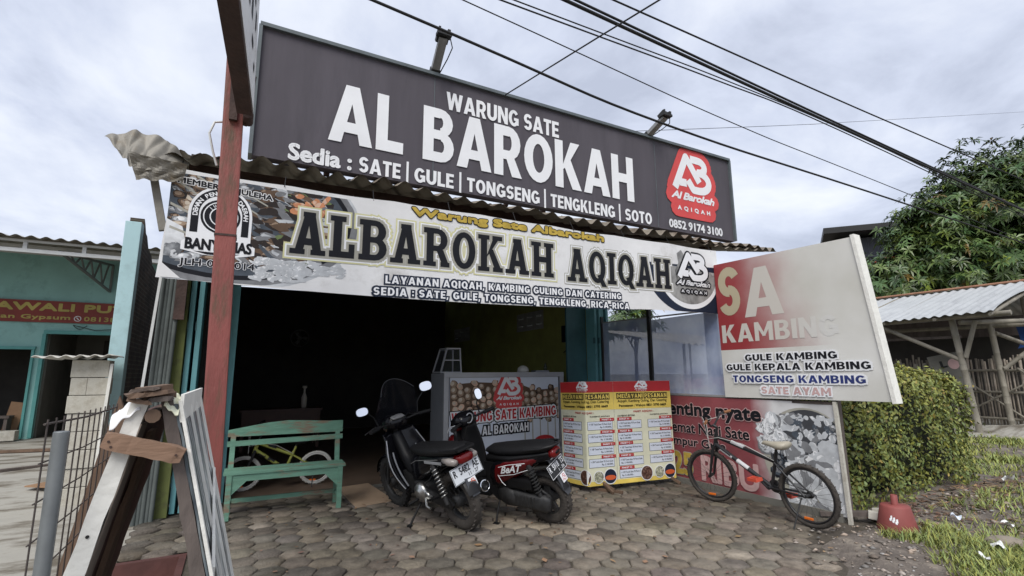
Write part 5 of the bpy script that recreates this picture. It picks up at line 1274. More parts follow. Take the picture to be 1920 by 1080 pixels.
mb=MB(); mb.box((.22,-.06,.014),(.035,.42,.03),rot=(0,0,.5)); mb.build('foot','wood_brown',mn)

# ================================================================== MOTORCYCLES (x forward, y left, z up; origin where the rear tyre meets the ground)
def torus(mb,cx,cz,R,r,seg=40,sec=12,sq=1.0,T=None):
    vs=[];fs=[]
    for i in range(seg):
        a=2*PI*i/seg
        for k in range(sec):
            b=2*PI*k/sec; q=R+r*math.cos(b); vs.append((cx+q*math.cos(a),r*sq*math.sin(b),cz+q*math.sin(a)))
    for i in range(seg):
        for k in range(sec): i2=(i+1)%seg;k2=(k+1)%sec; fs.append((i*sec+k,i*sec+k2,i2*sec+k2,i2*sec+k))
    return mb.add(vs,fs,True,T)
def tread(mb,cx,cz,R,w,n):
    for i in range(n):
        a=2*PI*i/n
        for s in(-1,1):
            off=a+(.5 if s>0 else 0)*2*PI/n; T=Matrix.Translation((cx,0,cz))@Matrix.Rotation(-off,4,'Y')
            mb.box((R-.0075,s*w*.30,0),(.012,w*.36,R*1.9/n*1.2),rot=(s*.5,0,0),T=T)
def wheel(parent,cx,r,w,kind,tyre_m='tyre',spin=None):
    wh=MB(); R=r-w*.52
    torus(wh,cx,r,R,w*.55,44,12,.92); tread(wh,cx,r,r-.004,w,30)
    wo=wh.build('wheel',tyre_m,parent)
    mb=MB(); torus(mb,cx,r,R-w*.50,.016,40,8,1.6)
    if kind=='alloy':
        for i in range(5):
            a=2*PI*i/5+.3; c,s=math.cos(a),math.sin(a); ro=R-w*.5
            mb.prism([(cx+.04*c-.035*s,r+.04*s+.035*c),(cx+.04*c+.035*s,r+.04*s-.035*c),(cx+ro*c+.018*s,r+ro*s-.018*c),(cx+ro*c-.018*s,r+ro*s+.018*c)],-.018,.018)
    else:
        for i in range(18):
            a=2*PI*i/18; b=a+(.9 if i%2 else -.9); ro=R-w*.5
            mb.tube([(cx+.035*math.cos(b),(.03 if i%4<2 else -.03),r+.035*math.sin(b)),(cx+ro*math.cos(a),0,r+ro*math.sin(a))],.0022,5,False)
    mb.build('rim','engine',wo)
    mb=MB(); mb.lathe([(0,-.06),(.055,-.06),(.055,.06),(0,.06)],20,T=Matrix.Translation((cx,0,r)),axis='Y'); mb.build('hub','engine',wo)
    return wo
def spring(parent,a,b,R,n,m,wire=.007):
    a=Vector(a);b=Vector(b);d=b-a; L=d.length; d.normalize(); x=d.orthogonal().normalized(); y=d.cross(x); P=[]
    for i in range(n*12+1):
        t=i/(n*12); P.append(a+d*L*(.18+.74*t)+(x*math.cos(2*PI*n*t)+y*math.sin(2*PI*n*t))*R)
    mb=MB(); mb.tube(P,wire,6); so=mb.build('shock_absorber',m,parent)
    mb=MB(); mb.tube([a,b],.013,10); mb.tube([a-d*.01,a+d*L*.2],.022,12); mb.tube([b-d*.1,b],.028,12); mb.build('damper_rod','engine',so)
def mirror(parent,stem,c,rx,rz,yaw=0):
    mb=MB(); mb.tube(stem,.007,8); mo=mb.build('mirror','black_satin',parent)
    T=Matrix.Translation(c)@Matrix.Rotation(yaw,4,'Z')@Matrix.Rotation(R_(16),4,'Y')
    mb=MB(); n=22
    def sh(k,s,x): t=2*PI*k/n; cc,ss=math.cos(t),math.sin(t); return (x,s*rx*math.copysign(abs(cc)**.75,cc),s*rz*math.copysign(abs(ss)**.75,ss))
    vs=[sh(k,1,0) for k in range(n)]+[sh(k,.98,.012) for k in range(n)]+[sh(k,.55,.035) for k in range(n)]
    fs=[(i*n+k,i*n+(k+1)%n,(i+1)*n+(k+1)%n,(i+1)*n+k) for i in range(2) for k in range(n)]+[tuple(range(2*n,3*n))]
    mb.add(vs,fs,True,T); mb.build('housing','black_satin',mo)
    mb=MB(); mb.add([sh(k,.90,-.002) for k in range(n)],[tuple(range(n))],False,T); mb.build('glass','mirror',mo)
def plate(parent,c,tilt,w,h,m,ink,l1,l2):
    T=Matrix.Translation(c)@Matrix.Rotation(R_(-90),4,'Z')@Matrix.Rotation(R_(-5),4,'Y')@Matrix.Rotation(tilt,4,'X')   # local: x right as read, z up, -y to the reader
    mb=MB(); mb.box((0,0,0),(w,.004,h),T=T,bev=.0); po_=mb.build('number_plate',m,parent)
    mb=MB()
    for z in(-h/2+.005,h/2-.005): mb.box((0,-.0028,z),(w-.006,.001,.004),T=T)
    for x in(-w/2+.005,w/2-.005): mb.box((x,-.0027,0),(.004,.001,h-.014),T=T)
    mb.build('plate_border',ink,po_)
    o=text(po_,'plate_number',l1,ink,(-w*.43,-h*.06,w*.43,h*.38),y=-.004,bold=.02); o.data.transform(T)
    o=text(po_,'plate_number',l2,ink,(w*.02,-h*.36,w*.36,-h*.14),y=-.004,bold=.015); o.data.transform(T)
    return T
def arc_sheet(mb,cx,cz,R,w,a0,a1,n=14,th=.006,curve=.02):
    mb.grid(lambda u,v:((R-curve*(2*v-1)**2)*math.cos(a0+(a1-a0)*u)+cx,(v-.5)*w,cz+(R-curve*(2*v-1)**2)*math.sin(a0+(a1-a0)*u)),n,6)
    mb.grid(lambda u,v:((R-th-curve*(2*v-1)**2)*math.cos(a0+(a1-a0)*u)+cx,(v-.5)*w,cz+(R-th-curve*(2*v-1)**2)*math.sin(a0+(a1-a0)*u)),n,6)
def common(t,r,wb,a):
    mb=MB(); y=.34; z=y*math.tan(a); mb.tube([(.52,.10,.24),(.44,y-.01,z+.006)],.011,8); mb.box((.43,y,z+.008),(.06,.035,.012)); mb.build('side_stand','black_satin',t)
    mb=MB()
    for s in(-1,1): mb.tube([(wb,s*.085,r),(wb-.12,s*.08,.62)],.016,10); 
    mb.tube([(wb-.10,0,.60),(wb-.29,0,1.0)],.03,12); mb.build('front_fork','engine',t)
    mb=MB(); arc_sheet(mb,wb,r,r+.03,.12,R_(15),R_(150)); mb.build('front_fender','black_gloss',t)

def moped():
    a=R_(15); t=thing('motorcycle','black underbone motorcycle with a smoked windscreen and white number plate','motorcycle',(2.03,4.67,-.004),(-a,0,R_(90+14)),'motorcycles parked in front of the shop')
    r=.285; wb=1.22; wheel(t,0,r,.105,'spoke','tyre_dusty'); wheel(t,wb,r,.085,'spoke'); common(t,r,wb,a)
    mb=MB(); mb.loft([(-.19,0,.80,.05,.02),(-.15,0,.795,.11,.04),(0,0,.785,.135,.05),(.2,0,.765,.14,.055),(.38,0,.745,.125,.06),(.55,0,.735,.09,.055),(.64,0,.72,.06,.03)],18,2.4); mb.build('seat','seat_black',t)
    mb=MB(); mb.loft([(-.20,0,.735,.075,.03),(-.12,0,.72,.105,.055),(.1,0,.68,.125,.08),(.35,0,.62,.13,.13),(.55,0,.56,.11,.16),(.66,0,.50,.08,.15)],18,2.6); mb.build('body','black_gloss',t)
    mb=MB(); 
    for s in(-1,1):
        mb.beam((-.02,s*.13,.80),(-.24,s*.085,.815),.045,.022); 
    mb.box((-.245,0,.817),(.055,.19,.022),bev=.006); mb.box((-.15,0,.812),(.03,.2,.016)); mb.box((-.2,0,.815),(.025,.2,.014)); mb.build('grab_rail','black_satin',t)
    mb=MB(); mb.loft([(-.245,0,.725,.07,.035),(-.235,0,.725,.085,.042),(-.17,0,.725,.095,.045)],16,3.5); mb.build('tail_light','tail_red',t)
    for s in(-1,1):
        mb=MB(); mb.loft([(-.225,s*.115,.715,.028,.026),(-.14,s*.125,.72,.035,.034),(-.04,s*.13,.72,.012,.02)],12,2.6); mb.build('turn_signal','lens_clear',t)
        mb=MB(); mb.beam((.0,s*.13,.685),(.26,s*.142,.675),.012,.022); mb.build('trim_strip','alu',t)
        spring(t,(.03,s*.125,.30),(.15,s*.125,.66),.030,8,'metal_bright',.0065)
        mb=MB(); mb.beam((.46,s*.085,.33),(.0,s*.105,r),.025,.045); mb.build('swing_arm','engine',t)
        mb=MB(); mb.tube([(.50,s*.10,.27),(.50,s*.27,.265+.0)],.014,10); mb.tube([(.18,s*.12,.33),(.16,s*.25,.36)],.012,8); mb.build('foot_peg','black_satin',t)
    mb=MB(); arc_sheet(mb,0,r,r+.035,.15,R_(48),R_(158)); mb.build('rear_fender','black_satin',t)
    mb=MB(); mb.prism([(-.055,-.02),(.055,-.02),(.055,-.22),(.04,-.27),(-.04,-.27),(-.055,-.22)],-.003,.003,T=Matrix.Translation((-.178,0,.63))@Matrix.Rotation(R_(-90),4,'Z')@Matrix.Rotation(R_(-24),4,'X')); mb.build('mud_flap','mudflap',t)
    T=plate(t,(-.205,.0,.60),R_(-14),.34,.15,'plate_white','print_black','R  5482  AE','11 · 27')
    T2=T@Matrix.Translation((.01,-.001,-.115)); mb=MB(); mb.box((0,-.006,0),(.088,.002,.085),T=T2); so_=mb.build('sticker','print_white',t)
    mb=MB(); mb.box((0,-.0055,-.052),(.088,.002,.022),T=T2); mb.build('sticker_band','sticker_orange',so_)
    flat(so_,'sticker_monogram',strokes(AB_PATHS,.006,(-.025,-.025,.028,.03)),'sticker_orange',-.0085).data.transform(T2)
    # engine, cover, exhaust, chain case
    mb=MB(); mb.box((.50,0,.33),(.26,.19,.17),bev=.03); mb.loft([(.60,0,.37,.06,.06),(.74,0,.40,.075,.075),(.84,0,.42,.07,.07)],12,4)
    for i in range(5): mb.box((.68+.03*i,0,.39+.006*i),(.010,.19,.17))
    mb.build('engine','engine',t)
    mb=MB(); mb.lathe([(0,.10),(.095,.10),(.10,.12),(.085,.150),(.05,.155),(.045,.165),(0,.165)],24,T=Matrix.Translation((.47,0,.33)),axis='Y'); mb.lathe([(0,.11),(.05,.11),(.05,.14),(0,.145)],18,T=Matrix.Translation((.36,0,.31)),axis='Y'); mb.beam((.38,.13,.33),(.30,.13,.29),.03,.06); mb.tube([(.36,.15,.30),(.30,.19,.25),(.24,.19,.24)],.012,8); mb.build('engine_cover','metal_bright',t)
    mb=MB(); mb.tube([(.78,-.06,.33),(.62,-.10,.18),(.42,-.14,.20),(.28,-.16,.25)],.020,10); mb.tube([(.30,-.16,.25),(.22,-.165,.28),(-.20,-.165,.385)],[.022,.048,.052],18); mo=mb.build('exhaust','black_satin',t)
    mb=MB(); c=Vector((-.20,-.165,.385)); d=Vector((-.42,0,.105)).normalized(); mb.tube([c,c+d*.012],.054,20,False); mb.tube([c+d*.010,c+d*.014],[.054,.046],20,False); mb.tube([c+d*.015,c-d*.01],.026,16,False); mb.build('exhaust_tip','chrome',mo)
    mb=MB(); mb.tube([c-d*.0,c+d*.001],.045,18); mb.build('exhaust_end','black_satin',mo)
    mb=MB(); mb.prism([(.0,r-.05),(.46,.27),(.50,.33),(.44,.40),(.02,r+.05),(-.05,r)],.09,.115); mb.build('chain_case','black_satin',t)
    # leg shield wings
    def shield(u,v):
        y=(u-.5)*2; w_=.16+.09*math.sin(PI*min(1,v*1.15)*.9); z=.30+.60*v; x=.80+.20*v-.16*abs(y)**1.6*(1-.4*v); return(x,y*w_,z)
    mb=MB(); mb.grid(shield,20,14,thick=(.03,0,0)); mb.build('leg_shield','black_gloss',t)
    for s in(-1,1):
        mb=MB(); P=[shield(.5+s*.485,v/10)for v in range(1,10)]; mb.tube([(p[0]-.012,p[1],p[2]) for p in P],.006,6); mb.build('chrome_line','alu',t)
        mb=MB(); P=[shield(.5+s*.30,v/12)for v in range(1,9)]; mb.tube([(p[0]-.02,p[1],p[2]) for p in P],.010,6); mb.build('chrome_line','alu_side',t)
    mb=MB(); mb.tube([(.62,0,.52),(.72,0,.50),(.86,0,.62),(.98,0,.85)],[.09,.085,.07,.06],14); mb.build('frame_cover','black_satin',t)
    mb=MB(); mb.loft([(.86,0,.98,.10,.06),(.93,0,.99,.13,.085),(1.02,0,.97,.12,.095),(1.10,0,.94,.09,.075),(1.13,0,.93,.05,.04)],18,2.6); ho=mb.build('headlight_cowl','black_gloss',t)
    mb=MB(); mb.loft([(1.10,0,.95,.075,.05),(1.135,0,.945,.065,.042)],14,2.6); mb.build('headlight','lens_clear',ho)
    mb=MB(); mb.loft([(.845,0,1.035,.075,.012),(.90,0,1.05,.075,.014),(.94,0,1.045,.06,.01)],14,2.4,T=None); mb.build('instrument','lamp_body',ho)
    mb=MB(); mb.tube([(.80,.36,1.00),(.86,.22,1.0),(.90,.08,.985),(.90,-.08,.985),(.86,-.22,1.0),(.80,-.36,1.00)],.013,10); hb=mb.build('handlebar','black_satin',t)
    for s in(-1,1):
        mb=MB(); mb.tube([(.845,s*.25,1.0),(.795,s*.37,1.0)],.021,12); mb.build('grip','seat_black',hb)
        mb=MB(); mb.tube([(.90,s*.20,1.0),(.93,s*.26,1.0),(.86,s*.40,.985)],.007,8); mb.build('lever','engine',hb)
    mb=MB(); mb.tube([(.86,.2,1.0),(.98,.16,.99),(1.05,.05,.90),(1.02,.02,.75)],.005,6); mb.tube([(.86,-.2,1.0),(.96,-.18,1.02),(1.04,-.06,.92),(1.0,-.02,.72)],.005,6); mb.tube([(.12,.11,.62),(.25,.13,.5),(.40,.12,.42)],.006,6); mb.build('cable','cable_black',t)
    mb=MB(); mb.tube([(.84,.045,1.052),(.90,.05,1.064),(.94,.03,1.058)],.003,5); mb.tube([(.60,.10,.60),(.45,.128,.66),(.25,.132,.69),(.05,.128,.715)],.003,5); mb.build('panel_seam','lamp_body',t)
    mirror(t,[(.86,.24,1.01),(.87,.27,1.12),(.86,.34,1.20)],(.85,.39,1.22),.065,.045,R_(-14)); mirror(t,[(.86,-.24,1.01),(.87,-.27,1.13),(.86,-.36,1.22)],(.85,-.40,1.265),.078,.056,R_(-14))
    def ws(u,v):
        y=(u-.5)*2; hw=.265*(1-.25*v**3); top=1.02+.43*(1-.30*abs(y)**2.4); z=1.0+(top-1.0)*v; return(1.02-.14*v-.12*abs(y)**2,y*hw,z)
    mb=MB(); mb.grid(ws,22,14); mb.build('windscreen','smoke',t,fix=False)
    mb=MB(); mb.tube([ws(u/22,1) for u in range(23)],.004,5); mb.build('windscreen_edge','mudflap',t)
moped()
def scooter():
    a=R_(15); t=thing('scooter','red and black automatic scooter with a black number plate','scooter',(2.86,4.44,-.004),(-a,0,R_(90+27)),'motorcycles parked in front of the shop')
    r=.25; wb=1.2; wheel(t,0,r,.10,'alloy','tyre_dusty'); wheel(t,wb,r,.085,'alloy'); common(t,r,wb,a)
    mb=MB(); mb.loft([(-.15,0,.80,.06,.018),(-.10,0,.79,.11,.035),(.05,0,.775,.135,.05),(.25,0,.745,.14,.055),(.45,0,.72,.125,.055),(.60,0,.71,.085,.045),(.66,0,.70,.05,.02)],18,2.4); mb.build('seat','seat_black',t)
    mb=MB(); mb.loft([(-.19,0,.745,.04,.015),(-.12,0,.72,.085,.045),(.02,0,.68,.115,.06),(.2,0,.61,.15,.10),(.36,0,.55,.165,.15),(.50,0,.49,.155,.19),(.62,0,.44,.12,.19),(.68,0,.42,.08,.17)],20,2.8); bo=mb.build('body','black_gloss',t)
    mb=MB(); mb.loft([(-.02,0,.690,.105,.03),(.10,0,.645,.138,.07),(.22,0,.60,.158,.105),(.36,0,.55,.172,.135),(.48,0,.50,.165,.15),(.54,0,.46,.14,.13)],20,2.8); mb.build('side_panel','red_gloss',t)
    mb=MB(); mb.loft([(-.16,0,.745,.075,.02),(.05,0,.715,.128,.025),(.3,0,.675,.158,.03),(.62,0,.64,.12,.04)],18,3.2); mb.build('seat_trim','black_satin',t)
    def sidepoly(parent,name,polys,m,lift):
        """flat marks laid on the left flank"""
        mb=MB()
        for i,p in enumerate(polys):
            mb.add([(x,.005+lift+.16+.02*math.sin((x-.1)*5)-.05*max(0,.2-x)/.2-abs(z-.55)*.12,z) for x,z in p],[tuple(range(len(p)))])
        mb.build(name,m,parent,fix=False)
    vs,fs=text_geo('BeAT',.03,1,.4); X=[v[0] for v in vs]; Z=[v[1] for v in vs]
    mb=MB(); mb.add([(.40-(x-min(X))/(max(X)-min(X))*.27,.188,.535+(z-min(Z))/(max(Z)-min(Z))*.075+.05*(x-min(X))/(max(X)-min(X))) for x,z in vs],fs); mb.build('side_lettering','print_white',bo,fix=False)
    mb=MB(); mb.tube([(.42,.186,.60),(.30,.186,.635),(.10,.175,.665)],.0035,5); mb.tube([(.44,.186,.52),(.40,.186,.45),(.36,.186,.42)],.0035,5); mb.tube([(.43,.186,.51),(.24,.184,.545),(.08,.17,.60)],.0030,5); mb.build('side_stripe','print_white',bo)
    mb=MB(); mb.prism([(.50,.62),(.64,.62),(.62,.30),(.52,.22),(.40,.33),(.33,.38)],-.13,.13); mb.build('under_cover','black_satin',t)
    mb=MB(); mb.tube([(.12,.13,.775),(-.06,.125,.80),(-.17,.08,.82),(-.195,0,.822),(-.17,-.08,.82),(-.06,-.125,.80),(.12,-.13,.775)],.014,10); mb.build('grab_rail','black_satin',t)
    mb=MB(); mb.loft([(-.185,0,.735,.05,.03),(-.17,0,.735,.075,.045),(-.13,0,.735,.085,.045)],16,3); mb.build('tail_light','tail_red',t)
    mb=MB(); mb.prism([(-.06,.08),(.06,.08),(.062,-.10),(.058,-.26),(.035,-.315),(-.035,-.315),(-.058,-.26),(-.062,-.10)],-.004,.004,T=Matrix.Translation((-.118,0,.62))@Matrix.Rotation(R_(-90),4,'Z')@Matrix.Rotation(R_(-24),4,'X')); mb.build('mud_flap','mudflap',t)
    T=plate(t,(-.150,0,.585),R_(-22),.30,.135,'plate_black','print_white','R  5918  TS','1 · 26')
    T2=T@Matrix.Translation((.01,0,-.115)); mb=MB(); mb.box((0,-.006,0),(.085,.002,.085),T=T2); so_=mb.build('sticker','print_white',t)
    flat(so_,'sticker_monogram',strokes(AB_PATHS,.007,(-.03,-.03,.03,.032)),'sticker_pink',-.0085).data.transform(T2)
    mb=MB(); mb.box((-.105,.0,.665),(.012,.05,.014)); mb.build('plate_lamp','print_white',t)
    # swing unit with belt case
    mb=MB(); mb.loft([(-.09,.11,r,.035,.06),(-.04,.115,r,.045,.085),(.1,.115,r+.005,.045,.075),(.3,.115,r+.02,.045,.085),(.42,.115,r+.03,.045,.095),(.50,.115,r+.035,.03,.06)],14,3); 
    mb.lathe([(0,.155),(.06,.155),(.07,.145),(.07,.12)],20,T=Matrix.Translation((.0,0,r)),axis='Y'); mb.lathe([(0,.165),(.07,.162),(.085,.14)],20,T=Matrix.Translation((.36,0,r+.03)),axis='Y')
    for i in range(6): mb.box((.06+.04*i,.160,r+.02),(.012,.01,.10))
    mb.build('belt_case','engine',t)
    mb=MB(); mb.box((.22,.10,.43),(.28,.10,.10),bev=.02); mb.tube([(.08,.10,.40),(.0,.09,.36),(-.04,.08,.33)],.022,10); mb.build('air_box','black_satin',t)
    mb=MB(); mb.box((.42,-.02,.32),(.22,.2,.18),bev=.02); mb.build('engine','engine',t)
    spring(t,(.0,.125,.31),(.10,.115,.63),.032,8,'mat_black',.008)
    mb=MB(); mb.tube([(.45,-.1,.22),(.25,-.15,.22)],.018,10); mb.tube([(.28,-.16,.24),(-.15,-.165,.30)],[.04,.055],16); mb.build('exhaust','black_satin',t)
    mb=MB(); arc_sheet(mb,0,r,r+.03,.13,R_(60),R_(150)); mb.build('rear_fender','black_satin',t)
    mb=MB(); mb.box((.80,0,.275),(.36,.26,.06),bev=.02); mb.build('floorboard','black_satin',t)
    def shield(u,v):
        y=(u-.5)*2; w_=.17+.06*math.sin(PI*min(1,v*1.1)); z=.27+.66*v; x=.97+.03*v-.09*abs(y)**2; return(x,y*w_,z)
    mb=MB(); mb.grid(shield,18,12,thick=(.05,0,0)); mb.build('leg_shield','black_satin',t)
    mb=MB(); mb.loft([(1.0,0,.55,.14,.25),(1.06,0,.58,.13,.26),(1.15,0,.62,.09,.2),(1.2,0,.66,.05,.1)],16,2.5); mb.build('front_panel','red_gloss',t)
    mb=MB(); mb.loft([(.84,0,1.0,.10,.05),(.90,0,1.015,.14,.075),(.98,0,1.0,.13,.085),(1.05,0,.97,.09,.06)],18,2.4); ho=mb.build('handlebar_cowl','black_gloss',t)
    mb=MB(); mb.tube([(.83,.03+.055*math.cos(q),1.035+.05*math.sin(q)) for q in [R_(50+i*26) for i in range(11)]],.006,6); mb.build('cowl_trim','alu',ho)
    mb=MB(); mb.loft([(.96,0,.93,.17,.03),(1.0,0,.945,.12,.03),(1.05,0,.95,.05,.02)],14,2.6); mb.build('cowl_lower','red_gloss',ho)
    mb=MB(); mb.tube([(.80,.35,1.02),(.87,.2,1.0),(.90,0,.99),(.87,-.2,1.0),(.80,-.35,1.02)],.013,10); hb=mb.build('handlebar','black_satin',t)
    for s in(-1,1):
        mb=MB(); mb.tube([(.845,s*.24,1.005),(.79,s*.36,1.02)],.021,12); mb.build('grip','seat_black',hb)
        mb=MB(); mb.tube([(.90,s*.19,1.0),(.93,s*.25,1.0),(.84,s*.38,1.0)],.007,8); mb.build('lever','alu',hb)
    mirror(t,[(.87,-.2,1.02),(.89,-.20,1.12),(.87,-.21,1.18)],(.86,-.215,1.225),.048,.064,R_(-14))
scooter()

# ================================================================== BICYCLES
def bicycle(label,loc,head,lean,r,wb,fm,decal,tyre_m,grp,scale_seat=1,steer=0,rimm='rim_red',saddle='saddle_tan',grips='grip_brown',tw=.045):
    t=thing('bicycle',label,'bicycle',loc,(-R_(lean),0,R_(90+head)),grp)
    def bw_(cx,m,Tm,name='wheel'):
        mb=MB(); torus(mb,cx,r,r-tw*.5,tw*.5,48,10)
        for i in range(56):
            T=Matrix.Translation((cx,0,r))@Matrix.Rotation(2*PI*i/56,4,'Y'); mb.box((r-.001,.009*(1 if i%2 else -1),0),(.006,.016,.010),T=T)
        if Tm: mb.v=[Tm@v for v in mb.v]
        w_=mb.build(name,m,t)
        mb=MB(); torus(mb,cx,r,r-tw-.006,.010,44,8,1.4)
        if Tm: mb.v=[Tm@v for v in mb.v]
        mb.build('rim',rimm,w_)
        mb=MB()
        for i in range(24):
            a=2*PI*i/24; b=a+(.8 if i%2 else -.8); mb.tube([(cx+.018*math.cos(b),.026*(1 if i%4<2 else -1),r+.018*math.sin(b)),(cx+(r-tw)*math.cos(a),0,r+(r-tw)*math.sin(a))],.0012,4,False)
        mb.tube([(cx,-.05,r),(cx,.05,r)],.016,10)
        if Tm: mb.v=[Tm@v for v in mb.v]
        mb.build('spokes','engine',w_)
        mb=MB(); mb.box((cx+.03,0,r-(r-tw)*.86),(.085,.016,.022),bev=.006)
        if Tm: mb.v=[Tm@v for v in mb.v]
        mb.build('reflector','reflector',w_)
    hx=wb-.145; hz=r*2+.10; H0=Vector((hx+.03,0,hz-.05)); H1=Vector((hx-.005,0,hz+.07))
    ax=(H1-H0).normalized(); Tm=Matrix.Translation(H0)@Matrix.Rotation(R_(steer),4,ax)@Matrix.Translation(-H0) if steer else None
    bw_(0,tyre_m,None); bw_(wb,tyre_m,Tm)
    BBk=Vector((.37,0,r+.01)); ST=Vector((.29,0,r*2+.02)); RA=Vector((0,0,r))
    mb=MB(); mb.tube([H0+Vector((.0,0,.02)),BBk],.024,10); mb.tube([H1-Vector((0,0,.02)),ST+Vector((.02,0,-.04))],.020,10); mb.tube([BBk,ST+Vector((-.03,0,.06))],.017,10)
    for s in(-1,1): mb.tube([BBk+Vector((0,s*.025,0)),RA+Vector((0,s*.055,0))],.010,8); mb.tube([ST+Vector((0,s*.02,-.05)),RA+Vector((0,s*.055,0))],.009,8)
    mb.tube([H0-ax*.02,H1+ax*.02],.022,12); fo=mb.build('frame',fm,t)
    d=(BBk-H0); mb=MB()
    for f0,f1 in((.12,.34),(.42,.62)):
        p=H0+d*f0; q=H0+d*f1; mb.tube([p+Vector((0,0,.012)),q+Vector((0,0,.012))],.0245,10); 
    p=H1.lerp(ST,.28); q=H1.lerp(ST,.5); mb.tube([p+Vector((0,0,-.015)),q+Vector((0,0,-.022))],.0208,10)
    mb.build('decal',decal,fo)
    mb=MB(); FA=Vector((wb,0,r)); 
    for s in(-1,1): mb.tube([H0+Vector((.0,s*.045,.0)),H0+Vector((.02,s*.05,-.06)),FA+Vector((-.01,s*.05,.0))],[.016,.018,.012],10)
    mb.tube([H0+Vector((0,-.05,0)),H0+Vector((0,.05,0))],.02,10)
    if Tm: mb.v=[Tm@v for v in mb.v]
    mb.build('fork','bike_frame',t)
    S=H1+ax*.09; B=S+Vector((.03,0,.10))
    mb=MB(); mb.tube([H1,S],.014,10); mb.tube([S,S+Vector((.04,0,.02))],.018,10)
    mb.tube([B+Vector((-.06,.28,.02)),B+Vector((-.01,.16,.02)),S+Vector((.045,.05,.02)),S+Vector((.045,-.05,.02)),B+Vector((-.01,-.16,.02)),B+Vector((-.06,-.28,.02))],.011,10)
    if Tm: mb.v=[Tm@v for v in mb.v]
    hb=mb.build('handlebar','bike_frame',t)
    for s in(-1,1):
        mb=MB(); mb.tube([B+Vector((-.035,s*.21,.02)),B+Vector((-.068,s*.30,.02))],.016,10)
        if Tm: mb.v=[Tm@v for v in mb.v]
        mb.build('grip',grips,hb)
        mb=MB(); mb.tube([B+Vector((-.0,s*.17,.01)),B+Vector((.02,s*.2,.0)),B+Vector((-.03,s*.28,-.02))],.005,6)
        if Tm: mb.v=[Tm@v for v in mb.v]
        mb.build('brake_lever','chrome',hb)
    mb=MB(); mb.tube([B+Vector((.01,.15,.0)),B+Vector((.09,.08,.02)),H1+Vector((.10,.03,-.05)),H1+Vector((-.05,.03,-.02)),H1.lerp(ST,.5)+Vector((0,.025,.02)),ST+Vector((0,.02,-.03))],.0035,5); mb.tube([B+Vector((.01,-.15,.0)),B+Vector((.11,0,-.03)),H0+Vector((.07,.02,-.02))],.0035,5); mb.build('brake_cable','wall_white',t)
    sd=ST+Vector((-.04,0,.10)); mb=MB(); mb.tube([ST,sd],.013,10); mb.build('seat_post','engine',t)
    mb=MB(); mb.loft([(sd.x-.13,0,sd.z+.040,.06,.020),(sd.x-.10,0,sd.z+.03,.088,.040),(sd.x-.03,0,sd.z+.022,.075,.038),(sd.x+.05,0,sd.z+.026,.040,.028),(sd.x+.13,0,sd.z+.034,.026,.020),(sd.x+.16,0,sd.z+.022,.010,.008)],16,2.4); mb.build('saddle',saddle,t)
    mb=MB(); mb.lathe([(.0,-.05),(.062,-.05),(.065,-.045),(.062,-.042),(0,-.042)],26,T=Matrix.Translation(BBk),axis='Y'); mb.tube([BBk+Vector((0,-.06,0)),BBk+Vector((0,.06,0))],.016,10)
    for s,an in((1,R_(40)),(-1,R_(220))):
        e=BBk+Vector((.13*math.cos(an),s*.065,.13*math.sin(an))); mb.beam(BBk+Vector((0,s*.062,0)),e,.012,.02,up=(0,1,0))
    co_=mb.build('crank','bike_frame',t)
    for s,an in((1,R_(40)),(-1,R_(220))):
        e=BBk+Vector((.13*math.cos(an),s*.065,.13*math.sin(an))); mb=MB()
        for q in(-.028,.028): mb.box(e+Vector((q*1.5,s*.05,0)),(.022,.10,.034),rot=(0,.2,0))
        for yy in(.012,.05,.09): mb.box(e+Vector((0,s*yy,0)),(.084,.016,.030))
        mb.build('pedal','pedal_red' if fm=='bike_frame' else 'bike_frame',co_)
    mb=MB(); mb.lathe([(0,-.04),(.035,-.04),(.035,-.03),(.025,-.028),(.025,-.02)],18,T=Matrix.Translation(RA),axis='Y')
    mb.tube([BBk+Vector((0,-.046,.062)),RA+Vector((0,-.035,.032))],.004,5); mb.tube([BBk+Vector((0,-.046,-.062)),RA+Vector((0,-.035,-.032))],.004,5); mb.build('chain','engine',t)
    y=.20; z=y*math.tan(R_(lean)) if lean>0 else 0
    mb=MB(); mb.tube([RA+Vector((.03,.06,-.01)),Vector((-.04+.10,y,z+.004))],.007,8); mb.build('kickstand','engine',t)
    return t
bicycle('black and white child bicycle with a tan saddle standing by the dusty banner','' and 0 or (4.88,3.05,.0),-1.0,6,.295,1.13,'bike_frame','bike_white','tyre_dusty','bicycles at the shop',steer=14,rimm='bike_frame')
bicycle('lime yellow child bicycle standing inside the shop behind the green bench',(1.02,7.42,.02),90,5,.215,.86,'lime','bike_frame','wall_white','bicycles at the shop',saddle='seat_black',grips='seat_black',rimm='wall_white',tw=.03)

# ================================================================== NEIGHBOURING BUILDING ON THE LEFT
nb=thing('neighbour_building','turquoise workshop with dark open doorways and a metal awning, set back at left','building',(-4.5,16.5,0))
NY=16.5
mb=MB(); 
mb.box((-8.2,NY+.1,3.53),(13.4,.2,2.02)); mb.box((-4.355,NY+.1,1.25),(.19,.2,2.54)); mb.box((-9.7,NY+.1,2.33),(10.5,.2,.38)); mb.box((-11.2,NY+.1,1.05),(7.5,.2,2.18)); mb.box((-1.55,NY+.1,1.25),(.25,.2,2.54))
W(mb,'wall','aqua',nb)
mb=MB(); mb.box((-2.98,NY-.03,2.55),(2.62,.08,.09)); mb.box((-4.27,NY-.03,1.25),(.07,.08,2.51)); mb.box((-5.9,NY-.03,2.15),(3.0,.08,.07)); mb.box((-4.44,NY-.03,1.05),(.05,.08,2.12)); W(mb,'door_trim','door_trim',nb)
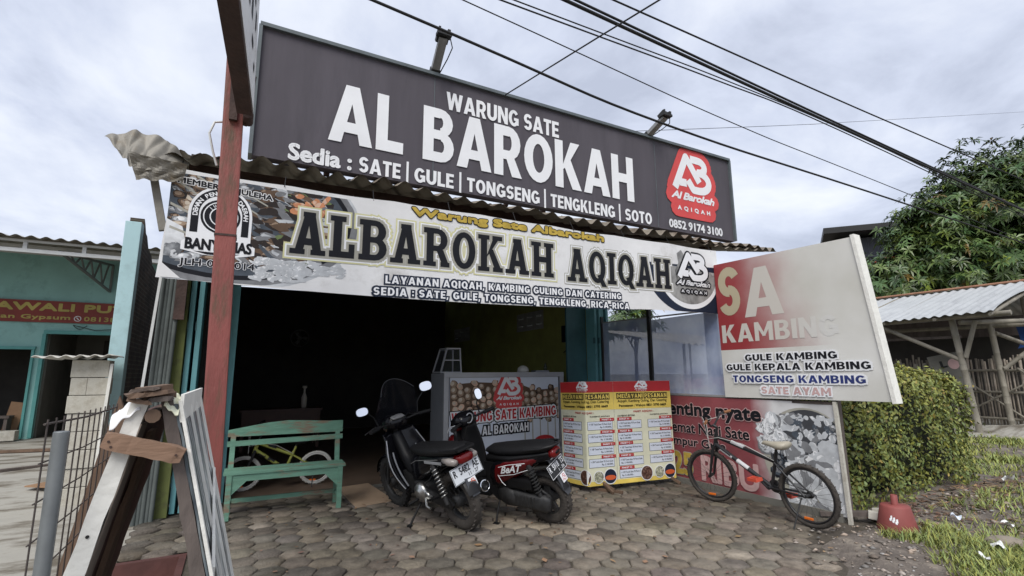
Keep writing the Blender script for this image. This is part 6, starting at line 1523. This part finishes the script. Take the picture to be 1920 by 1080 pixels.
for (x0,x1,zt,m) in((-7.45,-4.47,2.12,'dark_wall'),(-4.2,-1.7,2.50,'plaster_grey')):
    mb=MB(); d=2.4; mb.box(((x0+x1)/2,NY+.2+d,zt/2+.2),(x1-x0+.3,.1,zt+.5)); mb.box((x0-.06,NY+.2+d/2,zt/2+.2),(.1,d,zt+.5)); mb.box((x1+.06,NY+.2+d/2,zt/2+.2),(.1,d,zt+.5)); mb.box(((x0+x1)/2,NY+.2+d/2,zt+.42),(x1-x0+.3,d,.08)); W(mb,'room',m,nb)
mb=MB(); mb.box((-2.7,NY+2.5,1.5),(1.7,.04,2.0)); mb.box((-3.4,NY+1.2,1.25),(.05,1.0,1.2)); W(mb,'dark_panels','dark_wall',nb)  # flat dark panels inside the right-hand room, no opening behind them
mb=MB(); mb.grid(lambda u,v:(-14+12.4*u,13.75+5.5*v,4.36+.55*v+.028*math.sin(2*PI*(-14+12.4*u)/.24)),360,3); W(mb,'awning_sheet','zinc_old',nb,None,False)
mb=MB(); mb.box((-7.8,14.0,4.10),(12.2,.07,.08)); mb.box((-7.8,14.0,4.31),(12.2,.05,.05))
for i in range(12): mb.box((-2.2-i*.98,14.0,4.20),(.07,.06,.16))
for i in range(5): mb.box((-7.8,14.5+i*.45,4.30+i*.045),(12.2,.04,.05))
W(mb,'awning_beam','white_steel',nb)
mb=MB()
for xb in(-3.35,-8.2):
    P=[(xb+.25,NY-.06,3.65),(xb+.25,NY-.06,4.35),(xb-.3,14.2,4.18)]
    for i in range(3): mb.beam(P[i],P[(i+1)%3],.05,.05)
    for k in range(1,5):
        a=Vector(P[0]).lerp(Vector(P[2]),k/5.5); b=Vector(P[1]).lerp(Vector(P[2]),(k-.5)/5.5); c=Vector(P[1]).lerp(Vector(P[2]),(k+.5)/5.5); mb.beam(a,b,.03,.03); mb.beam(a,c,.03,.03)
W(mb,'bracket','truss_grey',nb)
mb=MB(); mb.tube([(-3.75+.02*i-.0,NY-.05,2.74-.10*math.sin(PI*i/14)) if i<15 else (0,0,0) for i in range(15)],.008,5); mb.tube([(-3.75,NY-.05,2.74),(-3.3,NY-.05,2.62),(-2.9,NY-.05,2.66),(-2.3,NY-.05,2.70)],.008,5); W(mb,'loose_wire','cable_black',nb)
ns=thing('shop_sign','long red workshop sign with yellow lettering on the turquoise wall','sign',(-2.8,NY-.06,2.80))
mb=MB(); mb.box((-3.2,.02,.26),(6.6,.05,.54)); mb.build('panel','shop_sign_red',ns)
text(ns,'lettering','JAWALI PUT','shop_sign_yellow',(-2.62,.215,.10,.475),y=-.012,bold=.06,space=1.05)
text(ns,'lettering','Dan Gypsum','shop_sign_yellow',(-2.52,.035,-1.02,.175),y=-.012,bold=.04,space=1.05); text(ns,'lettering','08138097','shop_sign_yellow',(-.75,.045,.30,.165),y=-.012,bold=.04,space=1.1)
mb=MB(); mb.tube([(-.875+.065*math.cos(i*PI/8),-.012,.105+.065*math.sin(i*PI/8)) for i in range(17)],.010,5); mb.beam((-.90,-.012,.13),(-.85,-.012,.08),.03,.02); mb.build('phone_symbol','print_white',ns)
bp_=thing('boundary_wall','tall pale turquoise pillar with a broken-topped brick wall running back from it','wall',(-1.6,9.6,-.25))
mb=MB(); mb.box((-1.61,9.62,1.74),(.21,.24,4.24),bev=.01); W(mb,'pillar','aqua_pale',bp_)
top=[(9.74,3.98),(9.85,3.92),(10.0,3.80),(10.15,3.78),(10.4,3.62),(10.8,3.58),(11.0,3.45),(11.6,3.4),(12.5,3.42),(13.5,3.35),(16.4,3.38)]
mb=MB(); mb.prism([(9.74,-.4)]+top+[(16.4,-.4)],-1.70,-1.51,'YZ'); W(mb,'brick_wall','brick',bp_)
rngb=random.Random(4)
ords=['topmost','second','third','fourth','fifth','sixth','seventh','eighth']
for i in range(8):
    zc=1.555-.237*i
    if i==1:
        for k,(x,w_) in enumerate(((-1.862,.175),(-1.66,.225))):
            mb=MB(); mb.box((0,0,0),(w_,.30,.228),bev=.008); o=mb.build('concrete_block','block'); o.location=(x,8.95,zc); tag(o,'%s half block in the second row down of the pale block stack by the pillar'%(['left','right'][k]),'block','pale concrete blocks stacked by the pillar')
        continue
    mb=MB(); mb.box((0,0,0),(.405,.30,.228),bev=.008); o=mb.build('concrete_block','block'); o.location=(-1.75+rngb.uniform(-.012,.012),8.95+rngb.uniform(-.012,.012),zc); o.rotation_euler=(0,0,rngb.uniform(-.02,.02)); tag(o,'pale concrete block, %s from the top of the stack by the pillar'%ords[i] if i else 'pale concrete block lying topmost in the stack under the wavy sheet','block','pale concrete blocks stacked by the pillar')
mb=MB(); mb.grid(lambda u,v:(-2.33+.83*u,8.6+.8*v,1.695+.03*u+.016*math.sin(2*PI*(.83*u)/.15)),70,4,thick=(0,0,.010)); o=mb.build('corrugated_offcut','asbestos',fix=False); tag(o,'short wavy white roofing sheet resting on top of the block stack','roofing sheet')
mb=MB(); mb.beam((-1.565,8.72,-.3),(-1.52,8.76,1.62),.035,.05,up=(0,1,0)); o=mb.build('white_batten','wood_white'); tag(o,'upright white batten leaning between the block stack and the turquoise pillar','batten')
mb=MB(); mb.box((0,0,.42),(.28,.03,.86),rot=(0,.16,0)); o=mb.build('wooden_board','cardboard'); o.location=(-4.66,16.62,0); tag(o,'brown board leaning inside the far left doorway','board')
tbl=thing('side_table','low grey table in the far left doorway','table',(-5.1,16.4,0))
mb=MB(); mb.box((0,0,.52),(.95,.35,.05)); mb.build('table_top','wood_grey',tbl)
for sx in(-.42,.42): mb=MB(); mb.box((sx,0,.245),(.06,.3,.50)); mb.build('leg','wood_grey',tbl)
mb=MB(); mb.box((0,0,.11),(.7,.3,.22),bev=.02); o=mb.build('cement_block','block'); o.location=(-4.75,16.1,.0); tag(o,'pale cement block lying on the ground at the far left doorway','block')

for nm,loc,dim,rz,m,lab,cat in (('timber_offcut',(-2.9,11.2,-.03),(1.3,.10,.05),.5,'wood_grey','grey timber offcut lying on the concrete yard before the workshop doors','plank'),('timber_offcut',(-3.6,13.6,-.01),(1.6,.12,.05),-.2,'wood_brown','brown timber offcut lying farther back on the concrete yard','plank'),('cardboard_scrap',(-2.2,9.8,-.07),(.5,.35,.02),.9,'cardboard','flat cardboard scrap on the yard near the block stack','cardboard')):
    mb=MB(); mb.box((0,0,dim[2]/2),dim,bev=.006); o=mb.build(nm,m); o.location=loc; o.rotation_euler=(0,0,rz); tag(o,lab,cat)
# ================================================================== WIRE MESH FENCE AND PLANK IN FRONT LEFT
mf=thing('mesh_fence','rusty wire mesh panel fixed to a grey pipe post at the front left','fence',(-.425,1.9,-.46))
mb=MB(); mb.tube([(0,0,0),(0,0,1.755)],.0185,18); mb.lathe([(0,1.757),(.017,1.757),(.0185,1.75)],18); mb.build('post','pipe_grey',mf)
mb=MB()
zt=1.78; x=-.028
for i in range(13): 
    y=-.02+.078*i; mb.tube([(x+.004*math.sin(i*2.1),y+.008*math.sin(i*1.7),.1),(x,y,zt+.012)],.0024,6)
for k in range(16): mb.tube([(x-.004,-.03,zt-.105*k),(x-.008,.45,zt-.105*k-.012),(x-.004,.95,zt-.105*k-.004)],.0023 if k else .0035,6)
mb.build('wire_mesh','mesh_iron',mf)
mb=MB(); P=[(-.62,3.0,.60),(-.50,3.0,1.24),(-.475,3.02,1.36),(-.44,3.02,1.26),(-.455,3.0,1.17),(-.535,3.0,.66),(-.60,3.0,.42)]
mb.prism([(p[0],p[2]) for p in P],2.98,3.01); mb.beam((-.60,3.02,-.42),(-.56,3.0,.75),.04,.03); o=mb.build('splintered_plank','wood_brown'); tag(o,'splintered dark brown plank standing behind the wire mesh','plank')

# ================================================================== A-FRAME BARRIER IN FRONT LEFT
af=thing('folding_frame','tall wooden A-frame of white and brown boards with a striped panel','frame',(-.2,2.4,-.42))
def slab3(pts_near,pts_far,n=26,amp=.0016):
    a=[Vector(p) for p in pts_near]; b=[Vector(p) for p in pts_far]; vs=[]; fs=[]
    for i in range(n+1):
        t=i/n; ring_=[a[0].lerp(a[3],t),a[1].lerp(a[2],t),b[1].lerp(b[2],t),b[0].lerp(b[3],t)]
        for p in ring_: vs.append(p+Vector((rng.normal(0,amp),rng.normal(0,amp),0)))
    for i in range(n):
        for k in range(4): k2=(k+1)%4; fs.append((i*4+k,i*4+k2,i*4+4+k2,i*4+4+k))
    fs+=[(3,2,1,0),tuple(range(n*4,n*4+4))]
    mb=MB(); mb.add(vs,fs); return mb
def plank(mb,a,b,w,h,n=9,amp=.0011,up=(0,0,1)):
    a=Vector(a);b=Vector(b);d=(b-a).normalized();x=d.cross(Vector(up)).normalized();z=x.cross(d);vs=[];fs=[]
    for i in range(n+1):
        p=a.lerp(b,i/n); k=1 if 0<i<n else .8
        for sx,sz in((-1,-1),(1,-1),(1,1),(-1,1)): vs.append(p+x*(sx*w/2*k+rng.normal(0,amp))+z*(sz*h/2*k+rng.normal(0,amp))+(d*rng.normal(0,amp*3) if i in(0,n) else Vector()))
    for i in range(n):
        for k in range(4): k2=(k+1)%4; fs.append((i*4+k,i*4+k2,i*4+4+k2,i*4+4+k))
    fs+=[(3,2,1,0),tuple(range(n*4,n*4+4))]; return mb.add(vs,fs)
def LX(z): return -.262-.225*(1.37-z)     # centre line of the left leg
def RX(z): return -.190+.242*(1.385-z)    # centre line of the right leg
lz0,lz1=-.42,1.365
W(slab3([(LX(lz0)-.036,2.0,lz0),(LX(lz0)+.034,2.0,lz0),(LX(lz1)+.020,2.0,lz1),(LX(lz1)-.022,2.0,lz1+.01)],[(LX(lz0)-.036,2.05,lz0),(LX(lz0)+.034,2.05,lz0),(LX(lz1)+.020,2.05,lz1),(LX(lz1)-.022,2.05,lz1+.01)]),'leg','wood_white',af,'white painted front leg')
W(slab3([(LX(lz0)+.002,2.052,lz0),(LX(lz0)+.026,2.052,lz0),(LX(1.33)+.014,2.052,1.33),(LX(1.33)-.008,2.052,1.33)],[(LX(lz0)+.002,2.98,lz0),(LX(lz0)+.026,2.98,lz0),(LX(1.33)+.014,2.98,1.33),(LX(1.33)-.008,2.98,1.33)]),'panel','panel_red',af,'dark red-brown inner face of the left panel')
W(slab3([(LX(lz0)+.036,2.0,lz0),(LX(lz0)+.040,2.0,lz0),(LX(1.3)+.024,2.0,1.30),(LX(1.3)+.021,2.0,1.30)],[(LX(lz0)+.036,2.22,lz0),(LX(lz0)+.040,2.22,lz0),(LX(1.3)+.024,2.14,1.30),(LX(1.3)+.021,2.14,1.30)]),'side_board','wood_side',af)
W(slab3([(LX(lz0)+.028,2.42,lz0),(LX(lz0)+.046,2.42,lz0),(LX(1.25)+.032,2.30,1.25),(LX(1.25)+.016,2.30,1.25)],[(LX(lz0)+.028,2.60,lz0),(LX(lz0)+.046,2.60,lz0),(LX(1.25)+.032,2.44,1.25),(LX(1.25)+.016,2.44,1.25)]),'side_board','wood_brown',af)
rz0,rz1=.005,1.375
W(slab3([(RX(rz0)-.030,2.0,rz0),(RX(rz0)+.018,2.0,rz0),(RX(rz1)+.010,2.0,rz1),(RX(rz1)-.024,2.0,rz1)],[(RX(rz0)-.030,2.06,rz0),(RX(rz0)+.018,2.06,rz0),(RX(rz1)+.010,2.06,rz1),(RX(rz1)-.024,2.06,rz1)]),'leg','wood_grey',af,'grey-brown weathered right front leg')
W(slab3([(RX(rz0)-.028,2.94,rz0),(RX(rz0)+.018,2.94,rz0),(RX(rz1)+.010,2.94,rz1),(RX(rz1)-.022,2.94,rz1)],[(RX(rz0)-.028,3.0,rz0),(RX(rz0)+.018,3.0,rz0),(RX(rz1)+.010,3.0,rz1),(RX(rz1)-.022,3.0,rz1)]),'leg','wood_grey',af)
W(slab3([(RX(rz0)+.0195,2.0,rz0),(RX(rz0)+.026,2.0,rz0),(RX(1.36)+.020,2.0,1.36),(RX(1.36)+.0115,2.0,1.36)],[(RX(rz0)+.0195,3.0,rz0),(RX(rz0)+.026,3.0,rz0),(RX(1.36)+.020,3.0,1.36),(RX(1.36)+.0115,3.0,1.36)]),'striped_panel','striped_film',af,'panel of white and grey vertical stripes')
mb=MB()
def bar(y0,z0,y1,z1,w_):
    mb.beam((RX(z0)+.029,y0,z0),(RX(z1)+.029,y1,z1),.010,w_,up=(0,1,0) if abs(z1-z0)>.3 else (0,0,1))
bar(2.015,rz0,2.015,1.37,.035); bar(2.985,rz0,2.985,1.37,.04); bar(2.0,1.345,3.0,1.345,.09); bar(2.05,.80,2.97,.98,.05); bar(2.05,.22,2.97,.45,.05)
for yy,ww in((2.36,.007),(2.66,.008)): bar(yy,rz0,yy-.02,1.34,ww)
W(mb,'panel_frame','wood_white',af,'white lattice strips over the striped panel')
mb=MB(); plank(mb,(-.345,1.975,1.262),(-.132,1.975,1.198),.038,.050); W(mb,'cross_brace','wood_raw',af,'raw brown cross brace')
for xz in((-.325,1.256),(-.318,1.240),(-.150,1.203)):
    mb=MB(); mb.tube([(xz[0],1.953,xz[1]),(xz[0],1.962,xz[1])],.0035,8); W(mb,'nail','dark_rust',af)
mb=MB(); mb.tube([(LX(.98)-.004,1.996,.98),(LX(.98)-.004,2.002,.98)],.005,8); W(mb,'nail','lamp_black',af)
mb=MB(); mb.tube([(-.225,1.98,1.325),(-.215,3.0,1.33)],.022,10); mb.beam((-.265,1.97,1.405),(-.195,2.02,1.415),.05,.018); mb.beam((-.26,2.02,1.385),(-.18,2.05,1.39),.05,.02); W(mb,'ridge_pole','wood_brown',af)
def rag(x0,x1,y0,y1,z0,z1,seed,k=.018):
    def fn(u,v):
        x=x0+(x1-x0)*u; y=y0+(y1-y0)*v; z=z0+(z1-z0)*u-.9*max(0,.35-v)**1.5*.25
        return (x+k*.7*math.sin(v*11+seed),y,z+k*(math.sin(u*13+seed)+.7*math.sin(v*17+u*5+seed*2)))
    mb=MB(); mb.grid(fn,22,18,thick=(0,0,-.004)); return mb
for i,(a,b,w_,h_) in enumerate((((-.298,1.99,1.388),(-.186,2.02,1.402),.12,.014),((-.285,2.0,1.404),(-.205,1.985,1.412),.09,.010),((-.245,1.985,1.372),(-.175,1.985,1.380),.05,.016),((-.292,1.965,1.378),(-.232,1.975,1.366),.04,.012))):
    mb=MB(); plank(mb,a,b,w_,h_,6,.0014); W(mb,'wood_splinter',('wood_brown','cloth_brown','wood_grey','wood_brown')[i],af)
W(rag(-.335,-.262,1.99,2.22,1.335,1.395,2.6,.005),'torn_cloth','fabric_white',af,'white cloth draped over the left shoulder',False)
W(rag(-.200,-.158,1.985,2.16,1.402,1.372,.4,.003),'torn_cloth','poster_cream',af,None,False)

# ================================================================== BAMBOO SHED, FENCE, TREE AND BACKGROUND ON THE RIGHT
bs=thing('bamboo_shed','open bamboo shed with a pale corrugated roof at the right edge','shed',(15.5,6.5,0))
def pole(mb,a,b,r,nodes=True):
    a=Vector(a);b=Vector(b);n=max(2,int((b-a).length/.34)); P=[];Rr=[]
    for i in range(n+1):
        p=a.lerp(b,i/n); P+= [p-(b-a)*.012/(b-a).length,p,p+(b-a)*.012/(b-a).length]; Rr+=[r,r*1.10,r]
    mb.tube(P,Rr,12)
mb=MB()
def roofp(u,v):
    x=13.45+3.3*v; y=4.18+6.0*u+.06*math.sin(v*5); z=2.66+.95*v+.02*math.sin(2*PI*y/.19)-.05*math.sin(u*3)
    return(x,y,z)
mb.grid(roofp,240,8); W(mb,'roof','zinc_white',bs,'pale corrugated roof slope',False)
mb=MB(); mb.grid(lambda u,v:(16.75+3.0*v,4.18+6*u,3.61-.8*v+.02*math.sin(2*PI*6*u/.19)),200,4); W(mb,'roof','zinc_white',bs,None,False)
mb=MB(); mb.tube([(16.75,4.12,3.63),(16.75,10.2,3.63)],.028,8); W(mb,'ridge_cap','terracotta',bs)
mb=MB(); pole(mb,(13.7,4.0,2.62),(13.7,10.3,2.58),.05); pole(mb,(15.4,3.7,2.52),(13.9,4.9,2.50),.05); pole(mb,(13.5,4.25,2.6),(16.7,4.25,3.50),.035); pole(mb,(15.2,3.8,2.45),(15.2,10.2,2.55),.045); pole(mb,(16.7,3.9,3.4),(16.7,10.2,3.45),.05)
for y in(5.2,6.2,7.2,8.2,9.2): pole(mb,(13.5,y,2.58),(16.7,y,3.52),.035)
W(mb,'roof_pole','bamboo',bs)
for a,b,r in(((14.0,4.88,-.05),(14.0,5.08,2.62),.062),((15.2,4.72,-.02),(15.2,4.82,2.6),.058),((14.1,8.6,-.05),(14.0,8.6,2.6),.055),((16.8,4.6,.0),(16.75,4.6,3.4),.08),((16.8,9.4,.0),(16.75,9.4,3.4),.08)):
    mb=MB(); pole(mb,a,b,r); 
    for z in(.35,.62): mb.lathe([(r*1.04,-.012),(r*1.09,0),(r*1.04,.012)],14,T=Matrix.Translation(Vector(a).lerp(Vector(b),z)))
    W(mb,'post','bamboo',bs)
for a,b in(((14.0,5.05,1.70),(13.75,6.35,2.5)),((14.0,4.93,1.75),(13.95,4.66,2.52)),((15.2,4.7,1.5),(15.6,3.9,2.3)),((15.2,4.75,2.3),(17.4,4.2,1.7))):
    mb=MB(); pole(mb,a,b,.045); W(mb,'brace','bamboo',bs)
mb=MB(); mb.box((18.6,7.5,1.4),(.1,8,3.0)); W(mb,'back_wall','dark_wall',bs)
mb=MB(); mb.beam((14.1,5.0,2.2),(14.1,9.9,2.25),.05,.06); W(mb,'beam','wood_grey',bs)
mb=MB(); mb.beam((17.5,3.9,2.6),(17.5,10.2,2.6),.08,.5); W(mb,'beam','wood_grey',bs)
fe=thing('bamboo_fence','weathered fence of thin upright bamboo slats with crossed poles below the shed roof','fence',(15.7,6.0,0))
V=[];F=[];Cc=[]; y=3.2
mb=MB(); slats=[]
while y<9.6:
    w_=rng.uniform(.022,.05); h=1.72+rng.normal(0,.06); ln=rng.normal(0,.03); d=rng.normal(0,.012)
    c0=len(V); x=d
    V+=[(x,y-w_/2-6.0,.02),(x,y+w_/2-6.0,.02),(x,y+w_/2-6.0+ln,h),(x,y-w_/2-6.0+ln,h),(x+.02,y-w_/2-6.0,.02),(x+.02,y+w_/2-6.0,.02),(x+.02,y+w_/2-6.0+ln,h),(x+.02,y-w_/2-6.0+ln,h)]
    b=rng.uniform(.45,1.5)
    for f in((3,2,1,0),(4,5,6,7),(0,1,5,4),(1,2,6,5),(2,3,7,6),(3,0,4,7)): F.append([c0+q for q in f]); Cc.append((b,b*.98,b*.95))
    y+=w_+abs(rng.normal(.018,.014))
fast_mesh('slats',V,F,'bamboo_grey',fe,Cc)
for z in(.35,.95,1.45):
    mb=MB(); pole(mb,(-.05,-2.8,z),(-.05,3.6,z+.04),.028); mb.build('rail','bamboo',fe)
for a,b in(((-.10,-1.5,.3),(-.10,-.1,1.5)),((-.12,-.4,.5),(-.12,-1.9,1.4)),((-.10,-2.6,.3),(-.10,-1.4,1.5))):
    mb=MB(); pole(mb,a,b,.022); mb.build('cross_pole','bamboo',fe)
pf=thing('stake_fence','row of short pale bamboo stakes above the hedge','fence',(14.6,6.3,0))
mb=MB()
for i in range(11): mb.tube([(0,-.85+.17*i,0),(0,-.85+.17*i,1.62+.05*math.sin(i*2.3))],.045,8)
mb.build('stakes','bamboo',pf)
mb=MB(); pole(mb,(-.06,-1.0,1.0),(-.06,1.0,1.0),.03); mb.build('rail','bamboo',pf)
ws_=thing('propped_sign','pale weathered signboard with a red disc, propped inside the bamboo shed','sign',(14.5,5.35,1.05),(0,R_(-12),R_(-78)))
mb=MB(); mb.box((0,0,.38),(.62,.03,.85),bev=.008); mb.build('panel','plaster_grey',ws_)
flat(ws_,'red_disc',[ellipse(.12,.55,.10,.12,18)],'text_faded_red',-.018); flat(ws_,'dark_marks',[rect(-.12,.50,-.07,.66),rect(-.07,.5,0,.54),rect(-.05,.2,.05,.28)],'cable_black',-.018)
mb=MB(); mb.grid(lambda u,v:(16.5+.25*math.sin(v*3),3.1+1.7*u,1.95+.62*v+.06*math.sin(u*9+v*4)),24,10); o=mb.build('tarpaulin','tarp_blue',fix=False); tag(o,'blue tarpaulin hanging under the bamboo shed roof','tarpaulin')
# lean-to added behind the film screen, in place of the roof reflected there
ro=thing('lean_to','low pale-roofed lean-to added behind the film screen in place of a reflection','shed',(9.6,9.2,0))
mb=MB(); mb.grid(lambda u,v:(8.4+3.6*u,7.6+3.2*v,2.05+.55*v+.02*math.sin(2*PI*3.6*u/.2)),110,4); mb.build('roof','asbestos',ro,fix=False).data.transform(Matrix.Translation((-9.6,-9.2,0)))
for x in(-1.1,2.2):
    for y in(-1.4,1.4):
        mb=MB(); mb.tube([(x,y,0),(x,y,2.1+.2*(y>0))],.03,8); mb.build('post','asbestos_grey',ro)
mb=MB(); mb.box((.6,1.6,.5),(3.3,.08,1.0)); mb.build('wall','plaster_grey',ro)
# dark clad building
db=thing('clad_building','dark metal clad building behind the mango tree','building',(30,13.5,0))
D0=Vector((27.9,14.4,0)); 
mb=MB(); c=math.cos(R_(-60)); s=math.sin(R_(-60))
T=Matrix.Translation(D0)@Matrix.Rotation(R_(-58),4,'Z')
mb.box((3.5,4,4.2),(7.5,8,8.4),T=T)
for i in range(38): mb.box((-.15+.2*i,-.02,4.2),(.05,.06,8.4),T=T)
W(mb,'wall','clad_dark',db)
mb=MB(); mb.box((3.4,3.4,8.62),(8.3,9.6,.30),rot=(R_(1),R_(2.2),0),T=T); W(mb,'roof','lamp_black',db)
o=text(db,'red_lettering','PAT','neon_red',(.85,6.60,2.35,7.25),y=-.07,bold=.02); o.data.transform(Matrix.Translation(-db.location)@T)
o=MB(); 
# trees -------------------------------------------------------------
def mango(label,base,centers,n_whorl,leafL,name='mango_tree',grp=None,tk=1.0):
    t=thing(name,label,'tree',base,(0,0,0),grp); B=Vector(base)
    V=[];F=[];Cc=[]
    tot=sum(c[4]*c[3]**.5 for c in centers)
    for (cx,cy,cz,rh,rw) in centers:
        n=int(n_whorl*rw*rh**.5/tot)
        for _ in range(n):
            d=rng.normal(0,1,3); d/=np.linalg.norm(d)
            if d[2]<-.55: d[2]*=-1
            rr=rng.random()**.33*(.72+.34*rng.random()); lump=1+.16*math.sin(d[0]*6+cx*3)+.13*math.sin(d[1]*7+d[2]*8+cy)+.08*math.sin(d[2]*15)
            p=np.array([cx,cy,cz])+d*np.array([rw,rw,rh])*rr*lump
            ax=d*.75+np.array([0,0,.55])+rng.normal(0,.25,3); ax/=np.linalg.norm(ax)
            x=np.cross(ax,[0,0,1.]) ; x=x/np.linalg.norm(x) if np.linalg.norm(x)>.01 else np.array([1.,0,0]); y=np.cross(ax,x)
            young=rng.random()<.06; bw=rng.uniform(.55,1.45); yl=rng.random()
            col=np.array([.85+.5*yl,1.0+.1*yl,.75+.3*(1-yl)])*bw
            if young: col=np.array([2.6,2.0,.9])*rng.uniform(.7,1.2) if rng.random()<.7 else np.array([3.2,1.2,.7])*rng.uniform(.6,1)
            for k in range(9):
                a=2*PI*k/9+rng.uniform(-.3,.3); out=x*math.cos(a)+y*math.sin(a); el=rng.uniform(-.25,.55)
                L=leafL*rng.uniform(.7,1.2); wd=L*rng.uniform(.11,.15)
                dirv=out*math.cos(el)+ax*math.sin(el); side=np.cross(dirv,ax); side/=np.linalg.norm(side)+1e-9
                m1=p+dirv*L*.5+np.array([0,0,-.02*L]); m2=p+dirv*L*.95+np.array([0,0,-L*rng.uniform(.15,.45)])
                c0=len(V); up_=np.cross(side,dirv)*wd*.35
                V+=[p,m1+side*wd+up_,m1,m1-side*wd+up_,m2]
                F+=[(c0,c0+1,c0+2),(c0,c0+2,c0+3),(c0+1,c0+4,c0+2),(c0+2,c0+4,c0+3)]; q=col*rng.uniform(.85,1.15); Cc+=[q]*4
    V=np.array(V)-np.array(base)
    fast_mesh('crown',V,F,'leaf_mango',t,Cc)
    mb=MB(); c0=centers[0]; top=Vector((c0[0],c0[1],c0[2]))-B
    mb.tube([(0,0,-.1),(top.x*.15,top.y*.15,top.z*.3),(top.x*.6,top.y*.6,top.z*.62),(top.x,top.y,top.z*.95)],[.30*tk,.24*tk,.19*tk,.08*tk],12); mb.build('trunk','bark',t)
    mb=MB()
    for i,(cx,cy,cz,rh,rw) in enumerate(centers):
        e=Vector((cx,cy,cz))-B
        for q in range(4):
            f=e+Vector((rng.uniform(-.4,.4)*rw,rng.uniform(-.4,.4)*rw,rng.uniform(-.2,.4)*rh)); s_=Vector((top.x*.6,top.y*.6,top.z*(.45+.12*q))); f=s_.lerp(f,.85); mb.tube([s_,s_.lerp(f,.5)+Vector((0,0,.2*tk)),f],[.11*tk,.07*tk,.015],8)
    mb.build('limb','bark',t)
    return t
mango('large dense mango tree with long drooping leaves rising behind the bamboo shed',(22.6,6.2,0),[(22.9,5.6,5.9,3.1,3.2),(20.2,7.5,5.0,1.7,1.75),(21.6,6.6,6.8,1.9,1.9),(23.4,4.7,7.6,1.7,2.2),(21.0,6.9,4.6,1.3,2.3),(25.0,3.6,6.0,2.4,2.6),(19.3,8.3,4.3,1.2,1.5),(20.4,7.6,6.1,1.3,1.4)],8200,.28)
mango('small leafy tree glimpsed above the film screen',(10.5,11.5,0),[(10.5,11.5,3.0,.7,1.0),(9.9,11.2,2.7,.5,.7)],150,.26,tk=.25)
